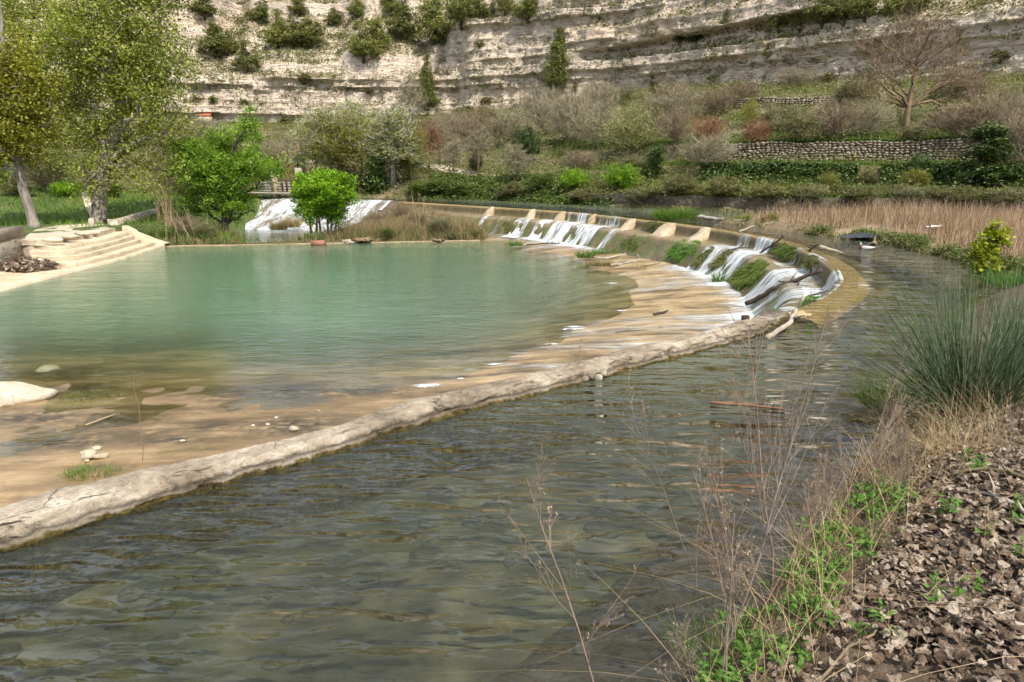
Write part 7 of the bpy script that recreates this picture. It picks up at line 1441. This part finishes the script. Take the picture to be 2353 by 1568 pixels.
for k, (px, py, s, lb) in enumerate([(835, 553, (1.3, .6, .5), 'brown root stump on the kerb before the islet'), (800, 555, (.7, .4, .35), 'pale broken wood beside the root stump'), (1010, 553, (.9, .5, .4), 'earth clod at the islet kerb')]):
    V, T = pebble(np.random.default_rng(600 + k), s, 1, 2); V *= (1, .8, .55); V += np.random.default_rng(k).normal(0, .06, V.shape); link('root_stump', new_mesh('root_stump', V, T, [BROWN_BARK, M_DRIFT, BROWN_BARK][k], False), loc=U(px, py, -1.5), label=lb, cat='stump')

# ------------------------------------------------------------------ rocks, plastic, ducks, small things
M_PROCK = concrete('pale_rock', (.26, .205, .14), (.43, .36, .265), (.58, .51, .41), bump=.05)
def rock(name, label, loc, s, seed, mat=M_PROCK, flat=1.0, rz=0):
    V, T = pebble(np.random.default_rng(seed), s, flat, 3); V = V + 0.04 * max(s) * np.column_stack([fbm(V[:, 0] * 4 / max(s), V[:, 1] * 4 / max(s) + V[:, 2], seed + q) for q in range(3)]); link(name, new_mesh(name, V, T, mat, True), loc=loc, rz=rz, label=label, cat='rock')
rock('flat_rock', 'large flat pale rock at the left picture edge', U(20, 912, POOL) + Vector((0, 0, .05)), (1.75, 1.15, .5), 1)
rock('boulder', 'small pale boulder below the flat rock', U(12, 930, POOL) + Vector((0, 0, .05)), (.42, .34, .38), 2)
for k, (x, y, s) in enumerate([(650, 745, .1), (590, 780, .16), (600, 810, .22), (680, 815, .16), (1230, 717, .07), (1700, 600, .06), (1800, 595, .06), (1858, 540, .06), (1980, 637, .13), (2140, 490, .05), (580, 835, .07), (310, 167, .4)]):
    lbs = ['stone above the broken slab on the sand', 'left piece of the broken slab on the sand', 'largest piece of the broken slab on the sand', 'dark right piece of the broken slab on the sand', 'single white pebble on the wet sand', 'small pebble left of the dark algae', 'small pebble under the dark algae', 'white pebble on the dark algae', 'white stone against the dividing wall', 'tiny pebble right of the dark algae', 'tiny stone below the broken slab', 'sunken pale stone near the left shore']
    p = Vector(za(x, y, POOL + .05)); p.z = max(float(pool_bed_z([p.x], [p.y])[0]), POOL - .2) + (s * .25 if s < .3 else -.02); rock('pebble', lbs[k], p, (s * 1.4, s, s * .7), 30 + k)
for k, (x, y, rd, h, n, m__, lb) in enumerate([(640, 390, .5, .07, 200, L_BUSH, 'flat green weed patch on the shallow sand'), (540, 415, .4, .05, 110, L_BUSH, 'left trail of the green weed patch on the sand'), (620, 930, .4, .15, 320, L_GRASS, 'green grass tuft behind the dividing wall'), (1340, 770, .12, .12, 50, L_WEED, 'small green sprig behind the dividing wall'), (1110, 815, .14, .1, 50, L_WEED, 'tiny sprig left of the small green one')]):
    p = Vector(za(x, y, POOL + .05)); gtuft('sand_weed', lb, p, (rd, rd * .45), h, n, m__, 90 + k, 'weed', w=.009, lean=.8)
for k, (px, py, h, lb, Yd) in enumerate([(1332, 850, .42, 'single dead stem on the broken part of the wall', 8.2), (327, 1060, .75, 'thin dry stem standing behind the near wall', 5.6)]):
    p0 = at(px, py, Yd); weed('dry_weed', lb, tuple(p0), (p0.x + .02, p0.y, p0.z + h), 4, 700 + k, .004, 1, W_STEM, .3, 0.1, .6)
# stones showing in the broken patch of the wall
for k, (px, py, s) in enumerate([(1345, 872, .13), (1360, 862, .16), (1375, 868, .12), (1352, 882, .11), (1388, 858, .12)]):
    V, T = pebble(np.random.default_rng(800 + k), (s, s * .8, s * .8), 1, 2); link('stone', new_mesh('stone', V, T, M_STONE), wall_o, at(px, py, 8.06 + .03 * k))

def duck(name, label, loc, rz, male):
    """one continuous body lofted along a bent spine: tail, body, breast, neck, head, bill"""
    sp = [(-.30, .12, .012, .008), (-.25, .10, .05, .02), (-.16, .075, .085, .055), (-.04, .06, .10, .078), (.08, .06, .095, .08), (.15, .085, .07, .075), (.17, .14, .042, .045), (.175, .19, .036, .036), (.19, .235, .04, .04), (.225, .25, .036, .036), (.255, .243, .02, .018), (.285, .235, .017, .009), (.31, .23, .010, .004)]
    col = [(.05, .04, .03), (.45, .43, .4), (.5, .48, .45), (.45, .43, .41), (.42, .40, .38), (.12, .055, .03), (.10, .05, .03), (.55, .55, .52), (.01, .07, .03), (.01, .07, .03), (.012, .06, .03), (.42, .36, .04), (.42, .36, .04)] if male else [(.12, .08, .05), (.2, .14, .085), (.18, .12, .07), (.2, .135, .08), (.19, .13, .08), (.2, .14, .09), (.2, .15, .1), (.21, .16, .11), (.15, .11, .075), (.14, .10, .07), (.16, .12, .08), (.25, .15, .05), (.25, .15, .05)]
    k = 12; P = np.array(sp); T = np.gradient(P[:, :2], axis=0); T /= np.linalg.norm(T, axis=1, keepdims=True); V = []; Cc = []
    for i, (x, z, ry, rz_) in enumerate(sp):
        nx, nz_ = -T[i, 1], T[i, 0]
        for q in range(k): a = q * 2 * math.pi / k; V.append((x + nx * rz_ * math.sin(a), ry * math.cos(a), z + nz_ * rz_ * math.sin(a))); Cc.append(col[i])
    n = len(sp); V += [(sp[0][0], 0, sp[0][1]), (sp[-1][0], 0, sp[-1][1])]; Cc += [col[0], col[-1]]; Q = [(i * k + q, i * k + (q + 1) % k, (i + 1) * k + (q + 1) % k, (i + 1) * k + q) for i in range(n - 1) for q in range(k)]; T3 = [(n * k, (q + 1) % k, q) for q in range(k)] + [(n * k + 1, (n - 1) * k + q, (n - 1) * k + (q + 1) % k) for q in range(k)]
    m = N('plumage'); c = m.n('ShaderNodeAttribute', attribute_name='tint').outputs['Vector']; mt = m.done(m.princ(m.mix(m.ramp(m.noise(m.pos((60, 60, 60)), 1, 3), (.4, .25), (.6, 0)), c, (.05, .04, .03)), .6)); o = link(name, new_mesh(name, V, [np.array(Q), np.array(T3)], mt, True, {'tint': np.array(Cc)}), loc=loc, rz=rz, label=label, cat='duck'); return o
duck('duck', 'green headed drake swimming behind the weir', U(1990, 572, .018) + Vector((0, 0, -.035)), math.radians(140), True)
duck('duck', 'brown duck swimming beside the black plastic', U(2008, 562, .018) + Vector((0, 0, -.035)), math.radians(60), False)
c = U(1988, 544, .12); gx_, gy_ = np.meshgrid(np.linspace(-1.35, 1.35, 34), np.linspace(-.6, .6, 16)); zz_ = .30 * (1 - (gx_ / 1.45) ** 2) * (1 - (gy_ / .66) ** 2) - .05 + .22 * fbm(gx_ * 2.2, gy_ * 3, 7) * (1 - (gy_ / .7) ** 4); idx = np.arange(gx_.size).reshape(gx_.shape)
m = N('black_plastic'); bp = m.done(m.princ((.012, .013, .016), .28, m.bump(m.noise(m.pos((9, 9, 9)), 1, 4), .05), .6)); pz = np.stack([gx_, gy_, zz_], -1).reshape(-1, 3); Qp = np.stack([idx[:-1, :-1], idx[:-1, 1:], idx[1:, 1:], idx[1:, :-1]], -1).reshape(-1, 4)
link('plastic_sheet', new_mesh('plastic_sheet', np.vstack([pz, pz - (0, 0, .01)]), np.vstack([Qp, Qp[:, ::-1] + len(pz)]), bp, True), loc=c, rz=-.15, scale=(.6, .5, .5), label='crumpled black plastic sheet on the reed spit shore', cat='plastic sheet')
def rag(name, label, loc, s, seed, col):
    r = np.random.default_rng(seed); g = np.linspace(-1, 1, 9); X_, Y_ = np.meshgrid(g, g); Z_ = .8 * fbm(X_ * 1.6 + seed, Y_ * 1.6, seed) + .5; V = np.stack([X_, Y_ * .7, Z_], -1).reshape(-1, 3) * s; ix = np.arange(81).reshape(9, 9); Q_ = np.stack([ix[:-1, :-1], ix[:-1, 1:], ix[1:, 1:], ix[1:, :-1]], -1).reshape(-1, 4); m = N(name); mt = m.done(m.princ(col, .5)); link(name, new_mesh(name, np.vstack([V, V - (0, 0, .004)]), np.vstack([Q_, Q_[:, ::-1] + 81]), mt, True), loc=loc, label=label, cat='litter')
p = U(2147, 540, .4); rag('plastic_bag', 'torn white plastic bag caught in the reeds', (p.x, p.y, float(rb_z(np.array([p.x]), np.array([p.y]))[0]) + .3), .22, 3, (.8, .8, .82))
p = U(*z8(345, 770), -1.4); rag('white_scrap', 'white paper scrap on the leaf heap', p, .09, 4, (.8, .8, .78)); p = U(*z8(465, 712), -1.3); rag('white_scrap', 'white scrap at the step corner', p, .09, 5, (.8, .8, .78))
for k, (px, py, hp, m__, lb) in enumerate([(1718, 503, 14, 'yel0', 'yellow green weed on the sandbar left of the reeds'), (1775, 507, 22, 'yel0', 'taller yellow and red weed on the sandbar'), (1755, 508, 14, 'red', 'low reddish weed on the sandbar')]):
    p = U(px, py, .25); h_ = hp * mpp(p.y); place('sandbar_weed', lb, 'weed', m__, p - Vector((0, 0, .05)), h_, h_ * 1.3)
# stones lying on the river bed near the camera
_cm = N('wet_cobble'); M_COB = _cm.done(_cm.princ(_cm.mix(_cm.noise(_cm.pos((4, 4, 4)), 1, 5, .7), _cm.ramp(_cm.n('ShaderNodeObjectInfo').outputs['Random'], (0, (.035, .034, .022)), (1, (.115, .10, .075))), (.04, .04, .02)), .7))
COB = [new_mesh('cobble', *pebble(np.random.default_rng(900 + q), (1, 1, 1), 1, 2), M_COB, True) for q in range(6)]
q = poly_sample([(-3.3, 4.0), (-6, 0.8), (-2.2, 1.9), (0.1, 2.3), (1.6, 4.6), (1.2, 6.6), (-1, 6.3)], 90, r); zs = river_bed_z(q[:, 0], q[:, 1])
for k in range(len(q)):
    s = .08 + .20 * r.uniform() ** 2; o = link('cobble', COB[k % 6], bed_o, (q[k, 0], q[k, 1], max(zs[k], float(nb_z(q[k:k + 1, 0], q[k:k + 1, 1])[0])) + .01), r.uniform(0, 6.28), (s * 1.3, s, s * .35))
